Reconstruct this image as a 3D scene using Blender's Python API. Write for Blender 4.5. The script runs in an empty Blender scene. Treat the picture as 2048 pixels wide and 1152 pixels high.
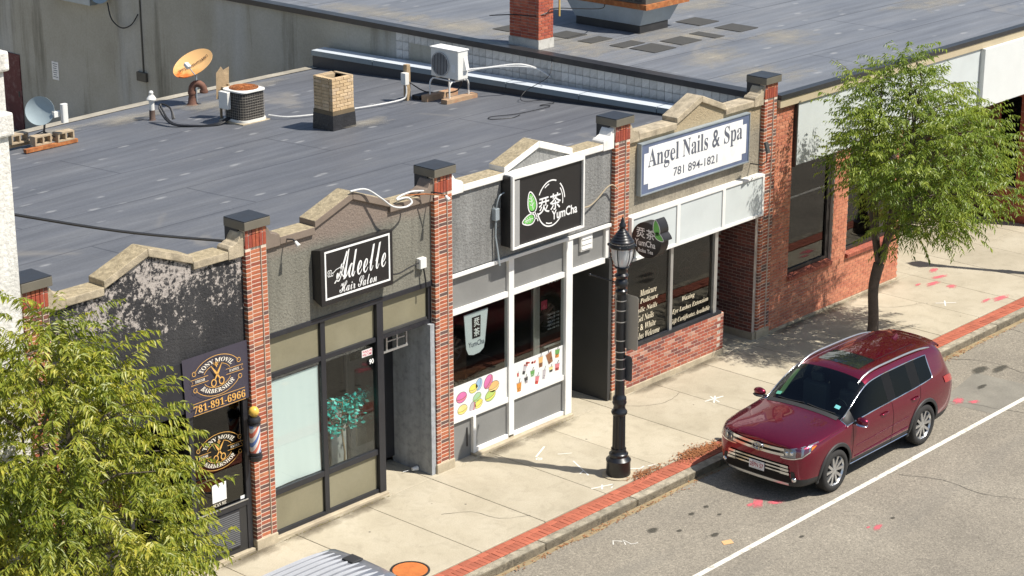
import bpy, bmesh, math, random
from mathutils import Vector, Matrix, noise as mnoise
from mathutils.geometry import tessellate_polygon
rnd = random.Random(7)
scene = bpy.context.scene
COL = scene.collection
R = math.radians

# ------------------------------------------------------------------ camera
cam_d = bpy.data.cameras.new('camera'); cam = bpy.data.objects.new('camera', cam_d); COL.objects.link(cam)
cam_d.sensor_width = 36.0; cam_d.lens = 73.0; cam_d.clip_start = 0.5; cam_d.clip_end = 3000
YAW, PITCH = R(42.199), R(18.294)
fw = Vector((math.cos(PITCH)*math.cos(YAW), math.cos(PITCH)*math.sin(YAW), -math.sin(PITCH)))
rt = Vector((math.sin(YAW), -math.cos(YAW), 0)); up = rt.cross(fw)
cam.matrix_world = Matrix(((rt.x, up.x, -fw.x, -19.341), (rt.y, up.y, -fw.y, -22.935), (rt.z, up.z, -fw.z, 14.18), (0, 0, 0, 1)))
scene.camera = cam

# ------------------------------------------------------------------ sky and sun
SUN_EL, SUN_AZ = R(56.4), R(-64.6)          # direction towards the sun, azimuth from +X
world = bpy.data.worlds.new('World'); scene.world = world; world.use_nodes = True
wn = world.node_tree; wn.nodes.clear()
sky = wn.nodes.new('ShaderNodeTexSky'); sky.sky_type = 'NISHITA'; sky.sun_disc = False
sky.sun_elevation = SUN_EL; sky.sun_rotation = math.pi/2 - SUN_AZ
bg = wn.nodes.new('ShaderNodeBackground'); bg.inputs['Strength'].default_value = 0.09
wo = wn.nodes.new('ShaderNodeOutputWorld')
wn.links.new(sky.outputs[0], bg.inputs[0]); wn.links.new(bg.outputs[0], wo.inputs[0])
sd = bpy.data.lights.new('sun', 'SUN'); sd.energy = 5.0; sd.angle = R(0.53); sd.color = (1.0, 0.945, 0.86)
sun = bpy.data.objects.new('sun', sd); COL.objects.link(sun)
sdir = Vector((math.cos(SUN_EL)*math.cos(SUN_AZ), math.cos(SUN_EL)*math.sin(SUN_AZ), math.sin(SUN_EL)))
sun.rotation_euler = sdir.to_track_quat('Z', 'Y').to_euler(); sun.location = sdir*60
scene.view_settings.view_transform = 'Standard'; scene.view_settings.look = 'None'
scene.view_settings.gamma = 1.0; scene.view_settings.exposure = 0.40
scene.render.engine = 'CYCLES'

# ------------------------------------------------------------------ helpers
def link(o):
    COL.objects.link(o); return o
def wloc(o):
    v = Vector((0, 0, 0))
    while o is not None:
        v = v + o.location; o = o.parent
    return v
def tag(o, label=None, cat=None, group=None, kind=None):
    if label: o['label'] = label
    if cat: o['category'] = cat
    if group: o['group'] = group
    if kind: o['kind'] = kind
    return o
def empty(name, loc, label=None, cat=None, group=None):
    o = bpy.data.objects.new(name, None); o.location = loc; o.empty_display_size = 0.2; link(o)
    return tag(o, label, cat, group)
def copy_tree(o, parent=None):
    c = o.copy(); link(c); c.parent = parent
    for ch in list(o.children): copy_tree(ch, c)
    return c
class MB:
    def __init__(s): s.v = []; s.f = []; s.m = []
    def add(s, vs, fs, mi=0):
        b = len(s.v); s.v += [Vector(p) for p in vs]
        for f in fs: s.f.append([b+i for i in f]); s.m.append(mi)
        return s
    def box(s, x0, x1, y0, y1, z0, z1, mi=0):
        return s.add([(x0,y0,z0),(x1,y0,z0),(x1,y1,z0),(x0,y1,z0),(x0,y0,z1),(x1,y0,z1),(x1,y1,z1),(x0,y1,z1)],
              [(0,3,2,1),(4,5,6,7),(0,1,5,4),(1,2,6,5),(2,3,7,6),(3,0,4,7)], mi)
    def quad(s, a, b, c, d, mi=0): return s.add([a,b,c,d], [(0,1,2,3)], mi)
    def poly(s, pts, mi=0): return s.add(pts, [tuple(range(len(pts)))], mi)
    def prism_y(s, prof, y0, y1, mi=0):
        """prof: list of (x,z) counter-clockwise seen from -Y; extruded y0..y1"""
        n = len(prof)
        vs = [(x, y0, z) for x, z in prof] + [(x, y1, z) for x, z in prof]
        fs = [tuple(range(n)), tuple(range(2*n-1, n-1, -1))]
        for i in range(n):
            j = (i+1) % n; fs.append((j, i, n+i, n+j))
        return s.add(vs, fs, mi)
    def prism_z(s, prof, z0, z1, mi=0):
        n = len(prof)
        vs = [(x, y, z0) for x, y in prof] + [(x, y, z1) for x, y in prof]
        fs = [tuple(range(n-1, -1, -1)), tuple(range(n, 2*n))]
        for i in range(n):
            j = (i+1) % n; fs.append((i, j, n+j, n+i))
        return s.add(vs, fs, mi)
    def prism_x(s, prof, x0, x1, mi=0):
        n = len(prof)
        vs = [(x0, y, z) for y, z in prof] + [(x1, y, z) for y, z in prof]
        fs = [tuple(range(n-1, -1, -1)), tuple(range(n, 2*n))]
        for i in range(n):
            j = (i+1) % n; fs.append((i, j, n+j, n+i))
        return s.add(vs, fs, mi)
    def cyl(s, p0, p1, r0, r1=None, n=12, mi=0, caps=True):
        return s.tube([p0, p1], [r0, r0 if r1 is None else r1], n, mi, caps)
    def tube(s, pts, r, n=8, mi=0, caps=True):
        pts = [Vector(p) for p in pts]; k = len(pts)
        rr = r if isinstance(r, (list, tuple)) else [r]*k
        vs = []; ref = None
        for i in range(k):
            d = (pts[min(i+1, k-1)] - pts[max(i-1, 0)])
            d = d.normalized() if d.length > 1e-9 else Vector((0,0,1))
            if ref is None:
                ref = Vector((0,0,1)) if abs(d.z) < .9 else Vector((1,0,0))
            a = d.cross(ref)
            if a.length < 1e-6: a = d.cross(Vector((0.3,1,0.2)))
            a.normalize(); b = d.cross(a).normalized(); ref = -b
            for q in range(n):
                t = 2*math.pi*q/n
                vs.append(pts[i] + rr[i]*(math.cos(t)*a + math.sin(t)*b))
        fs = []
        for i in range(k-1):
            for q in range(n):
                w = (q+1) % n
                fs.append((i*n+q, i*n+w, (i+1)*n+w, (i+1)*n+q))
        if caps: fs.append(tuple(range(n-1, -1, -1))); fs.append(tuple(range((k-1)*n, k*n)))
        return s.add(vs, fs, mi)
    def lathe(s, c, prof, n=24, mi=0, M=None):
        vs = []; fs = []; k = len(prof)
        for r, z in prof:
            for q in range(n):
                t = 2*math.pi*q/n; p = Vector((r*math.cos(t), r*math.sin(t), z))
                if M: p = M @ p
                vs.append(p + Vector(c))
        for i in range(k-1):
            for q in range(n):
                w = (q+1) % n; fs.append((i*n+q, i*n+w, (i+1)*n+w, (i+1)*n+q))
        return s.add(vs, fs, mi)
    def ball(s, c, r, n=14, mi=0, sc=(1,1,1)):
        k = n//2; vs = []; fs = []
        for i in range(k+1):
            ph = math.pi*i/k
            for q in range(n):
                t = 2*math.pi*q/n
                vs.append((c[0]+sc[0]*r*math.sin(ph)*math.cos(t), c[1]+sc[1]*r*math.sin(ph)*math.sin(t), c[2]-sc[2]*r*math.cos(ph)))
        for i in range(k):
            for q in range(n):
                w = (q+1) % n; fs.append((i*n+q, i*n+w, (i+1)*n+w, (i+1)*n+q))
        return s.add(vs, fs, mi)
    def xf(s, M):
        s.v = [M @ p for p in s.v]; return s
    def merge(s, o, mi=None):
        b = len(s.v); s.v += o.v
        for f, m in zip(o.f, o.m): s.f.append([b+i for i in f]); s.m.append(m if mi is None else mi)
        return s
    def build(s, name, mats, parent=None, smooth=None, bevel=None, loc=None, weld=False):
        off = wloc(parent) if parent else Vector((0,0,0))
        l = Vector(loc) if loc is not None else (Vector((0,0,0)) if parent else Vector((0,0,0)))
        me = bpy.data.meshes.new(name)
        me.from_pydata([tuple(p - off - l) for p in s.v], [], s.f)
        if not isinstance(mats, (list, tuple)): mats = [mats]
        for m in mats: me.materials.append(m)
        if len(mats) > 1: me.polygons.foreach_set('material_index', s.m)
        if weld:
            bm = bmesh.new(); bm.from_mesh(me); bmesh.ops.remove_doubles(bm, verts=bm.verts, dist=1e-5); bm.to_mesh(me); bm.free()
        me.update()
        if smooth is not None:
            me.polygons.foreach_set('use_smooth', [True]*len(me.polygons)); me.set_sharp_from_angle(angle=R(smooth))
        o = bpy.data.objects.new(name, me); link(o); o.location = l
        if parent: o.parent = parent
        if bevel:
            b = o.modifiers.new('bevel', 'BEVEL'); b.width = bevel; b.segments = 2; b.limit_method = 'ANGLE'; b.angle_limit = R(40)
        return o
def piece_mesh(name, sx, sy, sz, mat, bev=0.004, rough=0.0, seed=0):
    """a bevelled block centred on its origin, for bricks, slabs, kerb stones"""
    bm = bmesh.new(); bmesh.ops.create_cube(bm, size=1)
    bmesh.ops.scale(bm, vec=(sx, sy, sz), verts=bm.verts)
    if bev: bmesh.ops.bevel(bm, geom=list(bm.edges), offset=bev, segments=1, affect='EDGES', profile=.5)
    if rough:
        r = random.Random(seed)
        for v in bm.verts: v.co += Vector((r.uniform(-1,1), r.uniform(-1,1), r.uniform(-1,1)))*rough
    me = bpy.data.meshes.new(name); bm.to_mesh(me); bm.free(); me.materials.append(mat); return me
def piece(name, me, parent, c, rot=0.0):
    o = bpy.data.objects.new(name, me); COL.objects.link(o); o.parent = parent
    o.location = Vector(c) - wloc(parent)
    if rot: o.rotation_euler = (0, 0, rot)
    return o
_tc = {}
def text_batch(keys):
    """outlines of many short texts in one evaluation: key = (body, shear, bold, space)"""
    obs = []
    for body, shear, bold, space in keys:
        cu = bpy.data.curves.new('text', 'FONT'); cu.body = body; cu.size = 1; cu.shear = shear; cu.offset = bold
        cu.space_character = space; cu.resolution_u = 3; cu.fill_mode = 'FRONT'; cu.dimensions = '2D'
        o = bpy.data.objects.new('text', cu); COL.objects.link(o); obs.append(o)
    dg = bpy.context.evaluated_depsgraph_get()
    for key, o in zip(keys, obs):
        ev = o.evaluated_get(dg); me = ev.to_mesh()
        _tc[key] = ([(v.co.x, v.co.y) for v in me.vertices], [tuple(p.vertices) for p in me.polygons])
        ev.to_mesh_clear()
    for o in obs:
        cu = o.data; bpy.data.objects.remove(o); bpy.data.curves.remove(cu)
def text_geo(body, shear=0.0, bold=0.0, space=1.0):
    if isinstance(body, tuple): return glyph_text(*body)
    key = (body, shear, bold, space)
    if key not in _tc: text_batch([key]); print('TEXTKEY', ascii(key))
    return _tc[key]
def fit_text(mb, body, u0, u1, v0, v1, mp, mi=0, **k):
    """text stretched to the rectangle u0..u1 x v0..v1; mp maps (u,v) to a point"""
    vs, fs = text_geo(body, **k)
    if not vs: return
    xa = min(p[0] for p in vs); xb = max(p[0] for p in vs); ya = min(p[1] for p in vs); yb = max(p[1] for p in vs)
    mb.add([mp(u0+(u1-u0)*(x-xa)/(xb-xa), v0+(v1-v0)*(y-ya)/(yb-ya)) for x, y in vs], fs, mi)
def face_y(y):                      # a print surface that faces -Y at depth y
    return lambda u, v: (u, y, v)
def stroke(mb, pts, w, mp, mi=0, closed=False):
    """a flat ribbon of width w (number or list) along 2-D points"""
    P = [Vector((p[0], p[1])) for p in pts]; n = len(P)
    ws = w if isinstance(w, (list, tuple)) else [w]*n
    L = []; Rr = []
    for i in range(n):
        a = P[(i-1) % n] if (closed or i > 0) else P[i]; b = P[(i+1) % n] if (closed or i < n-1) else P[i]
        d = (b-a); d = d.normalized() if d.length > 1e-9 else Vector((1,0)); nn = Vector((-d.y, d.x))
        L.append(P[i]+nn*ws[i]/2); Rr.append(P[i]-nn*ws[i]/2)
    for i in range(n if closed else n-1):
        j = (i+1) % n
        mb.add([mp(*Rr[i]), mp(*Rr[j]), mp(*L[j]), mp(*L[i])], [(0,1,2,3)], mi)
def arc(cx, cy, rx, ry, a0, a1, n=16):
    return [(cx+rx*math.cos(R(a0+(a1-a0)*i/n)), cy+ry*math.sin(R(a0+(a1-a0)*i/n))) for i in range(n+1)]
def disc(mb, cx, cy, rx, ry, mp, mi=0, n=20, rot=0.0):
    c, s_ = math.cos(rot), math.sin(rot)
    pts = []
    for i in range(n):
        t = 2*math.pi*i/n; x, y = rx*math.cos(t), ry*math.sin(t)
        pts.append(mp(cx+c*x-s_*y, cy+s_*x+c*y))
    mb.poly(pts, mi)
def bez(pts, n=8):
    """Catmull-Rom through the points"""
    out = []; P = [Vector(p) for p in pts]
    for i in range(len(P)-1):
        p0 = P[max(i-1,0)]; p1 = P[i]; p2 = P[i+1]; p3 = P[min(i+2,len(P)-1)]
        for k in range(n):
            t = k/n
            out.append(0.5*((2*p1)+(p2-p0)*t+(2*p0-5*p1+4*p2-p3)*t*t+(3*p1-p0-3*p2+p3)*t**3))
    out.append(P[-1]); return out

# ------------------------------------------------------------------ materials
def new_mat(name):
    m = bpy.data.materials.new(name); m.use_nodes = True; nt = m.node_tree
    return m, nt, nt.nodes['Principled BSDF']
def N(nt, t, **kw):
    n = nt.nodes.new(t)
    for k, v in kw.items():
        if k in n.inputs: n.inputs[k].default_value = v
        else: setattr(n, k, v)
    return n
def ramp(nt, fac, stops, interp='LINEAR'):
    r = nt.nodes.new('ShaderNodeValToRGB'); r.color_ramp.interpolation = interp
    els = r.color_ramp.elements
    while len(els) < len(stops): els.new(0.5)
    for e, (p, c) in zip(els, stops):
        e.position = p; e.color = (c[0], c[1], c[2], 1) if hasattr(c, '__len__') else (c, c, c, 1)
    nt.links.new(fac, r.inputs[0]); return r.outputs[0]
def mixc(nt, fac, a, b, mode='MIX'):
    n = nt.nodes.new('ShaderNodeMix'); n.data_type = 'RGBA'; n.blend_type = mode
    for s, v in ((n.inputs[0], fac), (n.inputs[6], a), (n.inputs[7], b)):
        if hasattr(v, 'is_linked') or hasattr(v, 'links'): nt.links.new(v, s)
        elif hasattr(v, '__len__'): s.default_value = (v[0], v[1], v[2], 1)
        else: s.default_value = v
    return n.outputs[2]
def tex_noise(nt, vec, scale, detail=4, rough=.55, dist=0.0):
    n = N(nt, 'ShaderNodeTexNoise', Scale=scale, Detail=detail, Roughness=rough, Distortion=dist)
    if vec is not None: nt.links.new(vec, n.inputs['Vector'])
    return n.outputs['Fac']
def coords(nt, scale=(1,1,1), rot=(0,0,0), kind='Object', loc=(0,0,0)):
    tc = nt.nodes.new('ShaderNodeTexCoord'); mp = nt.nodes.new('ShaderNodeMapping')
    mp.inputs['Scale'].default_value = scale; mp.inputs['Rotation'].default_value = rot; mp.inputs['Location'].default_value = loc
    nt.links.new(tc.outputs[kind], mp.inputs['Vector']); return mp.outputs[0]
def mul(c, k): return tuple(min(1, x*k) for x in c)
def add_bump(nt, b, h, strength, dist=0.01):
    bp = N(nt, 'ShaderNodeBump', Strength=strength, Distance=dist); nt.links.new(h, bp.inputs['Height'])
    nt.links.new(bp.outputs[0], b.inputs['Normal'])
def MAT(name, col, rough=.75, var=.18, scale=3.0, fine=40.0, bump=.15, bdist=.004, metal=0.0, spec=.5, objvar=0.0, stain=None, stain_amt=.5, stain_scale=1.2, coat=0.0):
    m, nt, b = new_mat(name); v = coords(nt)
    n1 = tex_noise(nt, v, scale, 5); n2 = tex_noise(nt, v, fine, 3)
    c = ramp(nt, n1, [(.25, mul(col, 1-var)), (.75, mul(col, 1+var))])
    f = ramp(nt, n2, [(.3, 1-var*.6), (.7, 1.0+var*.3)])
    c = mixc(nt, 1.0, c, f, 'MULTIPLY')
    if stain:
        s = tex_noise(nt, v, stain_scale, 6, .65, .4)
        c = mixc(nt, ramp(nt, s, [(.5, 0), (.72, stain_amt)]), c, stain)
    if objvar:
        oi = nt.nodes.new('ShaderNodeObjectInfo')
        c = mixc(nt, 1.0, c, ramp(nt, oi.outputs['Random'], [(0, 1-objvar), (1, 1+objvar)]), 'MULTIPLY')
    nt.links.new(c, b.inputs['Base Color'])
    b.inputs['Metallic'].default_value = metal; b.inputs['Specular IOR Level'].default_value = spec
    rr = ramp(nt, n1, [(.2, max(0, rough-.08)), (.8, min(1, rough+.08))]); nt.links.new(rr, b.inputs['Roughness'])
    if coat: b.inputs['Coat Weight'].default_value = coat; b.inputs['Coat Roughness'].default_value = .04
    if bump: add_bump(nt, b, n2, bump, bdist)
    return m
def BRICK(name, cols, rough=.85, soot=None):
    """each brick takes one fired colour of its own, with grain"""
    m, nt, b = new_mat(name); v = coords(nt)
    oi = nt.nodes.new('ShaderNodeObjectInfo')
    k = len(cols); c = ramp(nt, oi.outputs['Random'], [(i/k, cc) for i, cc in enumerate(cols)], 'CONSTANT')
    va = nt.nodes.new('ShaderNodeVectorMath'); va.operation = 'ADD'; nt.links.new(v, va.inputs[0]); nt.links.new(oi.outputs['Location'], va.inputs[1])
    n1 = tex_noise(nt, va.outputs[0], 14, 4); n2 = tex_noise(nt, va.outputs[0], 90, 3)
    c = mixc(nt, 1.0, c, ramp(nt, n1, [(.25, .72), (.75, 1.2)]), 'MULTIPLY')
    if soot: c = mixc(nt, ramp(nt, tex_noise(nt, va.outputs[0], 3.0, 5), [(.55, 0), (.75, .5)]), c, soot)
    nt.links.new(c, b.inputs['Base Color']); b.inputs['Roughness'].default_value = rough
    add_bump(nt, b, n2, .35, .003); return m
def EMIT(name, col, s):
    m, nt, b = new_mat(name); b.inputs['Base Color'].default_value = (*mul(col,.5), 1)
    b.inputs['Emission Color'].default_value = (*col, 1); b.inputs['Emission Strength'].default_value = s; return m
def GLASS(name, tint=(.85,.88,.86), ior=1.5, rough=0.0, boost=1.5):
    m, nt, b = new_mat(name); nt.nodes.remove(b)
    lw = N(nt, 'ShaderNodeLayerWeight', Blend=.5)
    pw = nt.nodes.new('ShaderNodeMath'); pw.operation = 'POWER'; pw.inputs[1].default_value = 4.0; nt.links.new(lw.outputs['Facing'], pw.inputs[0])
    mt = nt.nodes.new('ShaderNodeMath'); mt.operation = 'MULTIPLY_ADD'; mt.use_clamp = True
    mt.inputs[1].default_value = .9; mt.inputs[2].default_value = .045*boost; nt.links.new(pw.outputs[0], mt.inputs[0])
    tr = nt.nodes.new('ShaderNodeBsdfTransparent'); tr.inputs[0].default_value = (*tint, 1)
    gl = nt.nodes.new('ShaderNodeBsdfGlossy'); gl.inputs['Roughness'].default_value = rough
    v = coords(nt); bp = N(nt, 'ShaderNodeBump', Strength=.02, Distance=.02); nt.links.new(tex_noise(nt, v, 1.3, 1), bp.inputs['Height']); nt.links.new(bp.outputs[0], gl.inputs['Normal'])
    mx = nt.nodes.new('ShaderNodeMixShader'); nt.links.new(mt.outputs[0], mx.inputs[0]); nt.links.new(tr.outputs[0], mx.inputs[1]); nt.links.new(gl.outputs[0], mx.inputs[2])
    nt.links.new(mx.outputs[0], nt.nodes['Material Output'].inputs[0]); return m
def FLAT(name, col, rough=.5, metal=0.0, spec=.5, coat=0.0):
    m, nt, b = new_mat(name); b.inputs['Base Color'].default_value = (*col, 1); b.inputs['Roughness'].default_value = rough
    b.inputs['Metallic'].default_value = metal; b.inputs['Specular IOR Level'].default_value = spec
    if coat: b.inputs['Coat Weight'].default_value = coat
    v = coords(nt); n = tex_noise(nt, v, 6, 4)
    nt.links.new(ramp(nt, n, [(.3, mul(col,.9)), (.7, mul(col,1.08))]), b.inputs['Base Color'])
    return m
GLYPHS = {
'sA':(325,[[-7,0,-7,14,7,16,18,23,27,35,37,56,154,347,167,347,286,65,297,41,306,26,316,16,330,14,330,0,171,0,171,14,201,19,211,34,209,44,203,61,188,99,77,99,59,53,57,49,56,44,56,39,56,36,65,19,92,14,95,14,95,0],[85,120,180,120,132,238]]),
'sn':(284,[[14,0,14,12,26,14,34,19,38,28,39,42,39,189,38,202,34,211,27,217,14,219,14,231,110,231,110,199,142,228,181,237,230,217,246,158,246,42,247,28,251,19,258,14,271,12,271,0,151,0,151,12,154,12,170,19,175,42,175,162,174,179,171,192,163,200,151,202,129,195,110,175,110,42,111,28,115,19,122,14,134,12,134,0]]),
'sg':(244,[[109,-105,66,-101,36,-91,17,-75,11,-56,21,-34,51,-19,26,-1,18,23,21,40,32,55,50,69,76,82,31,112,16,158,20,180,30,199,45,215,65,227,90,235,117,237,146,234,174,227,236,227,236,200,200,200,213,177,217,152,214,131,206,113,192,97,174,86,153,79,128,77,122,77,117,77,111,77,106,78,94,76,84,70,77,62,75,53,83,41,105,37,131,37,166,35,193,30,212,22,225,10,233,-7,235,-28,227,-60,203,-84,163,-99],[117,93,132,97,142,109,147,129,149,157,147,186,142,206,132,217,117,221,102,217,92,206,87,186,85,157,87,129,92,109,102,97],[120,-87,177,-77,196,-49,193,-38,186,-31,172,-27,153,-26,72,-26,59,-38,55,-54,59,-66,71,-77,90,-84]]),
'se':(224,[[115,-8,87,-4,63,8,43,26,28,51,18,82,15,117,18,150,28,179,44,203,65,222,89,233,117,237,156,230,185,209,204,174,211,129,211,124,87,124,103,54,149,32,176,40,201,64,212,54,169,8],[87,143,150,143,150,160,148,187,144,206,135,217,120,221,95,204,87,152]]),
'sl':(149,[[14,0,14,12,26,14,34,19,38,28,39,42,39,296,38,310,35,320,28,325,15,327,15,339,111,339,111,42,112,28,115,20,122,14,134,12,134,0]]),
'sN':(367,[[300,-8,80,261,80,59,82,36,88,23,102,16,124,13,124,0,14,0,14,13,29,14,40,17,48,23,53,31,56,43,57,59,57,289,36,313,27,323,21,325,14,327,14,339,117,339,291,126,291,281,290,297,288,308,282,316,275,321,263,324,247,327,247,339,357,339,357,327,335,323,323,316,316,303,314,281,314,-8]]),
'sa':(256,[[190,-8,161,1,149,26,113,2,71,-7,48,-3,30,9,19,26,15,47,23,77,47,101,89,122,148,142,148,180,146,198,139,210,127,218,110,220,86,216,78,204,79,199,85,191,90,181,92,172,89,160,82,150,71,144,58,142,44,144,33,151,27,162,25,176,28,193,37,207,51,220,71,229,94,235,121,237,166,232,196,218,213,193,218,157,218,47,218,36,220,30,222,27,227,26,232,27,239,31,245,21,219,-1],[113,25,120,26,130,31,139,37,148,47,148,126,103,103,88,62,94,34]]),
'si':(148,[[75,270,60,272,48,280,40,292,38,307,40,322,48,334,60,342,75,345,90,342,102,334,110,322,113,307,110,292,102,280,89,272],[14,0,14,12,26,14,34,19,38,28,39,42,39,188,38,203,35,212,28,217,15,219,16,231,111,231,111,42,112,28,115,20,122,14,134,12,134,0]]),
'ss':(214,[[113,-8,90,-5,65,5,60,6,55,7,44,3,38,-7,27,-7,27,79,40,79,49,50,65,29,84,16,105,11,121,13,133,20,141,30,143,44,136,63,116,78,80,97,57,110,41,126,31,144,28,164,33,193,48,217,73,232,105,238,114,237,124,235,135,233,148,229,151,228,154,228,156,227,159,227,166,230,172,238,182,238,182,165,170,165,160,189,146,206,130,217,111,221,97,219,87,213,80,204,78,193,80,182,86,173,95,165,109,158,143,141,165,128,180,113,189,94,192,71,186,38,170,14,145,-2]]),
'sS':(291,[[32,-8,32,118,47,118,62,70,83,37,111,18,147,11,172,15,191,27,203,45,208,67,198,96,168,119,121,142,83,164,57,188,42,215,37,247,40,275,50,300,65,320,86,335,110,344,138,347,153,346,171,344,190,339,210,334,214,333,217,332,220,331,223,331,233,335,239,347,252,347,252,238,240,238,231,264,219,287,203,305,185,319,165,328,145,331,122,328,104,318,93,302,89,283,92,265,102,251,118,238,141,226,189,203,216,189,236,174,251,157,261,140,266,121,268,99,264,69,252,43,234,22,209,6,179,-4,143,-8,131,-7,118,-6,106,-3,94,1,82,4,73,7,67,9,63,9,56,8,52,5,48,0,46,-8]]),
'sp':(277,[[13,-104,13,-92,23,-91,30,-87,35,-82,38,-75,39,-64,39,-48,39,181,38,200,35,211,27,216,15,220,15,231,107,231,107,196,134,227,172,238,196,234,218,222,236,204,249,180,258,151,261,119,258,84,249,54,235,28,217,9,194,-3,169,-8,136,0,110,24,110,-43,111,-61,113,-73,117,-82,124,-88,134,-90,147,-92,147,-104],[146,21,165,27,178,44,186,74,188,115,186,155,180,185,168,201,148,207,127,199,110,175,110,51,125,29]]),
'sT':(315,[[69,0,69,13,91,16,106,23,113,37,116,60,116,323,111,323,76,317,49,300,30,273,22,237,8,237,8,339,306,339,306,236,293,236,266,301,200,323,196,323,196,60,198,37,206,23,220,15,244,13,244,0]]),
'sO':(391,[[194,-8,158,-5,126,6,96,22,70,43,49,69,34,100,24,133,21,170,24,206,34,239,49,270,71,296,97,317,127,334,161,344,198,347,233,344,266,334,296,318,321,297,342,271,358,241,368,207,371,170,368,133,358,100,342,69,321,43,294,22,264,6,231,-5],[197,9,261,49,282,170,277,239,259,289,231,320,194,330,129,290,108,170,114,100,132,50,160,19]]),
'sY':(317,[[76,0,76,13,97,16,111,24,117,37,120,60,120,133,35,288,22,308,11,320,6,322,1,324,-5,325,-10,326,-10,339,154,339,154,326,146,326,133,325,124,322,118,317,116,310,118,302,122,292,185,168,248,273,257,290,260,304,250,320,222,326,220,326,220,339,327,339,327,326,315,323,305,316,295,306,285,292,200,152,200,60,202,37,209,24,222,16,244,13,244,0]]),
'sM':(472,[[11,0,11,13,32,16,46,24,53,37,56,59,56,285,55,299,53,310,47,317,39,322,27,325,11,327,11,339,138,339,236,106,335,339,460,339,460,327,439,323,426,315,419,302,417,282,417,64,418,45,421,32,425,23,433,17,444,14,459,13,459,0,295,0,295,13,310,15,322,19,330,24,335,33,338,45,339,62,339,297,215,0,201,0,79,290,79,60,81,36,89,22,104,15,126,13,126,0]]),
'sV':(319,[[158,-10,33,284,25,300,17,313,6,322,-11,327,-11,339,157,339,157,327,137,325,124,322,116,315,114,305,115,295,120,282,193,107,259,281,263,294,264,305,262,315,254,322,241,325,223,327,223,339,329,339,329,327,315,324,304,318,294,306,285,285,171,-10]]),
'sI':(194,[[10,0,10,13,31,17,46,24,53,36,56,56,56,288,54,307,47,318,33,324,10,327,10,339,182,339,182,327,160,324,146,318,138,307,136,288,136,58,137,44,140,33,145,25,153,20,166,16,183,13,183,0]]),
'sL':(318,[[12,0,12,13,33,16,47,24,53,37,56,60,56,282,53,303,46,316,33,323,12,327,12,339,186,339,186,327,168,326,155,323,146,318,140,310,137,298,136,282,136,62,136,46,138,35,142,28,149,23,159,21,174,21,207,23,234,30,257,41,275,59,291,84,305,115,318,115,299,0]]),
'sB':(330,[[12,0,12,13,33,16,47,24,53,38,56,61,56,275,55,293,52,307,46,316,38,322,27,325,12,327,12,339,164,339,262,320,295,261,275,211,214,184,287,153,312,98,303,57,276,26,234,6,177,0],[136,188,140,188,174,191,196,203,208,224,212,257,209,287,201,307,185,319,161,323,147,321,140,316,137,307,136,291],[165,18,193,23,211,37,221,61,224,96,220,131,206,155,183,168,147,172,136,172,136,49,137,34,142,25,151,20]]),
'sR':(352,[[12,0,12,13,33,16,47,24,53,37,56,60,56,282,53,302,46,316,33,323,12,327,12,339,162,339,227,334,274,317,301,289,311,249,292,197,235,167,322,38,330,27,337,19,345,15,356,13,358,13,358,0,252,0,150,158,136,158,136,60,138,37,145,24,158,16,180,13,180,0],[136,174,152,174,185,179,208,192,222,216,226,250,211,303,167,321,151,319,141,315,137,304,136,287]]),
'sE':(329,[[11,0,11,13,33,15,47,22,54,36,56,58,56,275,54,301,46,317,33,324,12,327,12,339,297,339,297,238,286,238,274,277,253,303,220,316,173,321,159,320,149,319,142,316,139,310,137,302,136,289,136,183,144,183,173,187,193,200,206,223,215,257,227,257,227,88,214,88,210,115,203,135,193,149,179,159,161,164,138,166,136,166,136,50,138,35,143,26,154,22,172,21,205,23,233,29,257,40,276,56,292,78,306,107,320,107,300,0]]),
'sH':(390,[[12,0,12,13,33,16,47,24,53,37,56,60,56,282,53,302,46,316,33,323,12,327,12,339,180,339,180,327,164,325,152,322,144,317,139,309,136,298,136,282,136,187,255,187,255,282,254,298,251,309,246,317,239,322,227,325,210,327,210,339,378,339,378,327,356,323,343,316,337,303,335,282,335,60,337,39,343,25,356,16,378,13,378,0,210,0,210,13,231,16,245,23,252,36,255,60,255,165,136,165,136,60,138,37,145,24,158,16,180,13,180,0]]),
'sP':(311,[[12,0,12,13,33,16,47,24,53,37,56,60,56,282,53,302,46,316,33,323,12,327,12,339,159,339,214,336,250,328,273,314,290,296,301,273,305,247,297,209,273,179,234,159,180,153,136,153,136,60,138,37,145,24,158,16,180,13,180,0],[136,171,150,171,182,175,202,188,214,211,218,245,214,279,205,303,187,316,161,321,148,320,141,316,137,308,136,297]]),
'sF':(301,[[12,0,12,13,33,17,47,25,53,39,56,62,56,279,53,302,46,315,32,322,11,327,11,339,293,339,293,238,281,238,274,266,265,287,250,303,231,313,205,319,171,321,158,321,149,320,142,318,138,314,136,307,136,297,136,184,142,184,170,188,191,201,204,224,212,258,225,258,225,88,212,88,204,125,191,149,170,162,141,167,136,167,136,60,137,44,140,32,146,23,156,18,171,14,191,13,191,0]]),
'sD':(369,[[15,0,15,13,35,16,47,22,53,34,55,56,55,279,53,303,45,317,32,324,11,327,11,339,165,339,244,328,302,295,337,242,349,170,304,42,170,0],[166,18,208,27,238,56,255,103,261,171,237,285,166,323,150,321,141,315,137,304,136,287,136,54,137,36,141,25,150,20]]),
'sC':(348,[[191,-8,144,-2,102,15,68,42,42,78,25,121,20,170,25,219,42,261,68,297,103,324,145,341,193,347,230,342,274,328,281,325,289,324,304,330,312,347,325,347,325,230,312,230,292,271,265,303,233,323,198,330,130,290,107,169,132,55,207,18,237,21,267,33,294,53,319,79,333,66,272,10]]),
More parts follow.
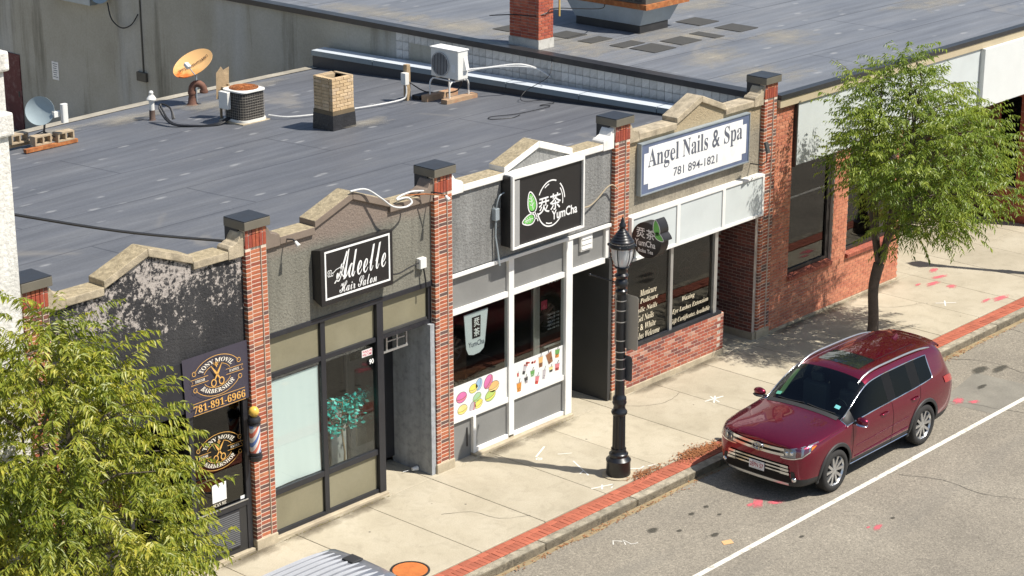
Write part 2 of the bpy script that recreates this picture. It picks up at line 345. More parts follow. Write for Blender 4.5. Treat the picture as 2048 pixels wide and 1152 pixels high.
's7':(279,[[83,0,216,303,84,303,64,296,55,277,52,252,22,252,25,357,263,357,263,333,125,0]]),
's8':(279,[[137,-5,99,-2,68,8,45,23,28,43,18,66,15,91,20,120,35,144,59,163,89,181,62,199,43,220,31,244,27,271,29,294,38,315,52,334,74,349,104,359,143,362,189,356,222,337,242,309,249,275,244,248,231,227,209,210,182,194,220,172,246,149,260,123,265,95,256,53,231,21,190,2],[151,211,167,222,178,236,184,253,186,275,185,290,181,303,174,315,165,325,154,331,140,333,121,329,108,317,100,299,97,277,101,254,111,237,128,223],[139,24,162,28,180,41,191,61,195,86,191,108,178,127,155,143,122,161,106,148,94,133,85,113,83,89,86,63,98,42,116,28]]),
's1':(279,[[49,0,49,27,90,27,101,28,109,34,113,43,115,59,115,310,96,289,80,272,65,261,50,258,39,260,30,268,23,279,21,295,37,300,55,307,75,317,98,333,133,359,189,359,189,59,190,45,194,35,202,29,215,27,255,27,255,0]]),
's9':(279,[[114,-5,87,-3,66,3,50,13,40,25,34,38,32,52,33,62,38,70,45,76,56,80,65,59,77,42,94,30,116,27,166,63,187,172,174,158,158,147,139,140,116,138,76,144,45,164,24,197,18,241,21,275,31,304,48,329,71,347,99,358,132,362,166,358,197,345,222,322,241,290,253,248,257,194,255,154,249,117,239,83,224,53,204,29,179,11,149,-1],[137,174,153,176,167,183,178,193,187,207,183,262,172,300,156,321,135,329,116,323,102,307,93,281,90,244,102,191]]),
's6':(279,[[147,-5,112,0,82,13,57,36,38,69,26,112,23,165,25,205,31,242,42,276,58,305,77,329,102,347,131,358,165,362,194,360,217,354,233,345,245,334,251,321,254,307,250,292,240,280,222,271,194,268,193,283,191,298,187,312,181,323,172,330,161,333,134,324,114,298,100,257,93,201,105,207,120,213,139,218,162,219,203,212,235,192,255,159,262,116,255,67,233,29,197,3],[148,28,165,33,178,48,187,73,190,111,186,146,177,170,163,184,144,189,130,187,115,181,102,173,93,165,97,102,109,60,127,36]]),
's0':(279,[[140,-5,99,1,68,18,44,46,29,83,20,128,17,180,20,231,29,276,44,312,68,340,99,356,141,362,180,356,211,340,234,312,250,276,259,231,263,179,259,127,250,82,234,46,211,18,179,1],[140,28,163,38,177,68,183,115,185,179,183,243,177,290,163,320,141,330,117,320,104,290,97,243,95,179,97,115,104,68,117,38]]),
'iM':(437,[[140,-8,107,270,51,61,48,46,47,35,49,25,55,18,66,14,82,12,82,0,-26,0,-26,12,-12,12,-1,15,8,21,16,30,22,44,28,64,85,275,87,288,89,300,86,310,80,318,69,322,54,324,54,336,167,336,196,98,350,336,463,336,463,324,449,323,437,320,428,314,421,305,415,291,409,272,353,61,351,55,350,48,349,42,349,35,357,18,384,12,384,0,227,0,227,12,242,13,254,16,262,22,269,30,271,35,274,43,278,52,281,64,338,279,154,-8]]),
'ia':(250,[[40,-7,18,-2,1,10,-10,30,-14,55,-11,82,-4,110,8,137,24,164,42,187,62,206,94,224,123,231,147,222,160,198,168,226,221,226,180,81,176,66,173,55,171,47,170,42,172,33,178,30,193,39,212,65,223,58,185,10,147,-7,123,1,116,26,116,32,117,39,118,47,121,56,102,29,83,9,62,-3],[69,31,81,33,92,42,103,54,114,71,123,89,131,110,138,130,143,150,146,169,148,185,143,203,128,209,117,206,105,196,93,182,81,163,71,142,62,119,56,101,52,86,49,72,49,60,54,38]]),
'in':(266,[[159,-7,133,2,125,31,126,44,131,62,137,86,147,114,164,165,167,176,168,184,166,191,159,194,131,181,102,142,87,113,73,80,60,42,49,0,-11,0,32,157,35,169,37,179,38,185,39,189,33,200,18,203,14,203,13,216,59,222,113,231,87,144,114,183,139,210,164,225,191,231,219,221,228,193,227,183,224,168,219,149,212,127,192,65,185,43,187,35,194,32,201,34,208,41,216,52,227,67,238,60,217,31,198,10,179,-3]]),
'ii':(145,[[98,277,85,279,75,286,67,297,65,310,67,322,75,333,85,340,98,343,111,340,121,333,129,322,131,310,129,297,121,286,111,279],[37,-6,21,-4,10,4,3,15,1,31,1,38,3,48,5,57,8,65,33,157,36,168,38,176,39,183,40,189,34,200,19,203,15,203,14,216,41,219,66,223,90,227,112,231,67,64,64,51,62,41,65,34,71,32,85,40,106,67,116,60,77,11]]),
'ic':(206,[[69,-7,37,-2,13,14,-2,39,-7,73,-2,109,12,145,35,179,66,206,99,224,133,231,157,227,175,217,187,202,191,186,189,171,182,161,172,154,159,152,148,153,139,159,133,167,131,177,132,185,136,192,139,199,141,205,138,212,128,215,116,212,104,201,91,186,80,166,70,143,62,120,57,96,56,73,58,53,66,38,77,29,92,26,122,37,152,72,166,62,121,10]]),
'iu':(266,[[35,-7,6,2,-4,31,-3,41,0,56,5,74,11,97,28,157,33,177,35,189,29,200,14,203,10,203,9,216,31,218,55,222,80,226,109,231,60,59,57,48,57,40,59,32,66,30,93,43,124,85,153,147,176,224,235,224,199,90,187,43,187,39,189,36,191,33,195,33,201,35,209,42,213,46,217,52,222,59,228,68,239,60,218,31,199,10,180,-3,160,-7,146,-5,135,3,128,14,126,30,128,44,135,77,110,39,85,14,60,-2]]),
'ir':(194,[[-11,0,32,157,35,169,37,179,38,185,39,189,33,200,18,203,14,203,13,216,59,222,113,231,85,141,97,162,108,181,118,196,128,209,137,218,147,225,156,229,166,231,186,222,193,197,191,183,185,172,176,164,164,162,150,166,139,177,136,179,134,180,117,167,95,130,82,103,71,73,59,38,49,0]]),
'ie':(201,[[65,-7,35,-2,12,14,-3,39,-8,73,-5,100,4,128,19,154,37,179,58,200,82,216,106,227,131,231,154,227,171,218,182,203,186,185,178,156,154,129,114,107,59,93,56,79,56,66,58,49,65,37,76,29,91,27,118,38,146,71,160,62,118,10],[62,109,85,116,105,128,121,142,134,158,141,176,144,194,143,202,139,209,134,213,128,214,111,207,94,188,76,154]]),
'iS':(274,[[115,-9,83,-5,43,8,35,10,29,11,23,10,18,7,13,2,7,-6,-7,-6,20,108,34,108,34,104,38,63,53,33,76,15,108,10,124,12,139,19,152,29,161,42,167,57,170,73,168,87,163,100,154,113,141,127,125,142,106,160,87,177,73,192,63,206,57,220,53,234,52,251,55,276,66,299,81,318,102,332,127,341,155,345,169,344,185,341,202,337,220,332,227,330,233,329,244,333,255,343,268,343,244,240,230,240,230,243,230,246,230,248,230,251,228,272,222,291,212,306,199,317,184,325,167,327,147,323,130,312,118,295,114,274,116,260,123,246,134,233,147,220,155,212,163,204,172,197,181,189,202,168,218,145,229,121,232,94,224,51,201,19,164,-2]]),
'ip':(246,[[-59,-104,-59,-90,-47,-89,-38,-85,-32,-79,-28,-71,-25,-62,-22,-53,36,170,38,180,39,188,37,196,33,201,24,203,12,204,12,216,39,220,63,224,86,227,108,231,93,180,131,218,170,231,191,226,208,214,218,194,222,167,219,137,210,106,196,77,178,50,157,27,134,9,110,-3,85,-7,67,-4,51,5,36,-51,34,-61,33,-72,35,-81,40,-86,50,-89,64,-91,64,-104],[76,11,88,14,101,23,112,36,123,53,133,72,142,93,149,114,154,134,158,152,159,167,158,179,154,188,147,193,140,195,105,173,77,106,64,58,60,40,58,28,62,15]]),
'iP':(305,[[-25,0,-25,12,-11,12,0,15,9,21,16,30,23,44,29,64,86,275,87,281,89,288,89,294,90,301,87,310,81,317,70,321,55,324,55,336,193,336,277,316,305,258,301,231,288,207,267,187,241,172,202,163,146,160,128,160,101,61,98,46,97,35,99,25,105,18,116,14,132,12,132,0],[148,177,184,183,211,202,227,231,232,270,221,306,188,319,177,317,171,313,167,305,163,292,133,178,137,178,141,177,144,177]]),
'id':(249,[[41,-7,19,-3,3,11,-8,32,-12,61,-9,85,-3,110,8,135,22,160,38,183,58,203,90,223,122,231,141,228,159,219,177,284,179,291,180,297,181,302,181,307,179,314,174,319,165,321,153,322,153,336,177,338,202,342,228,345,255,350,177,62,174,52,173,45,171,39,171,36,173,32,177,31,183,33,190,39,199,50,210,66,221,58,201,30,183,10,166,-3,148,-7,125,1,117,26,118,41,122,57,103,29,84,9,64,-3],[72,31,83,34,95,43,106,57,116,74,125,94,134,114,141,135,146,155,149,172,150,186,146,205,132,211,122,208,111,200,100,188,89,172,79,154,70,135,61,114,55,94,51,75,50,59,51,47,56,38,63,33]]),
'iA':(312,[[-51,0,-51,13,-29,18,-10,36,241,344,255,344,243,66,243,59,255,25,289,13,289,0,133,0,133,13,155,18,168,29,174,45,177,65,178,105,72,105,37,60,30,50,25,42,22,35,21,30,29,18,53,13,53,0],[89,125,179,125,184,244]]),
'iy':(210,[[-22,-105,-38,-102,-50,-96,-57,-86,-60,-74,-57,-63,-51,-54,-42,-48,-31,-46,-20,-48,-6,-55,7,-61,15,-64,21,-62,28,-58,36,-51,44,-42,50,-32,56,-23,60,-13,62,-5,61,6,59,22,56,43,52,67,48,92,43,117,38,139,33,159,28,174,24,187,21,195,18,200,10,205,-1,206,-7,206,-7,219,5,220,17,222,27,224,36,226,51,229,63,231,74,220,84,189,89,165,95,135,102,98,110,56,142,119,153,157,149,168,139,177,129,187,125,200,127,212,134,222,143,228,156,231,169,228,179,222,185,211,187,197,185,183,179,163,171,140,159,113,146,84,130,55,112,25,94,-4,75,-31,55,-55,35,-75,15,-91,-4,-101]]),
'il':(129,[[30,-7,14,-5,2,3,-5,14,-8,30,-7,38,-6,46,-4,54,-2,63,58,277,63,297,65,309,59,319,44,323,39,323,39,335,91,342,136,350,59,64,57,58,56,51,54,45,54,40,56,33,62,31,77,39,98,66,108,59,88,29,69,9,50,-3]]),
'iN':(348,[[231,-8,104,262,51,61,47,46,46,35,55,18,82,12,82,0,-26,0,-26,12,-12,12,-1,15,8,21,16,30,22,44,28,64,81,264,84,274,85,283,86,290,87,295,84,307,78,316,66,321,48,324,48,336,147,336,252,103,299,275,301,282,303,289,304,295,304,299,302,310,296,317,285,322,269,324,269,336,376,336,376,324,362,323,351,320,342,314,335,305,328,291,322,272,246,-8]]),
'is':(188,[[68,-7,47,-4,21,4,16,5,11,6,2,3,-5,-5,-18,-3,-5,81,10,79,25,27,61,11,82,18,89,39,88,48,85,57,79,68,71,79,51,103,38,121,29,138,23,154,21,170,26,194,40,213,61,226,86,230,108,228,134,222,136,221,139,220,141,220,143,220,152,222,158,229,171,229,160,153,147,154,130,199,100,215,89,213,80,207,74,199,72,190,77,172,92,151,100,141,109,131,116,121,123,111,131,99,137,86,140,74,142,61,139,43,132,27,121,13,106,2,88,-5]]),
'iG':(372,[[165,-9,102,1,55,29,25,73,16,131,19,167,28,202,44,235,65,266,91,293,122,315,147,327,173,337,200,343,228,345,243,344,260,342,278,338,298,333,305,331,312,331,321,334,328,345,341,345,319,236,305,236,300,275,285,304,261,321,230,327,197,319,165,298,137,262,112,214,95,159,90,108,95,66,113,36,140,17,177,11,199,13,214,21,225,35,232,55,246,108,249,123,250,133,248,143,242,150,230,153,213,154,213,166,354,166,354,154,350,154,336,151,328,143,322,129,317,112,294,23,232,-1]]),
'ik':(241,[[152,-7,131,-2,115,15,101,48,89,107,72,94,47,0,-14,0,61,279,64,289,66,297,67,303,67,306,66,314,62,319,55,321,44,322,36,322,36,336,57,337,82,340,109,345,140,350,79,123,100,139,118,153,132,165,142,174,154,188,159,199,157,206,153,210,146,212,135,213,135,226,237,226,237,213,230,212,224,210,217,208,212,206,203,200,188,189,167,172,141,150,145,120,150,95,154,75,158,59,168,38,179,31,193,39,206,62,218,57,186,9]]),
'iW':(409,[[59,-9,61,268,59,293,53,309,41,319,23,322,23,336,159,336,159,323,144,319,135,311,131,297,130,275,128,119,221,273,221,291,219,306,213,316,202,321,186,323,186,336,321,336,321,324,306,321,297,315,292,305,290,290,289,273,288,239,287,189,285,121,383,286,386,291,388,297,389,302,390,306,383,319,363,324,360,324,360,336,453,336,453,324,437,319,424,310,413,296,401,278,229,-9,214,-9,220,235,73,-9]]),
'ih':(266,[[156,-7,131,2,123,31,124,44,129,62,136,86,145,114,162,165,165,176,166,184,164,191,157,194,128,180,98,138,69,74,47,0,-14,0,61,279,64,289,66,297,67,303,67,306,66,314,62,319,55,321,44,322,36,322,36,336,57,337,82,340,109,345,140,350,86,147,112,184,137,210,162,225,188,231,216,221,226,193,222,166,210,127,186,56,185,52,184,49,183,45,183,43,185,35,191,32,206,42,228,73,239,67,197,11]]),
'it':(138,[[23,-7,-3,2,-12,29,-11,34,-11,39,-10,45,-8,52,34,204,10,204,10,221,59,249,100,296,121,296,100,224,139,224,134,204,94,204,57,77,54,66,52,57,51,49,50,42,52,33,58,31,73,41,96,71,107,63,86,33,66,11,45,-3]]),
'iI':(186,[[-25,0,-25,12,-11,12,0,15,9,21,16,30,23,44,29,64,86,275,87,281,89,288,89,294,90,301,81,317,54,324,54,336,211,336,211,324,196,322,184,319,176,313,169,305,164,292,157,272,101,61,97,46,96,35,105,18,132,12,132,0]]),
'io':(235,[[72,-7,40,-2,15,15,-2,40,-8,73,-5,101,4,128,18,155,36,179,57,200,80,217,105,227,131,231,165,225,191,209,207,184,212,151,209,124,201,97,187,70,170,46,149,24,125,8,99,-3],[77,10,88,13,100,23,110,37,120,55,129,76,137,98,144,121,149,143,152,162,153,179,147,206,128,215,117,212,105,203,94,189,84,171,75,150,67,128,61,105,56,83,53,62,52,44,58,18]]),
'im':(390,[[283,-6,258,3,250,31,251,45,255,63,262,86,271,115,288,166,291,177,293,184,290,192,283,195,261,186,237,159,212,113,186,46,171,0,114,0,164,166,167,177,168,184,166,192,159,195,146,191,132,182,117,165,102,142,87,113,73,80,60,42,49,0,-11,0,32,157,35,169,37,179,38,185,39,189,33,200,18,203,14,203,13,216,59,222,113,231,87,144,114,183,139,210,164,225,191,231,219,221,228,194,227,181,223,162,246,192,269,214,291,226,315,231,343,221,352,194,348,167,337,127,312,57,312,53,311,49,310,46,310,43,312,35,318,33,325,35,332,42,336,46,340,52,345,59,351,68,362,60,342,31,323,11,303,-2]]),
'ix':(225,[[-1,-8,-14,-6,-25,0,-31,9,-34,22,-32,33,-26,43,-16,49,-6,51,5,50,14,46,22,42,28,41,37,44,45,54,71,96,55,178,51,192,47,201,39,206,28,208,24,208,13,207,13,219,28,221,41,223,52,225,62,227,71,229,78,230,83,230,88,231,96,228,103,222,105,217,107,211,109,202,111,192,117,163,138,193,157,215,175,227,195,232,207,229,216,223,222,214,225,203,223,191,218,182,210,176,201,175,197,175,191,177,185,179,180,181,177,182,173,184,169,185,166,185,159,184,154,180,150,175,143,166,134,153,122,136,136,64,145,40,158,32,165,34,172,40,176,44,181,49,185,55,191,61,201,54,180,27,163,8,146,-3,127,-7,109,-2,95,11,85,35,76,69,52,30,27,1]]),
'ig':(222,[[58,-104,17,-100,-13,-88,-32,-71,-38,-50,-34,-33,-23,-19,-3,-7,25,4,5,21,-2,38,1,51,9,62,23,73,43,85,26,97,15,110,9,124,7,141,10,164,21,185,37,204,59,218,84,227,111,231,149,224,182,206,225,206,223,185,195,185,195,181,196,177,196,172,197,168,193,143,182,122,165,104,143,90,117,81,88,78,75,78,62,79,52,71,49,62,54,54,70,47,84,43,101,38,118,31,135,24,150,16,161,7,170,-9,174,-27,170,-48,159,-67,141,-82,118,-94,90,-101],[87,93,99,96,111,106,122,121,130,140,136,161,138,184,132,206,116,214,103,211,91,200,80,184,71,165,66,144,64,122,70,100],[63,-87,87,-84,105,-76,117,-63,121,-49,116,-35,103,-24,80,-14,45,-3,15,-23,6,-46,10,-62,22,-75,41,-84]]),
'iE':(328,[[-25,0,-25,12,-11,12,0,15,9,21,16,30,23,44,29,64,86,275,87,282,89,288,89,294,90,299,88,310,82,317,71,321,55,324,55,336,322,336,303,242,289,242,289,246,284,280,268,303,240,315,201,320,189,319,180,318,174,315,170,311,167,305,164,296,135,187,149,187,173,188,192,192,206,198,218,208,229,222,238,240,251,240,215,102,204,102,204,106,205,111,205,116,205,121,201,144,191,159,172,167,145,170,141,170,138,170,134,169,131,169,100,55,98,49,97,42,95,36,95,33,97,26,102,21,112,18,128,17,162,19,191,25,215,35,237,51,258,73,277,102,290,102,261,0]]),
'iL':(316,[[-25,0,-25,12,-11,12,0,15,9,21,16,30,23,44,29,64,86,275,89,288,90,299,87,310,81,317,70,322,54,324,54,336,211,336,211,324,197,322,185,319,176,313,169,304,163,290,157,272,102,62,97,42,96,32,98,25,106,21,112,20,120,19,129,18,140,18,185,22,222,37,252,63,277,100,293,100,261,0]]),
'if':(144,[[-49,-104,-67,-101,-81,-92,-90,-79,-93,-63,-91,-52,-86,-43,-78,-37,-68,-36,-58,-37,-51,-42,-46,-49,-45,-59,-46,-66,-49,-73,-52,-77,-53,-80,-50,-85,-44,-87,-34,-84,-25,-76,-18,-64,-11,-49,-4,-26,3,2,11,37,19,78,45,205,10,205,14,226,49,226,68,280,94,319,124,342,158,350,180,347,196,339,207,327,210,311,204,291,184,284,175,286,167,291,161,299,160,308,161,314,164,320,167,325,168,329,166,333,160,335,145,328,133,309,120,275,108,226,150,226,147,205,105,205,79,84,64,26,48,-21,30,-58,8,-83,-18,-98]]),
'iC':(328,[[151,-9,111,-5,78,8,51,27,31,53,19,85,15,123,18,159,27,195,42,230,62,262,86,290,115,313,163,337,214,345,248,342,287,334,291,333,296,332,300,331,303,331,313,334,321,345,335,345,313,230,299,231,294,272,281,303,259,321,230,327,196,320,165,299,137,263,113,214,97,158,91,106,96,68,113,39,138,21,171,15,226,31,274,79,288,68,227,10]]),
'iv':(212,[[36,-7,36,19,35,73,34,116,32,148,29,171,19,196,4,204,-1,204,-2,217,72,231,79,220,86,187,90,140,92,88,92,66,106,83,119,99,129,113,138,126,148,146,152,159,149,168,141,179,133,190,130,202,132,213,138,223,148,229,160,231,171,228,181,222,187,211,189,198,182,165,160,125,124,76,73,20,47,-7]]),
'ib':(240,[[57,-7,41,-6,26,-3,12,3,1,9,-6,16,-9,23,-8,30,-6,39,62,279,66,296,68,307,66,314,62,319,55,322,44,323,36,323,36,336,60,338,85,341,112,345,141,350,96,190,128,220,163,231,184,226,202,213,213,192,217,165,214,138,206,110,193,83,176,58,156,35,134,17,97,-1],[68,11,81,14,95,21,107,33,119,49,129,66,138,86,146,107,151,128,155,148,156,166,154,179,150,188,142,194,133,196,115,190,100,173,93,160,86,144,79,125,72,103,57,52,53,36,52,25,56,14]]),
'cA':(368,[[38,-11,13,-7,-6,3,-17,20,-21,42,-18,61,-7,77,9,87,29,91,43,89,54,84,61,75,64,65,62,56,57,49,51,43,44,40,39,39,33,37,27,35,22,33,18,31,15,28,13,25,13,21,14,14,20,8,28,3,40,2,89,19,150,70,131,98,125,127,129,147,140,164,157,175,179,179,205,174,228,159,260,192,291,223,322,251,351,275,401,310,434,321,441,320,443,316,426,284,396,228,365,167,334,101,304,30,332,43,365,70,387,93,422,125,445,136,451,135,456,134,445,127,434,118,421,107,408,94,395,80,382,66,369,54,356,42,342,32,328,24,313,18,297,15,293,6,215,-5,225,22,192,36,162,58,129,27,99,6,70,-7],[261,83,324,183,400,293,333,240,240,145,255,113,261,84],[162,86,215,144,206,150,198,153,188,151,179,146,170,138,164,128,159,117,158,106,159,95],[230,36,236,59,238,82,235,109,227,130,174,71,203,48]]),
'cd':(302,[[65,-3,44,0,27,10,16,25,12,46,15,65,24,84,38,103,56,119,76,133,98,145,120,152,141,154,167,149,180,133,264,288,326,293,201,68,191,50,184,37,180,27,178,22,180,17,185,16,204,26,238,56,249,46,226,26,206,10,188,0,171,-3,154,-1,141,6,132,16,130,29,130,32,98,6],[78,10,88,13,100,20,113,32,127,46,140,63,152,82,164,107,168,125,165,137,155,141,145,138,135,132,124,121,112,109,101,95,91,82,82,69,75,58,66,40,63,24,67,13]]),
'ce':(206,[[75,-4,49,0,27,12,13,29,9,50,12,67,21,85,35,102,53,119,73,133,94,144,115,152,136,154,153,152,167,145,176,134,179,121,176,105,165,91,148,78,127,67,101,58,73,51,66,35,64,22,67,14,79,12,100,14,123,22,146,36,170,56,179,46,153,25,126,9,100,0],[78,64,94,67,109,75,123,85,135,97,142,110,145,123,142,135,136,139,128,136,119,128,108,117,97,102,87,84]]),
'cl':(209,[[152,46,128,25,109,9,91,0,71,-4,54,-1,41,6,32,18,30,33,35,57,50,89,59,105,46,92,37,85,26,93,44,109,61,126,76,144,89,164,164,287,225,293,117,98,101,69,90,48,83,34,81,25,83,18,88,16,95,18,106,25,122,37,142,57]]),
'cH':(422,[[83,-6,46,-2,19,10,2,28,-4,51,0,70,11,85,26,95,45,99,59,96,70,90,78,81,80,69,77,59,70,51,59,46,46,43,35,38,32,30,35,23,43,16,56,10,72,8,100,14,123,31,144,61,165,102,158,99,150,96,139,90,126,83,123,82,121,81,119,80,117,80,110,81,107,85,112,91,127,101,149,111,175,121,204,168,239,214,202,190,175,183,164,184,155,189,149,196,148,204,152,216,164,233,176,247,180,253,179,255,178,256,165,252,148,242,129,226,110,206,95,189,86,184,78,185,76,190,77,194,83,201,91,210,102,220,113,230,125,241,137,250,147,257,166,266,182,269,195,267,206,262,213,254,215,244,212,228,203,208,230,226,266,255,300,281,319,289,322,289,324,288,326,286,327,285,325,280,319,274,307,260,290,233,281,215,272,194,264,170,257,143,292,154,323,199,354,238,384,269,413,292,441,306,466,311,483,309,496,302,504,291,507,278,497,250,468,219,446,202,421,187,392,172,359,158,345,130,334,106,325,86,318,69,308,45,306,32,308,22,317,19,339,22,363,33,387,48,411,66,434,86,456,106,482,128,498,136,504,135,510,134,500,128,491,121,481,112,472,103,461,92,449,80,435,66,419,53,404,40,388,28,373,18,359,11,332,2,305,-1,283,4,268,16,259,34,256,58,256,68,259,80,263,94,269,109,275,123,282,137,251,127,221,71,182,29,135,3],[371,179,399,195,424,212,444,231,459,249,469,266,472,281,470,293,462,297,443,290,422,269,397,232]]),
'ca':(265,[[157,-4,144,-1,134,5,127,16,125,30,95,5,62,-3,42,0,26,9,16,24,12,43,15,62,24,82,37,100,54,118,74,132,96,144,118,152,140,154,163,149,175,132,184,152,240,154,194,59,188,47,183,37,180,31,180,28,181,24,184,23,189,24,196,28,205,34,214,41,223,49,232,56,242,46,217,25,195,9,175,0],[73,9,89,14,109,30,128,53,146,81,160,107,164,122,163,129,159,135,153,139,147,140,138,138,128,131,116,121,105,108,94,94,83,78,74,62,67,46,63,32,61,20,62,16,65,13,69,10]]),
'ci':(172,[[137,181,127,182,119,187,113,194,112,203,114,214,121,223,131,229,144,231,153,229,161,225,166,218,168,209,166,198,159,189,149,183],[145,46,129,31,116,19,105,11,96,5,80,-1,64,-4,35,5,26,31,28,42,35,59,46,82,62,110,57,104,51,98,44,91,37,85,27,95,33,99,41,107,50,117,61,128,71,139,80,150,150,154,99,62,84,33,79,20,79,17,81,16,89,18,100,25,115,37,135,56]]),
'cr':(205,[[177,46,159,30,146,18,136,10,128,5,115,-1,101,-3,80,0,64,7,53,19,50,35,51,48,57,63,66,79,79,95,93,110,110,123,100,121,89,121,76,121,67,112,57,103,47,94,37,85,27,95,36,102,45,110,53,118,61,125,67,149,71,161,75,164,79,165,83,165,86,164,86,161,87,157,86,155,86,153,86,151,86,150,91,144,107,141,120,139,132,137,143,134,152,128,158,121,160,112,158,106,155,97,149,87,142,77,135,66,127,56,121,47,116,40,110,30,108,22,109,17,115,16,121,18,132,25,147,37,168,57]]),
'cS':(311,[[105,-4,67,0,40,13,22,31,16,55,20,73,31,88,47,98,66,101,80,99,91,94,99,85,101,75,99,64,94,56,86,51,77,48,73,48,69,47,65,47,62,47,59,45,56,43,53,39,53,35,56,26,65,18,80,12,97,11,125,17,152,37,177,71,200,119,164,127,137,144,119,169,113,198,118,226,134,253,159,277,192,296,211,303,231,308,251,311,273,312,289,312,300,311,305,308,307,304,305,299,297,297,293,297,289,297,285,297,281,298,256,295,232,288,210,277,191,263,174,245,162,226,155,206,152,185,156,163,166,147,183,136,206,132,222,169,242,203,263,234,286,260,310,282,334,299,357,309,378,312,395,310,409,301,418,287,422,271,417,247,404,222,382,197,354,172,320,150,281,132,262,94,238,62,209,34,176,14,141,1],[285,149,307,161,327,177,346,193,362,212,375,230,385,247,391,263,393,277,389,293,376,299,354,289,331,261,307,214]]),
'co':(223,[[68,-4,46,0,28,11,17,27,13,48,16,66,25,84,38,102,55,119,75,133,96,144,118,152,140,154,162,151,178,142,188,128,191,109,189,91,183,76,172,60,157,42,165,45,174,49,183,55,192,62,202,51,184,37,167,28,149,22,132,20,100,2],[79,13,91,16,105,25,103,27,103,32,105,39,111,46,120,51,131,54,155,91,163,123,160,134,151,138,140,134,126,121,117,111,108,100,98,86,90,72,82,58,76,45,72,34,71,25,73,16]]),
'cn':(288,[[-1,-4,18,23,34,46,47,66,58,82,72,104,77,114,76,117,74,118,70,116,64,110,53,100,38,85,29,95,52,118,72,137,91,149,110,153,125,145,130,119,129,110,127,98,174,140,212,154,226,151,237,143,245,130,247,112,245,101,240,89,232,76,224,63,214,51,206,41,197,29,195,21,195,17,198,16,204,18,215,25,230,38,250,56,260,46,246,32,233,22,223,14,216,9,208,4,200,0,192,-2,184,-3,170,0,158,8,151,22,148,39,149,51,153,62,161,77,178,98,207,131,208,132,208,133,208,134,209,135,208,137,206,138,187,129,158,105,140,86,120,62,98,34,74,0]])}
# ------------------------------------------------------------------ lettering shapes (made first, while the scene is small)
def glyph_text(style, s):
    """lettering set from the outlines above: s = bold serif, i = bold italic, c = bold script"""
    key = (style, s)
    if key in _tc: return _tc[key]
    x = 0.0; vs = []; fs = []
    for ch in s:
        g = GLYPHS.get(style+ch)
        if g is None:
            if ch == '-': vs += [(x+.04,.22),(x+.28,.22),(x+.28,.30),(x+.04,.30)]; n = len(vs); fs.append((n-4,n-3,n-2,n-1)); x += .33
            elif ch == '&':
                pv, pf = text_geo('&', 0.0, .012, 1.0); o_ = len(vs); vs += [(x+a, b) for a, b in pv]; fs += [tuple(i+o_ for i in f) for f in pf]; x += .68
            else: x += .25
            continue
        loops = [[Vector((l[i]/500+x, l[i+1]/500, 0)) for i in range(0, len(l), 2)] for l in g[1]]
        def inside(p, L):
            c = False
            for i in range(len(L)):
                q, w = L[i], L[i-1]
                if (q.y > p.y) != (w.y > p.y) and p.x < (w.x-q.x)*(p.y-q.y)/(w.y-q.y)+q.x: c = not c
            return c
        outer = [l for l in loops if not any(l is not k and inside(l[0], k) for k in loops)]
        for ol in outer:                       # each stroke with its own holes, so that dots stay apart from stems
            grp = [ol]+[l for l in loops if l is not ol and not any(l is q for q in outer) and inside(l[0], ol)]
            o_ = len(vs); flat = [p for l in grp for p in l]; vs += [(p.x, p.y) for p in flat]
            for t in tessellate_polygon(grp):
                a, b, c = (flat[i] for i in t)
                if (b-a).cross(c-a).z < 0: t = t[::-1]
                fs.append(tuple(o_+i for i in t))
        x += g[0]/500
    _tc[key] = (vs, fs); return vs, fs
class Styled(tuple): pass
def serif(s): return Styled(('s', s))
def italic(s): return Styled(('i', s))
def script(s): return Styled(('c', s))
text_batch([('\u70CE',0.0,.012,1.0),('\u8336',0.0,.012,1.0),('\u70CE',0.0,.015,1.0),('\u8336',0.0,.015,1.0),('YumCha',0.0,.02,1.0),('YumCha',0.0,.015,1.0),('YumCha',0.0,.01,1.0),('Boba Tea',0.0,.015,1.0),('&',0.0,.012,1.0),
    ('781 894-1821',0.0,.01,1.0),('LLC',0.0,0.0,1.0),('MON 11 00 - 9 00',0.0,0.0,1.0),('MON - SAT 9 - 7',0.0,0.0,1.0),
    ('OPEN',0.0,.02,1.0),('OPEN',0.0,.01,1.0),('OPEN',0.0,.04,1.0),('WALK-IN',0.0,.03,1.0),('WELCOME',0.0,.03,1.0),('90',0.0,.03,1.0),('DIRECTV',0.0,.02,1.0),('2EPN 57',0.0,.01,1.0),('Massachusetts',0.0,0.0,1.0),('The Spirit of America',0.0,0.0,1.0),('NO PARKING',0.0,.01,1.0)])

# ------------------------------------------------------------------ material palette
ASPH, nt, b = new_mat('asphalt')
v = coords(nt); n1 = tex_noise(nt, v, .55, 5, .6); n2 = tex_noise(nt, v, 26, 4, .7)
c = ramp(nt, n1, [(.25, (.20,.178,.142)), (.5, (.245,.218,.172)), (.78, (.29,.26,.205))])
c = mixc(nt, 1.0, c, ramp(nt, n2, [(.25, .55), (.43, .9), (.57, 1.0), (.72, 1.55)]), 'MULTIPLY')
vs_ = N(nt, 'ShaderNodeTexVoronoi', Scale=60); nt.links.new(v, vs_.inputs['Vector'])
c = mixc(nt, 1.0, c, ramp(nt, vs_.outputs['Color'], [(.1, .72), (.5, 1.0), (.9, 1.28)]), 'MULTIPLY')
st = tex_noise(nt, coords(nt, (.25, 1.6, 1)), .8, 5, .6); c = mixc(nt, ramp(nt, st, [(.52, 0), (.7, .35)]), c, (.15,.14,.12))
v2 = N(nt, 'ShaderNodeTexVoronoi', Scale=1.1); nt.links.new(v, v2.inputs['Vector'])
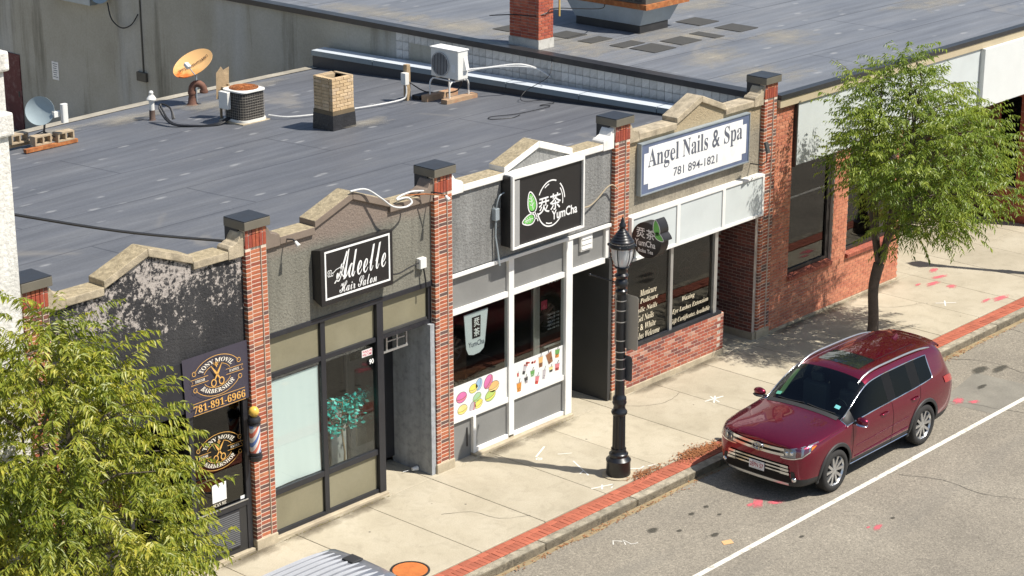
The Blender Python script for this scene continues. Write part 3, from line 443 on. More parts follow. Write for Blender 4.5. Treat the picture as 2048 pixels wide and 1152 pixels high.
c = mixc(nt, ramp(nt, v2.outputs['Distance'], [(.02, .5), (.07, 0)]), c, (.09,.085,.075))
nt.links.new(c, b.inputs['Base Color']); b.inputs['Roughness'].default_value = .93; add_bump(nt, b, n2, .5, .006)

CONC, nt, b = new_mat('sidewalk_concrete')
v = coords(nt, kind='Object'); oi = nt.nodes.new('ShaderNodeObjectInfo')
va = nt.nodes.new('ShaderNodeVectorMath'); va.operation = 'ADD'; nt.links.new(v, va.inputs[0]); nt.links.new(oi.outputs['Location'], va.inputs[1]); v = va.outputs[0]
n1 = tex_noise(nt, v, .9, 6, .62); n2 = tex_noise(nt, v, 45, 3, .65); n3 = tex_noise(nt, v, 3.5, 6, .7, .6)
c = ramp(nt, n1, [(.25, (.37,.325,.235)), (.5, (.44,.39,.29)), (.75, (.50,.45,.345))])
c = mixc(nt, 1.0, c, ramp(nt, n2, [(.3, .86), (.7, 1.07)]), 'MULTIPLY')
c = mixc(nt, ramp(nt, n3, [(.5, 0), (.75, .5)]), c, (.27,.235,.17))
c = mixc(nt, 1.0, c, ramp(nt, oi.outputs['Random'], [(0, .9), (.5, 1.0), (1, 1.06)]), 'MULTIPLY')
vg = N(nt, 'ShaderNodeTexVoronoi', Scale=2.6); nt.links.new(v, vg.inputs['Vector'])
gum = ramp(nt, vg.outputs['Distance'], [(.045, .85), (.062, 0)])
vr = ramp(nt, vg.outputs['Color'], [(.45, 0), (.5, 1)])
c = mixc(nt, mixc(nt, 1.0, gum, vr, 'MULTIPLY'), c, (.10,.09,.075))
nt.links.new(c, b.inputs['Base Color']); b.inputs['Roughness'].default_value = .9; add_bump(nt, b, n2, .2, .003)

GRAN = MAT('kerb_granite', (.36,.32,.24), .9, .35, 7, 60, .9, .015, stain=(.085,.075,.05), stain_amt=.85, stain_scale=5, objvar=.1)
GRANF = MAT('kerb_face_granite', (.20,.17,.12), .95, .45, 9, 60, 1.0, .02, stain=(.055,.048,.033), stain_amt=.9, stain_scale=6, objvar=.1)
SOIL = MAT('joint_dirt', (.12,.09,.06), 1, .3, 8, 60, .3)
PAVER = MAT('red_paver', (.40,.115,.065), .88, .22, 3.0, 60, .3, .003, objvar=.14, stain=(.30,.14,.09), stain_amt=.5, stain_scale=3)
MORT = MAT('mortar', (.66,.56,.45), .95, .15, 6, 80, .3, .003)
MORTD = MAT('grey_mortar', (.50,.43,.36), .95, .2, 5, 80, .3, .003)
BRK = BRICK('pier_brick', [(.38,.105,.052),(.42,.13,.062),(.33,.085,.046),(.44,.145,.07),(.36,.105,.058),(.19,.075,.055),(.40,.115,.052),(.13,.078,.068),(.30,.085,.05),(.45,.17,.085),(.24,.08,.055)])
BRKS = BRICK('soldier_brick', [(.34,.07,.035),(.30,.06,.035),(.37,.085,.04),(.27,.065,.04)])
BRKM = BRICK('mixed_brick', [(.38,.11,.062),(.27,.075,.05),(.42,.16,.10),(.33,.09,.055),(.18,.062,.05),(.39,.125,.072),(.44,.24,.175),(.34,.085,.05),(.23,.072,.055)])
BRKO = BRICK('orange_brick', [(.52,.20,.11),(.48,.17,.092),(.56,.24,.14),(.46,.155,.088),(.52,.21,.12),(.43,.15,.09)])
BRKC = BRICK('chimney_brick', [(.38,.085,.045),(.43,.105,.055),(.34,.075,.045),(.46,.13,.07)])
BRKY = BRICK('yellow_brick', [(.60,.43,.24),(.56,.40,.23),(.64,.47,.28),(.58,.43,.27),(.52,.37,.21)])
STONE = MAT('cast_stone', (.44,.375,.265), .9, .18, 5, 50, .3, .004, stain=(.28,.22,.15), stain_amt=.5)
COPE = MAT('coping_concrete', (.44,.37,.26), .95, .35, 6, 70, .8, .01, stain=(.17,.14,.10), stain_amt=.75, stain_scale=4)
COPEG = MAT('coping_gravel', (.40,.33,.21), .95, .4, 14, 70, 1.0, .015, stain=(.20,.16,.09), stain_amt=.6, stain_scale=9)
WHITEP = MAT('white_paint', (.80,.78,.73), .6, .06, 3, 50, .1, .002, stain=(.45,.42,.37), stain_amt=.3, stain_scale=5)
CAPM = MAT('dark_metal', (.028,.028,.03), .38, .15, 4, 60, .05, .002, metal=.0, stain=(.07,.065,.06), stain_amt=.4)
CAPF = MAT('bronze_metal', (.15,.135,.105), .4, .1, 3, 60, .03, .002)
FRB = MAT('black_frame', (.022,.023,.028), .42, .15, 5, 60, .03)
FRW = MAT('white_frame', (.78,.77,.73), .5, .05, 3, 60, .03, stain=(.5,.48,.42), stain_amt=.25)
FRA = MAT('aluminium', (.55,.55,.53), .38, .06, 3, 60, .02, metal=.7)
OLIVE = MAT('olive_panel', (.215,.195,.125), .7, .1, 2, 50, .1, .002, stain=(.30,.28,.2), stain_amt=.3, stain_scale=1.0)
GREYP = MAT('grey_panel', (.205,.205,.195), .72, .08, 2, 50, .1, .002, stain=(.3,.3,.28), stain_amt=.25, stain_scale=1.0)
PALE = MAT('pale_panel', (.56,.60,.59), .5, .04, 2, 50, .04, .002, stain=(.45,.48,.47), stain_amt=.3)
DARKW = MAT('dark_wall', (.036,.036,.036), .75, .2, 3, 40, .2, .004, stain=(.055,.053,.05), stain_amt=.5)
GLS = GLASS('window_glass', (.90,.93,.92), boost=1.2)
GLSD = GLASS('tinted_glass', (.30,.31,.30), boost=1.6)
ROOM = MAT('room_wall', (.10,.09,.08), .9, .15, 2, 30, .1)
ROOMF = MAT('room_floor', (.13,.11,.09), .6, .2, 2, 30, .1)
BLACKS = MAT('sign_black', (.018,.017,.017), .35, .1, 3, 50, .02)
SIGNW = FLAT('sign_white', (.82,.82,.80), .45)
CREAMT = FLAT('cream_print', (.80,.74,.62), .5)
GOLDT = FLAT('gold_print', (.72,.40,.10), .5)

def STUCCO(name, stops, peel=None, scale=26.0, bump=.9, gradz=None):
    """rough sprayed stucco; peel=(colour, z0, z1) shows bare render where the paint has come off"""
    m, nt, b = new_mat(name); v = coords(nt)
    n1 = tex_noise(nt, v, 1.1, 6, .6); n2 = tex_noise(nt, v, scale, 5, .65)
    c = ramp(nt, n1, stops)
    run = tex_noise(nt, coords(nt, (5.5,5.5,.4)), 1.0, 5, .6); c = mixc(nt, 1.0, c, ramp(nt, run, [(.35, .8), (.6, 1.06)]), 'MULTIPLY')
    c = mixc(nt, 1.0, c, ramp(nt, n2, [(.3, .72), (.5, 1), (.72, 1.14)]), 'MULTIPLY')
    if gradz:
        sx = nt.nodes.new('ShaderNodeSeparateXYZ'); nt.links.new(v, sx.inputs[0])
        col2, z0, z1 = gradz
        mr = N(nt, 'ShaderNodeMapRange'); mr.inputs[1].default_value = z0; mr.inputs[2].default_value = z1
        nz = nt.nodes.new('ShaderNodeMath'); nz.operation = 'MULTIPLY_ADD'; nz.inputs[1].default_value = .35
        nt.links.new(n1, nz.inputs[0]); nt.links.new(sx.outputs[2], nz.inputs[2]); nt.links.new(nz.outputs[0], mr.inputs[0])
        c = mixc(nt, mr.outputs[0], c, mixc(nt, 1.0, col2, ramp(nt, n2, [(.3,.8),(.7,1.1)]), 'MULTIPLY'))
    if peel:
        pc, z0, z1 = peel
        sx = nt.nodes.new('ShaderNodeSeparateXYZ'); nt.links.new(v, sx.inputs[0])
        zr = N(nt, 'ShaderNodeMapRange'); zr.inputs[1].default_value = z0; zr.inputs[2].default_value = z1; zr.inputs[3].default_value = -.05; zr.inputs[4].default_value = .055
        nt.links.new(sx.outputs[2], zr.inputs[0])
        n3 = tex_noise(nt, coords(nt, (1,1,.75)), 2.3, 9, .74, .25)
        n4 = tex_noise(nt, v, 11, 8, .8)
        a = nt.nodes.new('ShaderNodeMath'); a.operation = 'MULTIPLY_ADD'; a.inputs[1].default_value = .55; nt.links.new(n4, a.inputs[0]); h3 = nt.nodes.new('ShaderNodeMath'); h3.operation = 'MULTIPLY'; h3.inputs[1].default_value = .45; nt.links.new(n3, h3.inputs[0]); nt.links.new(h3.outputs[0], a.inputs[2])
        a2 = nt.nodes.new('ShaderNodeMath'); a2.operation = 'ADD'; nt.links.new(a.outputs[0], a2.inputs[0]); nt.links.new(zr.outputs[0], a2.inputs[1])
        c = mixc(nt, ramp(nt, a2.outputs[0], [(.545, 0), (.575, .9)]), c, mixc(nt, 1.0, pc, ramp(nt, n4, [(.3,.7),(.7,1.15)]), 'MULTIPLY'))
    nt.links.new(c, b.inputs['Base Color']); b.inputs['Roughness'].default_value = .9
    add_bump(nt, b, n2, bump, .02); return m
ST_A = STUCCO('peeling_black_stucco', [(.3,(.02,.02,.023)),(.7,(.045,.044,.045))], peel=((.47,.42,.38), 3.75, 4.6))
ST_B = STUCCO('olive_stucco', [(.3,(.175,.168,.135)),(.7,(.215,.205,.168))], gradz=((.235,.185,.15), 4.78, 5.0), scale=24)
ST_C = STUCCO('grey_stucco', [(.3,(.20,.20,.19)),(.7,(.245,.245,.235))], scale=22)
ST_D = STUCCO('bare_stucco', [(.3,(.25,.22,.17)),(.7,(.33,.29,.22))], gradz=((.40,.32,.20), 4.45, 4.9), scale=30, bump=1.0)
ST_R = STUCCO('recess_stucco', [(.3,(.33,.35,.37)),(.7,(.42,.44,.46))], scale=9, bump=.5)

ROOFM, nt, b = new_mat('roof_membrane')
v = coords(nt); vs1 = coords(nt, (.28, 1.25, 1), (0,0,R(8)))
n1 = tex_noise(nt, vs1, 1.1, 7, .62); n2 = tex_noise(nt, v, 30, 4, .6); n3 = tex_noise(nt, coords(nt, (.12, 2.2, 1), (0,0,R(8))), 2.2, 5, .7)
c = ramp(nt, n1, [(.25, (.088,.093,.105)), (.5, (.112,.117,.129)), (.75, (.142,.146,.154))])
c = mixc(nt, 1.0, c, ramp(nt, n3, [(.3, .82), (.7, 1.2)]), 'MULTIPLY')
c = mixc(nt, 1.0, c, ramp(nt, n2, [(.3, .88), (.7, 1.1)]), 'MULTIPLY')
vd = N(nt, 'ShaderNodeTexVoronoi', Scale=1.7, Randomness=1.0); nt.links.new(coords(nt, (.62, 1.35, 1), (0,0,R(8))), vd.inputs['Vector'])
dn = nt.nodes.new('ShaderNodeMath'); dn.operation = 'MULTIPLY_ADD'; dn.inputs[1].default_value = .16; nt.links.new(tex_noise(nt, v, 7, 3), dn.inputs[0]); nt.links.new(vd.outputs['Distance'], dn.inputs[2])
spot = ramp(nt, dn.outputs[0], [(.16, .5), (.245, 0)])
c = mixc(nt, spot, c, (.34,.34,.335))
dust = ramp(nt, tex_noise(nt, v, .33, 6, .62, .6), [(.62, 0), (.72, .4)])
c = mixc(nt, dust, c, (.30,.27,.22))
bw = N(nt, 'ShaderNodeTexBrick', Scale=1.0); bw.inputs['Brick Width'].default_value = 7.0; bw.inputs['Row Height'].default_value = 2.0; bw.inputs['Mortar Size'].default_value = .018; bw.inputs['Color1'].default_value = (0,0,0,1); bw.inputs['Color2'].default_value = (0,0,0,1); bw.inputs['Mortar'].default_value = (1,1,1,1)
nt.links.new(coords(nt, (1,1,1), (0,0,R(1.5))), bw.inputs['Vector'])
c = mixc(nt, ramp(nt, bw.outputs['Color'], [(0, 0), (1, .6)]), c, (.035,.037,.045))
nt.links.new(c, b.inputs['Base Color']); b.inputs['Roughness'].default_value = .62; b.inputs['Specular IOR Level'].default_value = .45; add_bump(nt, b, n1, .25, .02)
RUST = MAT('rust', (.36,.12,.035), .85, .4, 8, 60, .4, .004, stain=(.55,.30,.12), stain_amt=.6, stain_scale=9)
GALV = MAT('galvanised_steel', (.36,.41,.44), .42, .12, 3, 40, .05, metal=.3, stain=(.25,.27,.28), stain_amt=.4)
PLASW = MAT('white_plastic', (.74,.73,.68), .45, .05, 3, 50, .03, stain=(.5,.48,.42), stain_amt=.2)
CABLE = FLAT('black_cable', (.012,.012,.013), .5)
CABLEW = FLAT('white_cable', (.62,.62,.60), .5)
WOODT = MAT('weathered_timber', (.40,.29,.17), .9, .3, 6, 60, .4, .004, stain=(.2,.13,.08), stain_amt=.5, stain_scale=6)

# ================================================================== SETTING
mb = MB(); mb.quad((-700,-700,-.145),(900,-700,-.145),(900,900,-.145),(-700,900,-.145))
tag(mb.build('ground', MAT('far_ground', (.22,.20,.16), .95, .2, .2, 5, .1)), kind='structure')
mb = MB(); mb.box(-90, 130, -14.5, -3.19, -.4, -.13)
tag(mb.build('road', ASPH), kind='structure')
sidewalk = MB().box(-60, 80, -3.01, 1.1, -.3, -.028).build('sidewalk', SOIL); tag(sidewalk, kind='structure')
JX = [.8+1.522*i for i in range(-8, 22)]
for i in range(len(JX)-1):
    x0, x1 = JX[i]+.006, JX[i+1]-.006
    me = piece_mesh('paving_slab', x1-x0, 2.60-.012, .2, CONC, .006)
    piece('paving_slab', me, sidewalk, ((x0+x1)/2, -.045-1.3, -.1+rnd.uniform(-.002,.002)))
    me = piece_mesh('paving_slab', x1-x0, 1.12, .2, CONC, .006)
    piece('paving_slab', me, sidewalk, ((x0+x1)/2, -.045+.566, -.1+rnd.uniform(-.002,.002)))
# red paver band: headers along the kerb, a course of stretchers behind them
pmh = [piece_mesh('paver', .0965, .205, .1, PAVER, .004, .0012, i) for i in range(4)]; pms = [piece_mesh('paver', .1985, .118, .1, PAVER, .004, .0012, 7+i) for i in range(3)]
slots = [(k*.1015, -2.895, 0) for k in range(-60, 230)] + [(k*.203+.03, -2.729, 1) for k in range(-30, 115)]
vis = [s for s in slots if .7 < s[0] < 8.0 or 14.2 < s[0] < 19.6]
vis.sort(key=lambda s: (s[0]+19.3)**2 + (s[1]+22.9)**2); near = set(vis[:300])
band = MB()
for k, (x, y, r_) in enumerate(slots):
    if (x, y, r_) in near: piece('paver', pms[k % 3] if r_ else pmh[k % 4], sidewalk, (x, y, -.049+rnd.uniform(-.003,.003)))
    else:
        hx, hy = (.099,.059) if r_ else (.048,.1025)
        band.box(x-hx, x+hx, y-hy, y+hy, -.1, .0+rnd.uniform(-.003,.003))
tag(band.build('paver_band', PAVER, sidewalk), kind='stuff')
kerb = MB().box(-60, 80, -3.17, -3.02, -.4, -.05).build('kerb', SOIL); tag(kerb, kind='structure')
kx = [-30.0]
for st_ in (-27.6,-25.1,-22.9,-20.2,-18,-15.4,-13.1,-10.6,-8.4,-5.9,-3.6,-1.2,.95,3.23,5.54,7.9,10.3,12.6,15.0,17.34,19.8,22.1,24.6,27,29.5,32): kx.append(st_)
for i in range(len(kx)-1):
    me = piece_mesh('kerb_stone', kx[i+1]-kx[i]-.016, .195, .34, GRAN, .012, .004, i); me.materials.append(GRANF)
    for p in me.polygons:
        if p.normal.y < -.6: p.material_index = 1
    piece('kerb_stone', me, kerb, ((kx[i]+kx[i+1])/2, -3.104+rnd.uniform(-.006,.006), -.168+rnd.uniform(-.006,.006)))
# gutter dirt along the kerb, lane line
mb = MB(); gp = []
for i in range(120):
    x = -12+i*.35; gp.append((x, -3.215-.10-.10*mnoise.noise(Vector((x*.8,3,0)))-.05*mnoise.noise(Vector((x*3.3,7,0)))))
for a, c_ in zip(gp, gp[1:]): mb.quad((a[0],a[1],-.1285),(c_[0],c_[1],-.1285),(c_[0],-3.2,-.1285),(a[0],-3.2,-.1285))
DIRT = MAT('gutter_dirt', (.30,.23,.13), 1, .3, 4, 60, .5)
tag(mb.build('gutter_dirt', DIRT), kind='structure')
LINEP, nt, b = new_mat('road_paint'); v = coords(nt)
n1 = tex_noise(nt, v, 9, 6, .75); n2 = tex_noise(nt, v, 1.1, 3)
c = mixc(nt, ramp(nt, n1, [(.52, 0), (.64, .85)]), (.70,.67,.58), (.30,.27,.22)); nt.links.new(c, b.inputs['Base Color']); b.inputs['Roughness'].default_value = .8
mb = MB()
for i in range(-40, 90):
    mb.quad((i*.6,-5.56,-.126),(i*.6+.6,-5.56,-.126),(i*.6+.6,-5.46,-.126),(i*.6,-5.46,-.126))
tag(mb.build('lane_line', LINEP), kind='structure')
yard = MB().box(-40, 13.55, 12.9, 60, -.3, -.02).build('yard', MAT('yard_concrete', (.30,.27,.22), .95, .2, 1, 30, .3)); tag(yard, kind='structure')

# ================================================================== SHOP BUILDING
shop = empty('shop_building', (0, 0, 0), 'low row of four grey and black storefronts between red brick piers', 'building')
ZB = .17
b_head = piece_mesh('brick', .094, .10, .055, BRK, .003, .0008, 1)
b_str = piece_mesh('brick', .198, .10, .055, BRK, .003, .0008, 2)
b_sol = piece_mesh('brick', .061, .10, .195, BRKS, .003, .0008, 3)
b_top = piece_mesh('brick', .061, .10, .080, BRK, .003, .0008, 4)
def pier(x0, side_depth=.34):
    m = MB(); m.box(x0+.004, x0+.104, .0035, side_depth, 0, 5.25); m.box(x0+.104, x0+.312, .0255, side_depth-.01, 0, 5.25); m.box(x0+.312, x0+.416, .0035, side_depth, 0, 5.25)
    p = m.build('pier', MORT, shop)
    k = 0
    while ZB + (k+1)*.0677 < 4.955:
        z = ZB + .004 + (k+.5)*.0677
        piece('brick', b_head, p, (x0+.05, .05, z)); piece('brick', b_str, p, (x0+.208, .072, z)); piece('brick', b_head, p, (x0+.366, .05, z)); k += 1
    for q in range(6):
        piece('brick', b_sol, p, (x0+.035+q*.07, .046, 5.055)); piece('brick', b_top, p, (x0+.035+q*.07, .046, 5.203))
    MB().box(x0-.012, x0+.432, -.012, .2, -.02, ZB).build('pier_base', STONE, p, bevel=.012)
    c_ = MB(); c_.box(x0-.035, x0+.475, -.045, .44, 5.252, 5.385, 0); c = c_.build('pier_cap', CAPF, p, bevel=.006)
    MB().box(x0-.03, x0+.47, -.04, .435, 5.385, 5.398).build('cap_sheet', CAPM, p)
    s = MB(); s.box(x0-.03, x0+.45, .13, .43, 4.62, 5.252); s.build('metal_flashing', CAPM, p, bevel=.004)
    return p
PX = [-3.97, 0.0, 4.06, 8.72, 13.30]
piers = [pier(x) for x in PX]

# ---- parapets with their stepped gables
def parapet(x0, x1, g0, gp_, g1, smat, cmat_front, cmat_top, fl=4.86, pk=5.23, ft=4.93):
    m = MB(); m.prism_y([(x0, 3.47), (x1, 3.47), (x1, fl+.02), (g1, fl+.02), (g1, ft+.02), (gp_, pk+.02), (g0, ft+.02), (g0, fl+.02), (x0, fl+.02)], .085, .34)
    w = m.build('parapet_wall', smat, shop)
    t = .125
    def seg(xa, za, xb, zb, y0=.03):
        q = MB(); q.prism_y([(xa, za), (xb, zb), (xb, zb+t), (xa, za+t)], y0, .40)
        # top face its own gravelly material
        o = q.build('coping', [cmat_front, cmat_top], w, bevel=.012)
        for p in o.data.polygons:
            if p.normal.z > .5: p.material_index = 1
        return o
    def scroll(x, d):
        pr = [(0, 0), (.30, 0), (.30, .17), (.26, .21), (.22, .20), (.17, .23), (.12, .24), (.08, .31), (.04, .36), (0, .38)]
        pts = [(x+d*a, fl-.012+b_) for a, b_ in pr]
        if d < 0: pts = pts[::-1]
        MB().prism_y(pts, .026, .30).build('scroll', cmat_front, w, bevel=.01)
    scroll(x0+.002, 1); scroll(x1-.002, -1)
    seg(x0+.303, fl, g0-.002, fl); seg(g1+.002, fl, x1-.303, fl)
    seg(g0, ft+.02, gp_-.001, pk+.02, .034); seg(gp_+.001, pk+.02, g1, ft+.02, .034)
    return w
BPAINT = MAT('brown_paint', (.205,.16,.125), .85, .12, 4, 50, .3)
parapet(-3.55, 0.0, -2.58, -1.78, -.97, ST_A, COPE, COPEG)
parapet(.42, 4.06, 1.45, 2.27, 3.08, ST_B, BPAINT, COPEG)
parapet(4.48, 8.72, 5.80, 6.69, 7.58, ST_C, WHITEP, COPEG)
parapet(9.14, 13.30, 10.56, 11.31, 12.08, ST_D, COPE, COPE)

# ---- roof, side parapets
def rz(y): return 4.41-.0508*y
m = MB()
nx, ny = 18, 26
def roofpt(i, j):
    x = -3.9+17.12*i/nx; y = .3+12.6*j/ny
    return (x, y, rz(y) - (.24*max(0,(8.5-x)/12.4)*(y/12.9)) + .02*mnoise.noise(Vector((x*.5,y*.5,1))))
for i in range(nx):
    for j in range(ny):
        m.quad(roofpt(i,j), roofpt(i+1,j), roofpt(i+1,j+1), roofpt(i,j+1))
roof = m.build('roof', ROOFM, shop, smooth=60, weld=True)
MB().box(-3.9, 13.22, 12.62, 12.9, 0, 3.3).build('rear_wall', ST_D, shop)
MB().box(-3.95, -3.62, .35, 12.9, 0, 4.35).build('side_wall', ST_D, shop)
m = MB()
for i in range(12): m.quad(*[Vector(roofpt(*p))+Vector((0, .03 if p[1]>ny-1 else 0, dz)) for p, dz in (((i*1.5,ny),.03),((i*1.5+1.5,ny),.03),((i*1.5+1.5,ny-.5),.012),((i*1.5,ny-.5),.012))])
m.build('roof_edge', MAT('edge_strip', (.33,.30,.24), .8, .25, 2, 30, .2), roof)
# right-hand parapet with metal coping
def zc(y): return 4.52-.0268*y
m = MB()
ys = [.45+i*(12.4/6) for i in range(7)]
for a, c_ in zip(ys, ys[1:]):
    m.add([(13.14,a,3.2),(13.14,c_,3.2),(13.46,c_,3.2),(13.46,a,3.2),(13.14,a,zc(a)-.02),(13.14,c_,zc(c_)-.02),(13.46,c_,zc(c_)-.02),(13.46,a,zc(a)-.02)],
          [(0,3,2,1),(4,5,6,7),(0,1,5,4),(1,2,6,5),(2,3,7,6),(3,0,4,7)])
sp = m.build('side_parapet', MAT('parapet_membrane', (.035,.037,.045), .5, .2, 2, 30, .2, stain=(.06,.06,.065), stain_amt=.4), shop)
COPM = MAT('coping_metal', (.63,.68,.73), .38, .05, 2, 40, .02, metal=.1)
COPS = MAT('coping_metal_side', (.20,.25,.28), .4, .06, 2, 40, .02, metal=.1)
for a, c_ in zip(ys, ys[1:]):
    q = MB(); e = .012
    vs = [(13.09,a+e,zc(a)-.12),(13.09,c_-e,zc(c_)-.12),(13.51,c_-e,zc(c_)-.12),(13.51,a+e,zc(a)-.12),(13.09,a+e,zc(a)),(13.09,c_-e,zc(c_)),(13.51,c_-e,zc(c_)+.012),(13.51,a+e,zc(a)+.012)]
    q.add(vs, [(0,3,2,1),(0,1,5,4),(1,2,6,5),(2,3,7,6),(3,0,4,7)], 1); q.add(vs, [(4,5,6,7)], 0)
    q.build('metal_coping', [COPM, COPS], sp)

# ---- shop interiors (one dark room each)
def room(x0, x1, ra, rb_, y0=.2, y1=4.0, z1=3.4, fl=.12, yr=1.04, col=ROOM):
    """dark shop room; ra..rb_ is the entry recess, left open at the front"""
    m = MB()
    m.quad((x0,y1,fl),(x1,y1,fl),(x1,y1,z1),(x0,y1,z1))
    m.quad((x0,y0 if ra > x0+.1 else yr,0),(x0,y1,0),(x0,y1,z1),(x0,y0 if ra > x0+.1 else yr,z1)); m.quad((x1,y1,0),(x1,y0 if rb_ < x1-.1 else yr,0),(x1,y0 if rb_ < x1-.1 else yr,z1),(x1,y1,z1))
    m.quad((x0,yr,z1),(x0,y1,z1),(x1,y1,z1),(x1,yr,z1)); m.quad((x0,yr,fl),(x1,yr,fl),(x1,y1,fl),(x0,y1,fl), 1)
    for a, c_ in ((x0, ra), (rb_, x1)):
        if c_-a > .15:
            m.quad((a,y0,z1),(a,yr,z1),(c_,yr,z1),(c_,y0,z1)); m.quad((a,y0,fl),(c_,y0,fl),(c_,yr,fl),(a,yr,fl), 1)
    return m.build('interior', [col, ROOMF], shop)
def frame(name, mat, boxes, bev=.004):
    m = MB()
    for b_ in boxes: m.box(*b_)
    return m.build(name, mat, shop, bevel=bev)
def pane(par, x0, x1, z0, z1, y, mat=None, name='pane', t=.008):
    return MB().box(x0, x1, y, y+t, z0, z1).build(name, mat or GLS, par)
def panel(par, x0, x1, z0, z1, y, mat, name='panel', t=.03):
    return MB().box(x0, x1, y, y+t, z0, z1).build(name, mat, par)
FY = .10       # front of the window frames
# ---------- bay B: hair salon
fb = frame('storefront_frame', FRB, [
    (.42,4.06,FY-.03,.22,3.385,3.468), (.42,.475,FY,.2,.06,3.384), (1.555,1.655,FY+.001,.2,.06,3.384), (2.77,2.915,FY-.025,.21,.05,3.384),
    (.476,1.554,FY+.002,.19,2.725,2.80), (1.656,2.769,FY+.002,.19,2.725,2.80), (2.916,4.05,FY+.002,.19,2.725,2.80),
    (.476,1.554,FY+.002,.19,.735,.83), (1.656,2.769,FY+.002,.19,.735,.83), (.476,1.554,FY+.002,.19,.05,.115), (1.656,2.769,FY+.002,.19,.05,.115), (3.985,4.058,FY,.2,2.80,3.384)])
for a, c_ in ((.477,1.553),(1.657,2.768),(2.917,3.984)): panel(fb, a, c_, 2.801, 3.384, FY+.05, OLIVE, 'transom_panel')
for a, c_ in ((.477,1.553),(1.657,2.768)): panel(fb, a, c_, .116, .734, FY+.05, OLIVE, 'bulkhead_panel')
pane(fb, .477, 1.553, .831, 2.724, FY+.03); pane(fb, 1.657, 2.768, .831, 2.724, FY+.03)
CURT, nt, b = new_mat('window_film'); b.inputs['Base Color'].default_value = (.80,.86,.85,1); b.inputs['Roughness'].default_value = .7
cv = coords(nt); add_bump(nt, b, tex_noise(nt, coords(nt, (2.0,1,.6)), 1.6, 3, .5), .08, .03)
m = MB()
for i in range(24):
    for j in range(20):
        def cp(i, j):
            x = .49+1.05*i/24; z = .84+1.80*j/20
            return (x, FY+.07+.010*math.sin(x*7+z*1.4)*max(0,1-j/7)**1.5+.001*math.sin(x*31+z*2), z)
        m.quad(cp(i,j), cp(i+1,j), cp(i+1,j+1), cp(i,j+1))
m.build('window_curtain', CURT, fb, smooth=60, weld=True)
MB().box(.44, 2.93, .02, .26, -.02, .048).build('sill', STONE, shop, bevel=.012)
frame('entry_frame', FRB, [(2.82,2.9,.211,.93,.05,.12), (2.82,2.9,.211,.93,2.66,2.80), (2.82,2.9,.90,.97,.121,2.659), (2.905,3.95,.93,.99,2.05,2.12),(2.905,2.98,.93,.99,.12,2.05),(3.72,3.95,.93,.99,.12,2.7),(2.905,3.72,.93,.99,2.62,2.7)])
dr = MB().box(2.99,3.71,.95,.985,.06,2.04).build('door', FRB, shop); 
pane(dr, 3.06, 3.64, .55, 1.95, .945, GLSD); MB().box(3.0,3.05,.90,.93,1.0,1.25).build('door_handle', FRA, dr)
MB().box(3.05,3.65,.944,.949,1.12,1.15).build('push_bar', FRB, dr)
pane(shop, 2.98, 3.72, 2.121, 2.62, .955, GLSD, 'transom_pane')
MB().box(2.855,2.865,.212,.899,.121,2.659).build('side_pane', GLS, shop)
MB().box(3.955,4.059,.03,.98,.0,2.72).build('recess_wall', ST_R, shop)
MB().box(2.8,3.96,.1,.99,2.81,2.85).build('soffit', DARKW, shop)
w_ = MB()
for x_ in (2.93,3.16,3.40,3.62): w_.box(x_,x_+.03,.27,.30,2.42,2.70)
w_.box(2.925,3.655,.26,.31,2.705,2.735); w_.box(2.925,3.655,.26,.31,2.39,2.418); w_.box(3.19,3.60,.275,.295,2.56,2.58)
w_.build('transom_grille', FRA, shop)
# ---------- bay C: tea shop
fc = frame('storefront_frame', FRW, [
    (4.48,8.72,FY-.05,.2,3.385,3.445),
    (4.482,4.53,FY,.2,.84,3.384), (5.975,6.11,FY-.01,.2,.10,3.384), (7.48,7.655,FY-.03,.2,.05,3.384), (8.60,8.718,FY-.005,.2,2.79,3.384),
    (4.531,5.974,FY+.002,.19,2.70,2.80), (6.111,7.479,FY+.002,.19,2.70,2.80), (7.656,8.599,FY+.002,.19,2.70,2.80),
    (4.531,5.974,FY+.002,.19,.735,.835), (6.111,7.479,FY+.002,.19,.735,.835), (5.06,5.13,FY-.005,.19,.05,.734),
    (5.131,5.974,FY+.002,.19,.05,.125), (6.111,7.479,FY+.002,.19,.05,.125)])
for a, c_ in ((4.532,5.973),(6.112,7.478),(7.657,8.598)): panel(fc, a, c_, 2.801, 3.384, FY+.05, GREYP, 'transom_panel')
for a, c_ in ((5.132,5.973),(6.112,7.478)): panel(fc, a, c_, .126, .734, FY+.05, GREYP, 'bulkhead_panel')
pane(fc, 4.532, 5.973, .836, 2.699, FY+.03); pane(fc, 6.112, 7.478, .836, 2.699, FY+.03)
MB().box(5.06, 7.66, .02, .28, -.02, .048).build('sill', STONE, shop, bevel=.012)
ad = MB(); ad.box(4.53,5.055,.16,.2,.0,.733); o = ad.build('access_door', GREYP, shop); MB().box(4.95,4.965,.14,.159,.2,.55).build('door_handle', CAPM, o)
frame('entry_frame', FRA, [(7.56,7.63,.205,.97,.05,.12),(7.56,7.63,.205,.97,2.66,2.8),(7.56,7.63,.93,.99,.121,2.659),(7.64,7.70,.97,1.03,.1,2.7),(8.56,8.63,.97,1.03,.1,2.7),(7.701,8.559,.97,1.03,2.62,2.7)])
dr = MB()
for bx_ in ((7.705,7.80,.985,1.02,.06,2.56),(8.46,8.555,.985,1.02,.06,2.56),(7.801,8.459,.985,1.02,2.46,2.56),(7.801,8.459,.985,1.02,.06,.26)): dr.box(*bx_)
dr = dr.build('door', FRA, shop); pane(dr, 7.801, 8.459, .261, 2.459, .998)
MB().box(7.9,8.4,.95,.975,1.02,1.05).build('push_bar', FRA, dr)
MB().box(7.59,7.60,.206,.929,.121,2.659).build('side_pane', GLS, shop)
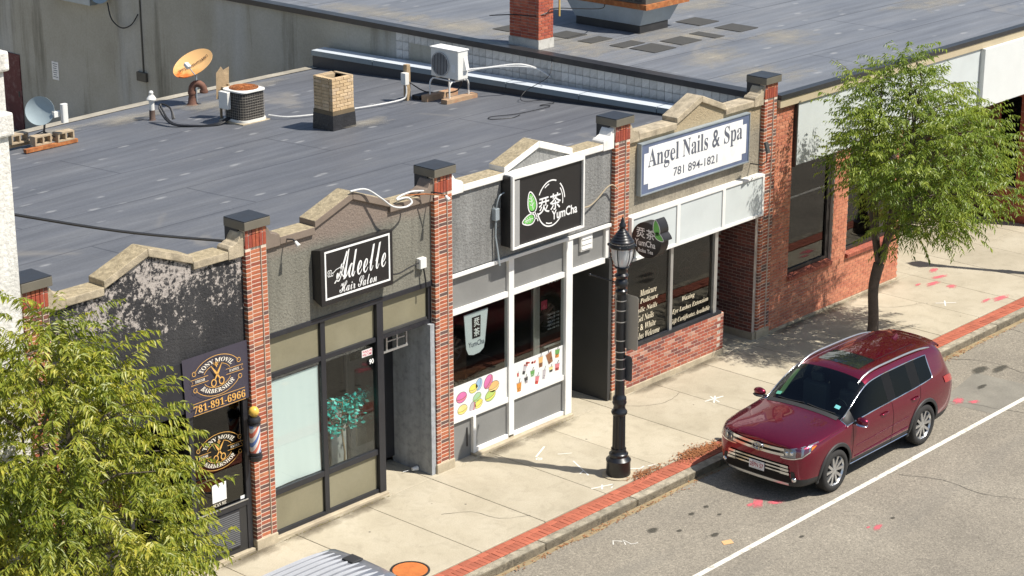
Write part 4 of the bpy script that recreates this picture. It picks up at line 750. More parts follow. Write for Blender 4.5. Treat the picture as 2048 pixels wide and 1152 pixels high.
MB().box(8.63,8.719,.03,1.0,.0,2.79).build('recess_wall', MAT('charcoal_paint', (.042,.042,.040), .7, .15, 3, 40, .2, .004), shop)
MB().box(7.5,8.72,.195,1.05,2.81,2.85).build('soffit', DARKW, shop)
# ---------- bay D: nail salon
fd = frame('fascia_frame', FRW, [(9.14,13.30,-.07,.2,3.43,3.475),(9.14,13.30,-.07,.2,2.62,2.675),(10.50,10.60,-.07,.2,2.676,3.429),(11.93,12.02,-.07,.2,2.676,3.429),(13.24,13.298,-.07,.2,2.676,3.429),(9.142,9.2,-.07,.2,2.676,3.429)])
for a, c_ in ((9.201,10.499),(10.601,11.929),(12.021,13.239)): panel(fd, a, c_, 2.676, 3.429, -.045, PALE, 'fascia_panel')
fe = frame('window_frame', FRA, [(10.48,10.56,.04,.16,.9,2.619),(11.86,11.96,.03,.16,.86,2.619),(9.14,9.19,.05,.15,.9,2.619)])
MB().box(9.14,12.1,.0,.18,.862,.92).build('window_sill', FRB, shop)
pane(fe, 9.191, 10.479, .921, 2.619, .09, GLSD); pane(fe, 10.561, 11.859, .921, 2.619, .09, GLSD)
kick = MB().box(9.145, 12.175, .0045, .2, .0, .861).build('brick_bulkhead', MORTD, shop)
bb = piece_mesh('brick', .200, .09, .058, BRKM, .003, .001, 5); bh = piece_mesh('brick', .096, .09, .058, BRKM, .003, .001, 6)
for k in range(11):
    z = .115+.034+k*.0677; x = 9.15 + (-.105 if k % 2 else 0)
    while x < 12.17:
        if x < 9.14: piece('brick', bh, kick, (9.198, .046, z)); x += .21
        elif x+.2 > 12.18:
            piece('brick', bh, kick, (12.127, .046, z)); break
        else: piece('brick', bb, kick, (x+.1, .046, z)); x += .21
    piece('brick', bh, kick, (12.182, .10, z)).rotation_euler = (0,0,R(90))
MB().box(9.14, 12.19, -.012, .2, -.02, .112).build('plinth', STONE, shop, bevel=.01)
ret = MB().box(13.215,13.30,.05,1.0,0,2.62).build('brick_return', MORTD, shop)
BRKR = BRICK('shaded_brick', [(.16,.06,.045),(.20,.07,.05),(.13,.055,.045),(.24,.085,.06)])  # return bricks coloured darker, the shade of the recess is in the colour
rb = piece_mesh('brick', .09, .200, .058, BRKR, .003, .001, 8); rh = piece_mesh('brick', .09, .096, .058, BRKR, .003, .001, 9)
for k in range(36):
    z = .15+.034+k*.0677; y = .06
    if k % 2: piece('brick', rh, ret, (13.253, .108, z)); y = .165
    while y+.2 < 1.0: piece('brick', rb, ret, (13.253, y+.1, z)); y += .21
MB().box(13.195,13.3,.02,1.0,-.02,.15).build('plinth', STONE, shop, bevel=.01)
frame('entry_frame', FRB, [(12.1,12.17,.19,.97,.12,.2),(12.1,12.17,.19,.97,2.54,2.62),(12.1,12.17,.93,.99,.2,2.54),(12.18,12.25,.95,1.0,.1,2.6),(13.14,13.21,.95,1.0,.1,2.6),(12.251,13.139,.95,1.0,2.5,2.6),(12.251,13.139,.95,1.0,2.08,2.14)])
dr = MB()
for bx_ in ((12.26,12.36,.96,.995,.06,2.06),(13.03,13.13,.96,.995,.06,2.06),(12.361,13.029,.96,.995,1.96,2.06),(12.361,13.029,.96,.995,.06,.3)): dr.box(*bx_)
dr = dr.build('door', FRB, shop); pane(dr, 12.361, 13.029, .301, 1.959, .973, GLSD); MB().box(13.05,13.09,.91,.94,1.0,1.3).build('door_handle', FRA, dr)
pane(shop, 12.251, 13.139, 2.141, 2.499, .97, GLSD, 'transom_pane')
MB().box(12.13,12.14,.191,.929,.201,2.539).build('side_pane', GLSD, shop)
MB().box(12.0,13.3,.21,1.05,2.63,2.66).build('soffit', DARKW, shop)
# ---------- bay A: barber shop
fa = frame('storefront_frame', FRB, [(-3.55,.0,.06,.2,2.66,3.47),(-1.19,-1.10,.07,.2,.05,2.659),(-.12,-.03,.07,.2,.05,2.659),(-1.099,-.121,.07,.19,.80,.90),(-1.099,-.121,.07,.19,2.58,2.659),(-3.5,-3.4,.07,.2,.05,2.659),(-3.399,-2.3,.07,.2,.05,.85),(-3.399,-2.3,.07,.2,.851,.90),(-2.36,-2.28,.07,.2,.9,2.659)])
panel(fa, -1.099, -.121, .05, .799, .085, MAT('charcoal_panel', (.03,.03,.031), .5, .12, 2, 50, .05), 'bulkhead_panel')
pane(fa, -1.099, -.121, .901, 2.579, .11, GLSD); pane(fa, -3.399, -2.361, .901, 2.659, .11, GLSD)
MB().box(-1.11,-.10,.055,.068,.895,.912).build('metal_trim', FRA, fa); 
vg = MB(); vg.box(-.945,-.275,.06,.084,.16,.78)
vg = vg.build('vent_grille', FRB, fa)
for k in range(17):
    MB().add([(-.92,.05,.19+k*.034),(-.30,.05,.19+k*.034),(-.30,.059,.208+k*.034),(-.92,.059,.208+k*.034)], [(0,1,2,3)]).build('slat', MAT('vent_slat', (.09,.09,.092), .45, .1) if k == 0 else bpy.data.materials['vent_slat'], vg)
frame('entry_frame', FRB, [(-2.27,-1.2,.93,.99,2.08,2.14),(-1.19,-1.10,.201,.99,.05,.12)])
dr = MB().box(-2.2,-1.25,.95,.985,.06,2.07).build('door', FRB, shop); pane(dr, -2.08, -1.37, .35, 1.95, .945, GLSD)
MB().box(-2.27,-1.1,.2,1.05,2.67,2.7).build('soffit', DARKW, shop)
MB().box(-3.55,-.02,.02,.28,-.02,.048).build('sill', STONE, shop, bevel=.012)
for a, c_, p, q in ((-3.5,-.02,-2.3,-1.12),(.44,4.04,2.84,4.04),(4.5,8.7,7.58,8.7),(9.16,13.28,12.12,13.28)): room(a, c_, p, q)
# ================================================================== SIGNS
# ---- hair salon box sign
sg = empty('hair_salon_sign', (2.2, .085, 3.7), 'black box sign with white script lettering and thin white border', 'sign')
m = MB(); m.add([(1.40,.084,3.80),(2.99,.084,3.80),(2.99,.084,4.60),(1.40,.084,4.60),(1.42,-.10,3.70),(2.99,-.10,3.70),(2.99,-.10,4.63),(1.42,-.10,4.63)],
    [(4,5,6,7),(0,3,2,1),(0,1,5,4),(3,7,6,2),(0,4,7,3),(1,2,6,5)])
m.build('sign_box', BLACKS, sg, bevel=.008)
m = MB()
for bx_ in ((1.50,2.92,4.555,4.585),(1.50,2.92,3.79,3.82),(1.50,1.53,3.821,4.554),(2.89,2.92,3.821,4.554)): m.box(bx_[0],bx_[1],-.106,-.1,bx_[2],bx_[3])
m.build('border', SIGNW, sg)
m = MB(); mp = lambda u, v: (u, -.104, v)
def fit_sheared(mb, body, u0, u1, v0, v1, mp, sh, **k): fit_text(mb, body, u0, u1, v0, v1, lambda u, v: mp(u + sh*(v-v0), v), **k)
fit_text(m, script('Adeelle'), 1.74, 2.83, 4.04, 4.53, mp, bold=.012)
stroke(m, [(1.70,4.03),(1.80,4.13),(1.92,4.36),(1.98,4.50)], .022, mp)
for k in range(5): 
    stroke(m, arc(1.585+.035*(k%3), 4.19+.05*(k//3), .022, .026, 0, 330, 8), .012, mp)
stroke(m, [(1.66,4.2),(1.74,4.25),(1.84,4.27)], .012, mp)
fit_text(m, script('Hair Salon'), 1.80, 2.62, 3.845, 4.02, mp, bold=.015)
m.build('lettering', SIGNW, sg)
# ---- tea shop box sign
sg = empty('tea_shop_sign', (6.68, .085, 3.7), 'large black tea shop box sign with white characters and green leaves', 'sign')
MB().box(5.76, 7.60, -.17, .084, 3.69, 4.94).build('sign_box', BLACKS, sg)
m = MB()
for bx_ in ((5.735,7.625,4.905,4.965),(5.735,7.625,3.66,3.70),(5.735,5.785,3.701,4.904),(7.585,7.625,3.701,4.904)): m.box(bx_[0],bx_[1],-.215,-.165,bx_[2],bx_[3])
m.box(5.78, 7.6, -.165, .12, 4.93, 4.962)
m.build('sign_frame', FRW, sg, bevel=.004)
MB().box(5.786,5.93,-.198,-.171,3.71,4.87).build('inner_return', MAT('grey_return', (.33,.33,.32), .5, .05), sg)
m = MB(); mp = lambda u, v: (u, -.174, v)
stroke(m, arc(6.77, 4.28, .36, .41, 150, 68, 18), .024, mp); stroke(m, arc(6.77, 4.28, .36, .41, 50, 5, 12), .024, mp)
stroke(m, arc(6.77, 4.28, .36, .41, 195, 312, 22), .024, mp)
stroke(m, arc(6.77, 4.28, .31, .36, 100, 122, 5), .02, mp); stroke(m, arc(6.77, 4.28, .31, .36, 40, -10, 10), .02, mp); stroke(m, arc(6.77, 4.28, .31, .36, 245, 275, 6), .02, mp)
fit_text(m, '\u70CE', 6.44, 6.73, 4.13, 4.42, mp, bold=.012); fit_text(m, '\u8336', 6.74, 7.03, 4.14, 4.44, mp, bold=.012)
fit_text(m, 'YumCha', 6.79, 7.47, 3.965, 4.135, mp, bold=.02)
def leaf_pts(cx, cy, L, W, a):
    out = []
    for i in range(24):
        t = 2*math.pi*i/24; x = L*math.cos(t); y = W*math.sin(t)*(1-.35*math.cos(t))
        out.append((cx+x*math.cos(a)-y*math.sin(a), cy+x*math.sin(a)+y*math.cos(a)))
    return out
LEAFS = [(6.27, 4.40, .20, .105, R(105)), (6.19, 4.10, .16, .09, R(185))]
for l in LEAFS: stroke(m, leaf_pts(*l), .022, mp, closed=True)
stroke(m, [(6.34,4.22),(6.40,4.12),(6.43,4.03)], .02, mp); stroke(m, [(6.33,4.09),(6.42,4.09)], .02, mp)
m.build('lettering', SIGNW, sg)
m = MB(); mp = lambda u, v: (u, -.172, v)
for l in LEAFS: m.poly([mp(*p) for p in leaf_pts(l[0], l[1], l[2]*.82, l[3]*.8, l[4])])
GRN = FLAT('leaf_green_print', (.16,.50,.10), .5); m.build('leaf_print', GRN, sg)
m = MB(); mp = lambda u, v: (u, -.1735, v)
for l in LEAFS:
    ca, sa = math.cos(l[4]), math.sin(l[4])
    f = lambda x, y: (l[0]+x*ca-y*sa, l[1]+x*sa+y*ca)
    stroke(m, [f(-l[2]*.7,0), f(l[2]*.6,0)], .012, mp)
    for s_ in (-1,1):
        for q in (-.35,0,.3): stroke(m, [f(l[2]*q,0), f(l[2]*(q+.25),s_*l[3]*.5)], .009, mp)
m.build('leaf_veins', SIGNW, sg)
# ---- nail salon flat sign
sg = empty('nail_salon_sign', (11.1, .08, 3.83), 'white nail salon signboard with slate blue border and phone number', 'sign')
SLATE = FLAT('slate_blue_print', (.125,.155,.24), .45)
MB().box(9.46, 12.78, -.01, .083, 3.83, 4.77).build('sign_board', SLATE, sg)
m = MB()
for bx_ in ((9.44,12.80,4.771,4.795),(9.44,12.80,3.805,3.829),(9.44,9.459,3.83,4.77),(12.781,12.80,3.83,4.77)): m.box(bx_[0],bx_[1],-.025,.08,bx_[2],bx_[3])
m.build('sign_frame', GALV, sg)
m = MB()
m.poly([(x,-.013,z) for x, z in ((9.67,3.895),(12.57,3.895),(12.57,4.01),(12.70,4.01),(12.70,4.59),(12.57,4.59),(12.57,4.70),(9.67,4.70),(9.67,4.59),(9.54,4.59),(9.54,4.01),(9.67,4.01))])
m.build('sign_face', SIGNW, sg)
m = MB(); mp = face_y(-.016)
SLT = FLAT('slate_print', (.11,.12,.15), .5)
xw = [('Angel',9.65,10.57,4.215),('Nails',10.69,11.47,4.31),('&',11.60,11.84,4.31),('Spa',11.98,12.56,4.225)]
for w_, a, c_, z0 in xw: fit_text(m, serif(w_), a, c_, z0, 4.655, mp)
m.build('lettering', SLT, sg); m = MB()
fit_text(m, '781 894-1821', 10.42, 11.78, 4.00, 4.165, mp, bold=.01)
m.build('phone_number', SLT, sg)
# ---- round projecting tea sign
DY = -.42
sg = empty('round_tea_sign', (9.30, .0, 3.1), 'round black projecting tea sign with green leaves beside the lamp post', 'sign')
Mx = Matrix.Rotation(R(90), 4, 'Y')
c0 = Vector((9.25, DY, 3.12))
m = MB(); m.lathe(c0, [(.001,-.12),(.33,-.12),(.34,-.11),(.34,.11),(.33,.12),(.001,.12)], 40, 0, Mx); m.build('sign_drum', BLACKS, sg, smooth=40)
m = MB(); m.box(9.23,9.27,-.1,.05,3.18,3.22); m.build('bracket', CAPM, sg)
mp = lambda u, v: (c0.x-.124, c0.y-u, c0.z+v)
m = MB(); fit_text(m, '\u70CE', -.23, -.02, .03, .22, mp, bold=.012); fit_text(m, '\u8336', .0, .20, .03, .22, mp, bold=.012); fit_text(m, 'YumCha', -.26, .22, -.12, .0, mp, bold=.015); fit_text(m, 'Boba Tea', -.18, .17, -.24, -.165, mp, bold=.015)
m.build('lettering', SIGNW, sg)
for cy, cz, L, W, a in ((-.24, .29, .155, .08, R(100)), (-.31, .12, .12, .065, R(-28))):
    pts = leaf_pts(-cy, cz, L, W, a)
    m = MB(); n = len(pts)
    f0 = [Vector((c0.x-.13, c0.y-p[0], c0.z+p[1])) for p in pts]; f1 = [p+Vector((.24,0,0)) for p in f0]
    m.add(f0+f1, [tuple(range(n-1,-1,-1)), tuple(range(n, 2*n))]+[(i,(i+1)%n,n+(i+1)%n,n+i) for i in range(n)]); lo = m.build('leaf_box', BLACKS, sg, smooth=40)
    mpl = lambda u, v: (c0.x-.134, c0.y-u, c0.z+v)
    m = MB(); stroke(m, leaf_pts(-cy, cz, L*.93, W*.93, a), .014, mpl, closed=True); m.build('leaf_rim', SIGNW, lo)
    m = MB(); m.poly([mpl(*p) for p in leaf_pts(-cy, cz, L*.84, W*.82, a)]); m.build('leaf_print', GRN, lo)
# ---- barber banner
def barber_logo(m, cx, cz, s, mp, wm=0, gm=1, crossing=True):
    def warp(body, r, a0, a1, h, up_, mi):
        vs, fs = text_geo(serif(body)); xa = min(p[0] for p in vs); xb = max(p[0] for p in vs); ya = min(p[1] for p in vs); yb = max(p[1] for p in vs)
        out = []
        for x, y in vs:
            t = R(a0+(a1-a0)*(x-xa)/(xb-xa)); q = (y-ya)/(yb-ya)*h; rr = r+(q if up_ else -h+q*1.0)
            if not up_: rr = r - q
            out.append(mp(cx+s*rr*math.cos(t)*1.0, cz+s*rr*math.sin(t)*(.67)))
        m.add(out, fs, mi)
    warp('TONY MOVIL', .80, 152, 28, .26, True, wm)
    warp('BARBERSHOP', 1.06, 212, 328, .26, False, wm)
    for r_, a0, a1 in ((1.22,155,25),(.70,158,110),(.70,70,22),(1.22,205,335),(.72,205,335)):
        stroke(m, [(cx+s*x, cz+s*y*.67) for x, y in arc(0,0,r_,r_,a0,a1,20)], .022*s, mp, gm)
    for sx in (-1,1):
        for sz in (-1,1): stroke(m, [(cx+s*x, cz+s*y) for x, y in arc(sx*1.13, sz*.34, .09, .09, 0, 400, 14)], .025*s, mp, gm)
    for sx, t in ((-1,'FRESH'),(1,'FADES')):
        fit_text(m, serif(t), cx+s*(sx*.86-.24), cx+s*(sx*.86+.24), cz-s*.055, cz+s*.055, mp, mi=wm)
        stroke(m, [(cx+sx*s*.45, cz+s*.11),(cx+sx*s*1.32, cz+s*.11),(cx+sx*s*1.22, cz),(cx+sx*s*1.32, cz-s*.11),(cx+sx*s*.45, cz-s*.11)], .02*s, mp, gm)
    g2 = gm if gm != wm else wm
    for sx in (-1,1):
        stroke(m, [(cx-sx*s*.13, cz-s*.16),(cx+sx*s*.08, cz+s*.15),(cx+sx*s*.27, cz+s*.44)], [.05*s,.09*s,.02*s], mp, g2)
        stroke(m, [(cx+s*x, cz+s*y) for x, y in arc(sx*.20,-.28,.12,.14,0,360,14)], .045*s, mp, g2, )
    stroke(m, [(cx,cz+s*.34),(cx,cz+s*.54)], .05*s, mp, gm); stroke(m, [(cx-.08*s,cz+s*.44),(cx+.08*s,cz+s*.44)], .05*s, mp, gm)
sg = empty('barber_banner', (-.62, .04, 2.57), 'dark violet vinyl barber banner with scissors emblem and gold phone number', 'banner')
m = MB(); BANM = MAT('banner_vinyl', (.052,.046,.066), .45, .06, 2, 40, .02)
def bp(i, j):
    u = i/16; w = j/12; x = -1.28+1.26*u; z = 3.52-.94*w
    x += .03*w; return (x, .035-.02*math.sin(math.pi*u)*w-.008*math.sin(u*9+w*3)*w, z+.012*math.sin(math.pi*u)*0)
for i in range(16):
    for j in range(12): m.quad(bp(i,j+1), bp(i+1,j+1), bp(i+1,j), bp(i,j))
m.build('banner_cloth', BANM, sg, smooth=60, weld=True)
mp = lambda u, v: (u+.03*(3.52-v)/.94, .007-.016*max(0,(3.52-v)/.94), v)
m = MB(); barber_logo(m, -.66, 3.13, .385, mp, 0, 1)
fit_text(m, serif('781-891-6966'), -1.16, -.15, 2.635, 2.755, mp, mi=1)
fit_text(m, 'LLC', -.72, -.60, 3.315, 3.35, mp, mi=1)
stroke(m, [(-1.17,2.79),(-.15,2.79)], .008, mp, 1); stroke(m, [(-1.17,2.605),(-.15,2.605)], .008, mp, 1)
m.build('print', [CREAMT, GOLDT], sg)
# ---- barber window print (belongs to the shop window)
m = MB(); mp = face_y(.107); barber_logo(m, -.59, 1.84, .36, mp, 0, 1); m.build('window_lettering', [CREAMT, GOLDT], fa); m = MB(); fit_text(m, serif('SCAN ME'), -.76, -.50, .945, 1.0, mp, mi=0)
m.build('sticker_lettering', [CREAMT, GOLDT], fa)
m = MB(); m.quad((-.77,.1065,1.02),(-.49,.1065,1.02),(-.49,.1065,1.32),(-.77,.1065,1.32)); m.quad((-.215,.1065,.915),(-.125,.1065,.915),(-.125,.1065,.97),(-.215,.1065,.97)); m.build('sticker', SIGNW, fa)
# ---- barber pole
bp_ = empty('barber_pole', (-.04, .0, 1.6), 'striped barber pole with yellow globe mounted on the brick pier', 'barber pole')
pc = Vector((-.075, -.13, 0))
m = MB(); m.lathe(pc, [(.001,2.33),(.05,2.33),(.05,2.34)], 16); m.ball((pc.x,pc.y,2.405), .083, 18); m.build('globe', MAT('yellow_globe', (.72,.46,.08), .35, .05), bp_, smooth=60)
m = MB(); m.lathe(pc, [(.04,2.325),(.085,2.315),(.105,2.28),(.105,2.25),(.09,2.245),(.09,2.215),(.1,2.21),(.1,2.195),(.001,2.195)], 20); m.lathe(pc, [(.001,1.745),(.1,1.745),(.1,1.72),(.09,1.715),(.09,1.69),(.108,1.685),(.108,1.64),(.085,1.60),(.04,1.585),(.001,1.585)], 20)
m.box(-.06,.0,-.1,.02,1.64,1.70); m.box(-.06,.0,-.1,.02,2.24,2.30)
m.build('end_cap', FRB, bp_, smooth=40)
STR, nt, b = new_mat('barber_stripes')
tc = nt.nodes.new('ShaderNodeTexCoord'); sx = nt.nodes.new('ShaderNodeSeparateXYZ'); nt.links.new(tc.outputs['Object'], sx.inputs[0])
ph = nt.nodes.new('ShaderNodeMath'); ph.operation = 'MULTIPLY_ADD'; ph.inputs[1].default_value = 3.3; ph.inputs[2].default_value = 0
xx = nt.nodes.new('ShaderNodeMath'); xx.operation = 'MULTIPLY_ADD'; xx.inputs[1].default_value = -6.0
nt.links.new(sx.outputs[2], ph.inputs[0]); nt.links.new(sx.outputs[0], xx.inputs[0]); nt.links.new(ph.outputs[0], xx.inputs[2])
fr_ = nt.nodes.new('ShaderNodeMath'); fr_.operation = 'FRACT'; nt.links.new(xx.outputs[0], fr_.inputs[0])
nt.links.new(ramp(nt, fr_.outputs[0], [(0,(.65,.18,.12)),(.26,(.72,.68,.64)),(.5,(.12,.20,.46)),(.74,(.72,.68,.64))], 'CONSTANT'), b.inputs['Base Color']); b.inputs['Roughness'].default_value = .25
m = MB(); m.lathe(pc, [(.086,1.746),(.086,2.194)], 20); m.build('striped_cylinder', STR, bp_, smooth=60)
# ---- tea shop window graphics (children of that window frame)
VIN = MAT('window_vinyl', (.72,.73,.70), .55, .04)
MB().quad((4.54,.1285,.84),(5.97,.1285,.84),(5.97,.1285,1.40),(4.54,.1285,1.40)).build('window_decal', VIN, fc)
MB().quad((6.115,.1285,.84),(7.475,.1285,.84),(7.475,.1285,1.41),(6.115,.1285,1.41)).build('window_decal', VIN, fc)
MC = {'rose': (.62,.16,.36), 'cream': (.72,.60,.24), 'blue': (.30,.46,.62), 'orange': (.70,.42,.16), 'green': (.42,.56,.14), 'mint': (.34,.52,.30), 'yellow': (.74,.64,.12), 'grey': (.46,.42,.44), 'line': (.07,.05,.05), 'red': (.55,.07,.05), 'amber': (.62,.25,.04), 'brown': (.25,.11,.05), 'leaf': (.12,.30,.08), 'pink': (.62,.20,.22), 'dark': (.05,.05,.05)}
MCN = list(MC); MCM = [FLAT('print_'+k, MC[k], .5) for k in MCN]
m = MB(); mp = lambda u, v: (u, .1265, v); mq = lambda u, v: (u, .1255, v); mr_ = lambda u, v: (u, .1245, v)
def macaron(x, z, r, rot, top, fill='cream'):
    disc(m, x, z, r*1.08, r*.80, mp, MCN.index('line'), 22, rot)
    disc(m, x, z, r*1.02, r*.73, mq, MCN.index(top), 22, rot)
    c_, s_ = math.cos(rot), math.sin(rot)
    f = lambda a, b_: (x+c_*a-s_*b_, z+s_*a+c_*b_)
    stroke(m, [f(-r*.98,-.15*r), f(-.5*r,-.34*r), f(0,-.40*r), f(.5*r,-.34*r), f(r*.98,-.15*r)], r*.2, mr_, MCN.index(fill))
    stroke(m, [f(-r*.98,-.04*r), f(-.5*r,-.22*r), f(0,-.28*r), f(.5*r,-.22*r), f(r*.98,-.04*r)], r*.06, mr_, MCN.index('line'))
for a in ((4.80,1.16,.125,.1,'rose','pink'),(5.10,1.24,.105,.1,'yellow','cream'),(5.24,1.28,.105,1.2,'blue','blue'),(5.48,1.26,.13,.9,'rose','pink'),(5.62,1.13,.13,.2,'orange','cream'),(5.19,1.05,.105,.4,'mint','green'),(5.53,.99,.13,.3,'green','yellow'),(4.82,.93,.115,.1,'cream','yellow'),(5.08,.90,.10,1.3,'grey','pink'),(5.23,.92,.10,.4,'yellow','cream')): macaron(*a)
m.build('macaron_print', MCM, fc)
m = MB()
def cup(x, z, w, h, rot, c1, c2, straw='dark'):
    c_, s_ = math.cos(rot), math.sin(rot); f = lambda a, b_: (x+c_*a-s_*b_, z+s_*a+c_*b_)
    I = MCN.index
    m.poly([mp(*f(-w*.36,-h/2)), mp(*f(w*.36,-h/2)), mp(*f(w*.5,h/2)), mp(*f(-w*.5,h/2))], I(c1))
    m.poly([mq(*f(-w*.36,-h/2)), mq(*f(w*.36,-h/2)), mq(*f(w*.42,-h*.1)), mq(*f(-w*.42,-h*.1))], I(c2))
    stroke(m, [f(-w*.55,h/2), f(w*.55,h/2)], h*.08, mr_, I('grey')); stroke(m, [f(0,h*.5), f(w*.2,h*.95)], w*.12, mr_, I(straw))
    for q in range(6): disc(m, *f(w*rnd.uniform(-.3,.3), h*rnd.uniform(-.4,-.1)), w*.07, w*.07, mr_, I('dark'), 8)
for a in ((6.28,.93,.13,.17,.0,'amber','amber'),(6.25,1.17,.05,.07,0,'red','red'),(6.42,1.21,.09,.15,-.35,'grey','dark'),(6.47,1.01,.10,.12,.1,'dark','grey'),(6.64,1.09,.12,.12,0,'leaf','mint'),(6.76,.93,.11,.15,-.2,'pink','red'),(6.86,1.25,.12,.2,0,'orange','brown'),(6.95,.98,.09,.17,-.15,'grey','grey'),(7.10,1.26,.16,.22,.3,'brown','brown'),(7.14,1.03,.11,.1,0,'cream','dark'),(7.31,1.03,.13,.13,-.1,'pink','red'),(7.31,1.29,.13,.16,-.1,'leaf','amber')): cup(*a)
I = MCN.index
for q in range(14): disc(m, rnd.uniform(6.42,6.72), rnd.uniform(1.27,1.34), .022, .018, mp, I('red'), 8)
m.build('drinks_print', MCM, fc)
# hanging cup-shaped sign inside the tea shop window
hs = empty('cup_shaped_sign', (5.22, .19, 1.9), 'pale cup shaped hanging sign behind the tea shop window', 'sign')
m = MB(); m.prism_y([(4.98,1.98),(5.04,1.86),(5.16,1.83),(5.32,1.84),(5.42,1.90),(5.45,2.02),(5.53,2.60),(4.93,2.60)], .176, .19); m.build('sign_board', MAT('cup_white', (.62,.65,.66), .4, .03), hs)
m = MB(); m.prism_y([(5.13,2.13),(5.33,2.13),(5.34,2.52),(5.12,2.52)], .17, .1755); m.build('dark_plate', BLACKS, hs, bevel=.02)
m = MB(); mp = face_y(.167); fit_text(m, '\u70CE', 5.16, 5.31, 2.34, 2.49, mp, bold=.015); fit_text(m, '\u8336', 5.16, 5.31, 2.16, 2.31, mp, bold=.015); m.build('lettering', SIGNW, hs)
m = MB(); fit_text(m, 'YumCha', 5.03, 5.43, 1.98, 2.08, face_y(.173), bold=.01); m.build('name_print', SLT, hs)
m = MB(); m.tube([(4.99,.183,2.6),(4.99,.183,2.7)], .004, 5); m.tube([(5.48,.183,2.6),(5.48,.183,2.7)], .004, 5); m.build('hanging_wire', CABLE, hs)
# door number and stickers
m = MB(); fit_text(m, serif('901B'), 8.0, 8.36, 2.24, 2.40, face_y(.98)); 
for q in range(5): fit_text(m, 'MON 11 00 - 9 00', 8.02, 8.34, 1.62-.07*q, 1.655-.07*q, face_y(.98))
m.build('door_lettering', SIGNW, shop); m = MB(); m.quad((7.83,.979,1.78),(8.0,.979,1.78),(8.0,.979,1.95),(7.83,.979,1.95)); m.build('red_sticker', FLAT('red_print', (.5,.04,.08), .5), shop)
# ---- nail salon window lettering
m = MB(); mp = face_y(.086); IV = FLAT('ivory_print', (.70,.62,.46), .5)
for i, (t, a, c_, z) in enumerate((('Manicure',9.62,10.12,1.80),('Spa Pedicure',9.36,10.17,1.63),('Acrylic Nails',9.34,10.15,1.46),('Gel Nails',9.55,10.05,1.30),('Pink & White',9.32,10.12,1.12),('Walk-Ins Welcome',9.30,10.24,.95))): fit_text(m, italic(t), a, c_, z, z+.125, mp)
for t, a, c_, z, h in (('Waxing',10.92,11.32,1.36,.12),('Eye Lashes Extension',10.62,11.76,1.17,.12),('Gift Certificates Available',10.58,11.82,.97,.12)): fit_text(m, italic(t), a, c_, z, z+h, mp)
m.build('window_lettering', IV, fe)
# neon signs hung inside the nail salon windows
def neon(name, x, z, label, house=False):
    e = empty(name, (x, .16, z), label, 'neon sign'); mp = lambda u, v: (u, .15, v)
    NR = bpy.data.materials.get('neon_red') or MAT('neon_red', (.42,.11,.06), .4, .1); NB = bpy.data.materials.get('neon_rim') or MAT('neon_rim', (.22,.22,.20), .4, .1)
    m = MB(); 
    if house: m.tube([(x-.2,.15,z-.02),(x-.2,.15,z+.08),(x,.15,z+.2),(x+.2,.15,z+.08),(x+.2,.15,z-.02)], .01, 6)
    else:
        P = [(p[0],.15,p[1]) for p in arc(x, z, .27, .2, 0, 360, 30)]; m.tube(P, .014, 6)
    m.build('rim', NB, e)
    m = MB()
    if house:
        for q in range(4): m.tube([(p[0],.15,p[1]) for p in arc(x-.12+.08*q, z-.02, .03, .05, 0, 360, 8)], .008, 5)
        fit_text(m, 'OPEN', x-.18, x+.18, z-.16, z-.08, mp, bold=.02)
    else: fit_text(m, 'OPEN', x-.19, x+.19, z-.075, z+.075, mp, bold=.01)
    m.build('letters', NR, e); return e
neon('open_sign', 9.97, 2.16, 'unlit oval open sign behind the nail salon window')
neon('house_neon', 11.06, 2.0, 'small red house shaped neon in the right nail salon window', True)
m = MB(); fit_text(m, 'OPEN', 12.62, 12.92, 1.62, 1.78, face_y(.952), bold=.04); m.build('door_neon', EMIT('neon_orange', (1.0,.22,.05), 1.2), shop)
m = MB(); 
for q in range(4): fit_text(m, 'MON - SAT 9 - 7', 12.42, 12.62, 2.0-.06*q-.12, 2.03-.06*q-.12, face_y(.958))
m.build('door_lettering', SIGNW, shop)
# ---- salon window stickers and things behind the glass
m = MB(); m.quad((2.47,.1285,2.52),(2.70,.1285,2.52),(2.70,.1285,2.64),(2.47,.1285,2.64)); m.build('sticker', SIGNW, fb)
m = MB(); fit_text(m, 'WALK-IN', 2.48, 2.69, 2.585, 2.63, face_y(.1275), bold=.03); fit_text(m, 'WELCOME', 2.48, 2.69, 2.53, 2.575, face_y(.1275), bold=.03); m.build('sticker_lettering', bpy.data.materials['red_print'], fb)
m = MB(); fit_text(m, '90', 2.63, 2.73, 2.36, 2.45, face_y(.1275), bold=.03); m.build('door_number', SIGNW, fb)
# artificial ficus in the salon window
pl = empty('artificial_ficus', (2.35, .5, .12), 'artificial ficus with teal leaves standing in the salon window', 'plant')
m = MB(); m.lathe((2.35,.5,0), [(.001,.125),(.11,.125),(.14,.36),(.12,.36),(.001,.33)], 18); m.build('pot', MAT('clay_pot', (.16,.10,.07), .7), pl, smooth=40)
m = MB(); rr = random.Random(3)
m.tube([(2.35,.5,.33),(2.37,.49,.8),(2.33,.51,1.2),(2.36,.5,1.7)], [.02,.018,.014,.008], 6)
tips = []
for k in range(16):
    z = rr.uniform(.95,1.7); a = rr.uniform(0,6.28); L = rr.uniform(.2,.5); q = Vector((2.35,.5,z)); e_ = q+Vector((math.cos(a)*L*.95, math.sin(a)*L*.45, rr.uniform(.0,.28)))
    m.tube([q, q.lerp(e_,.5)+Vector((0,0,.04)), e_], [.007,.005,.003], 5); tips.append((q, e_))
m.build('stem', WOODT, pl)
m = MB()
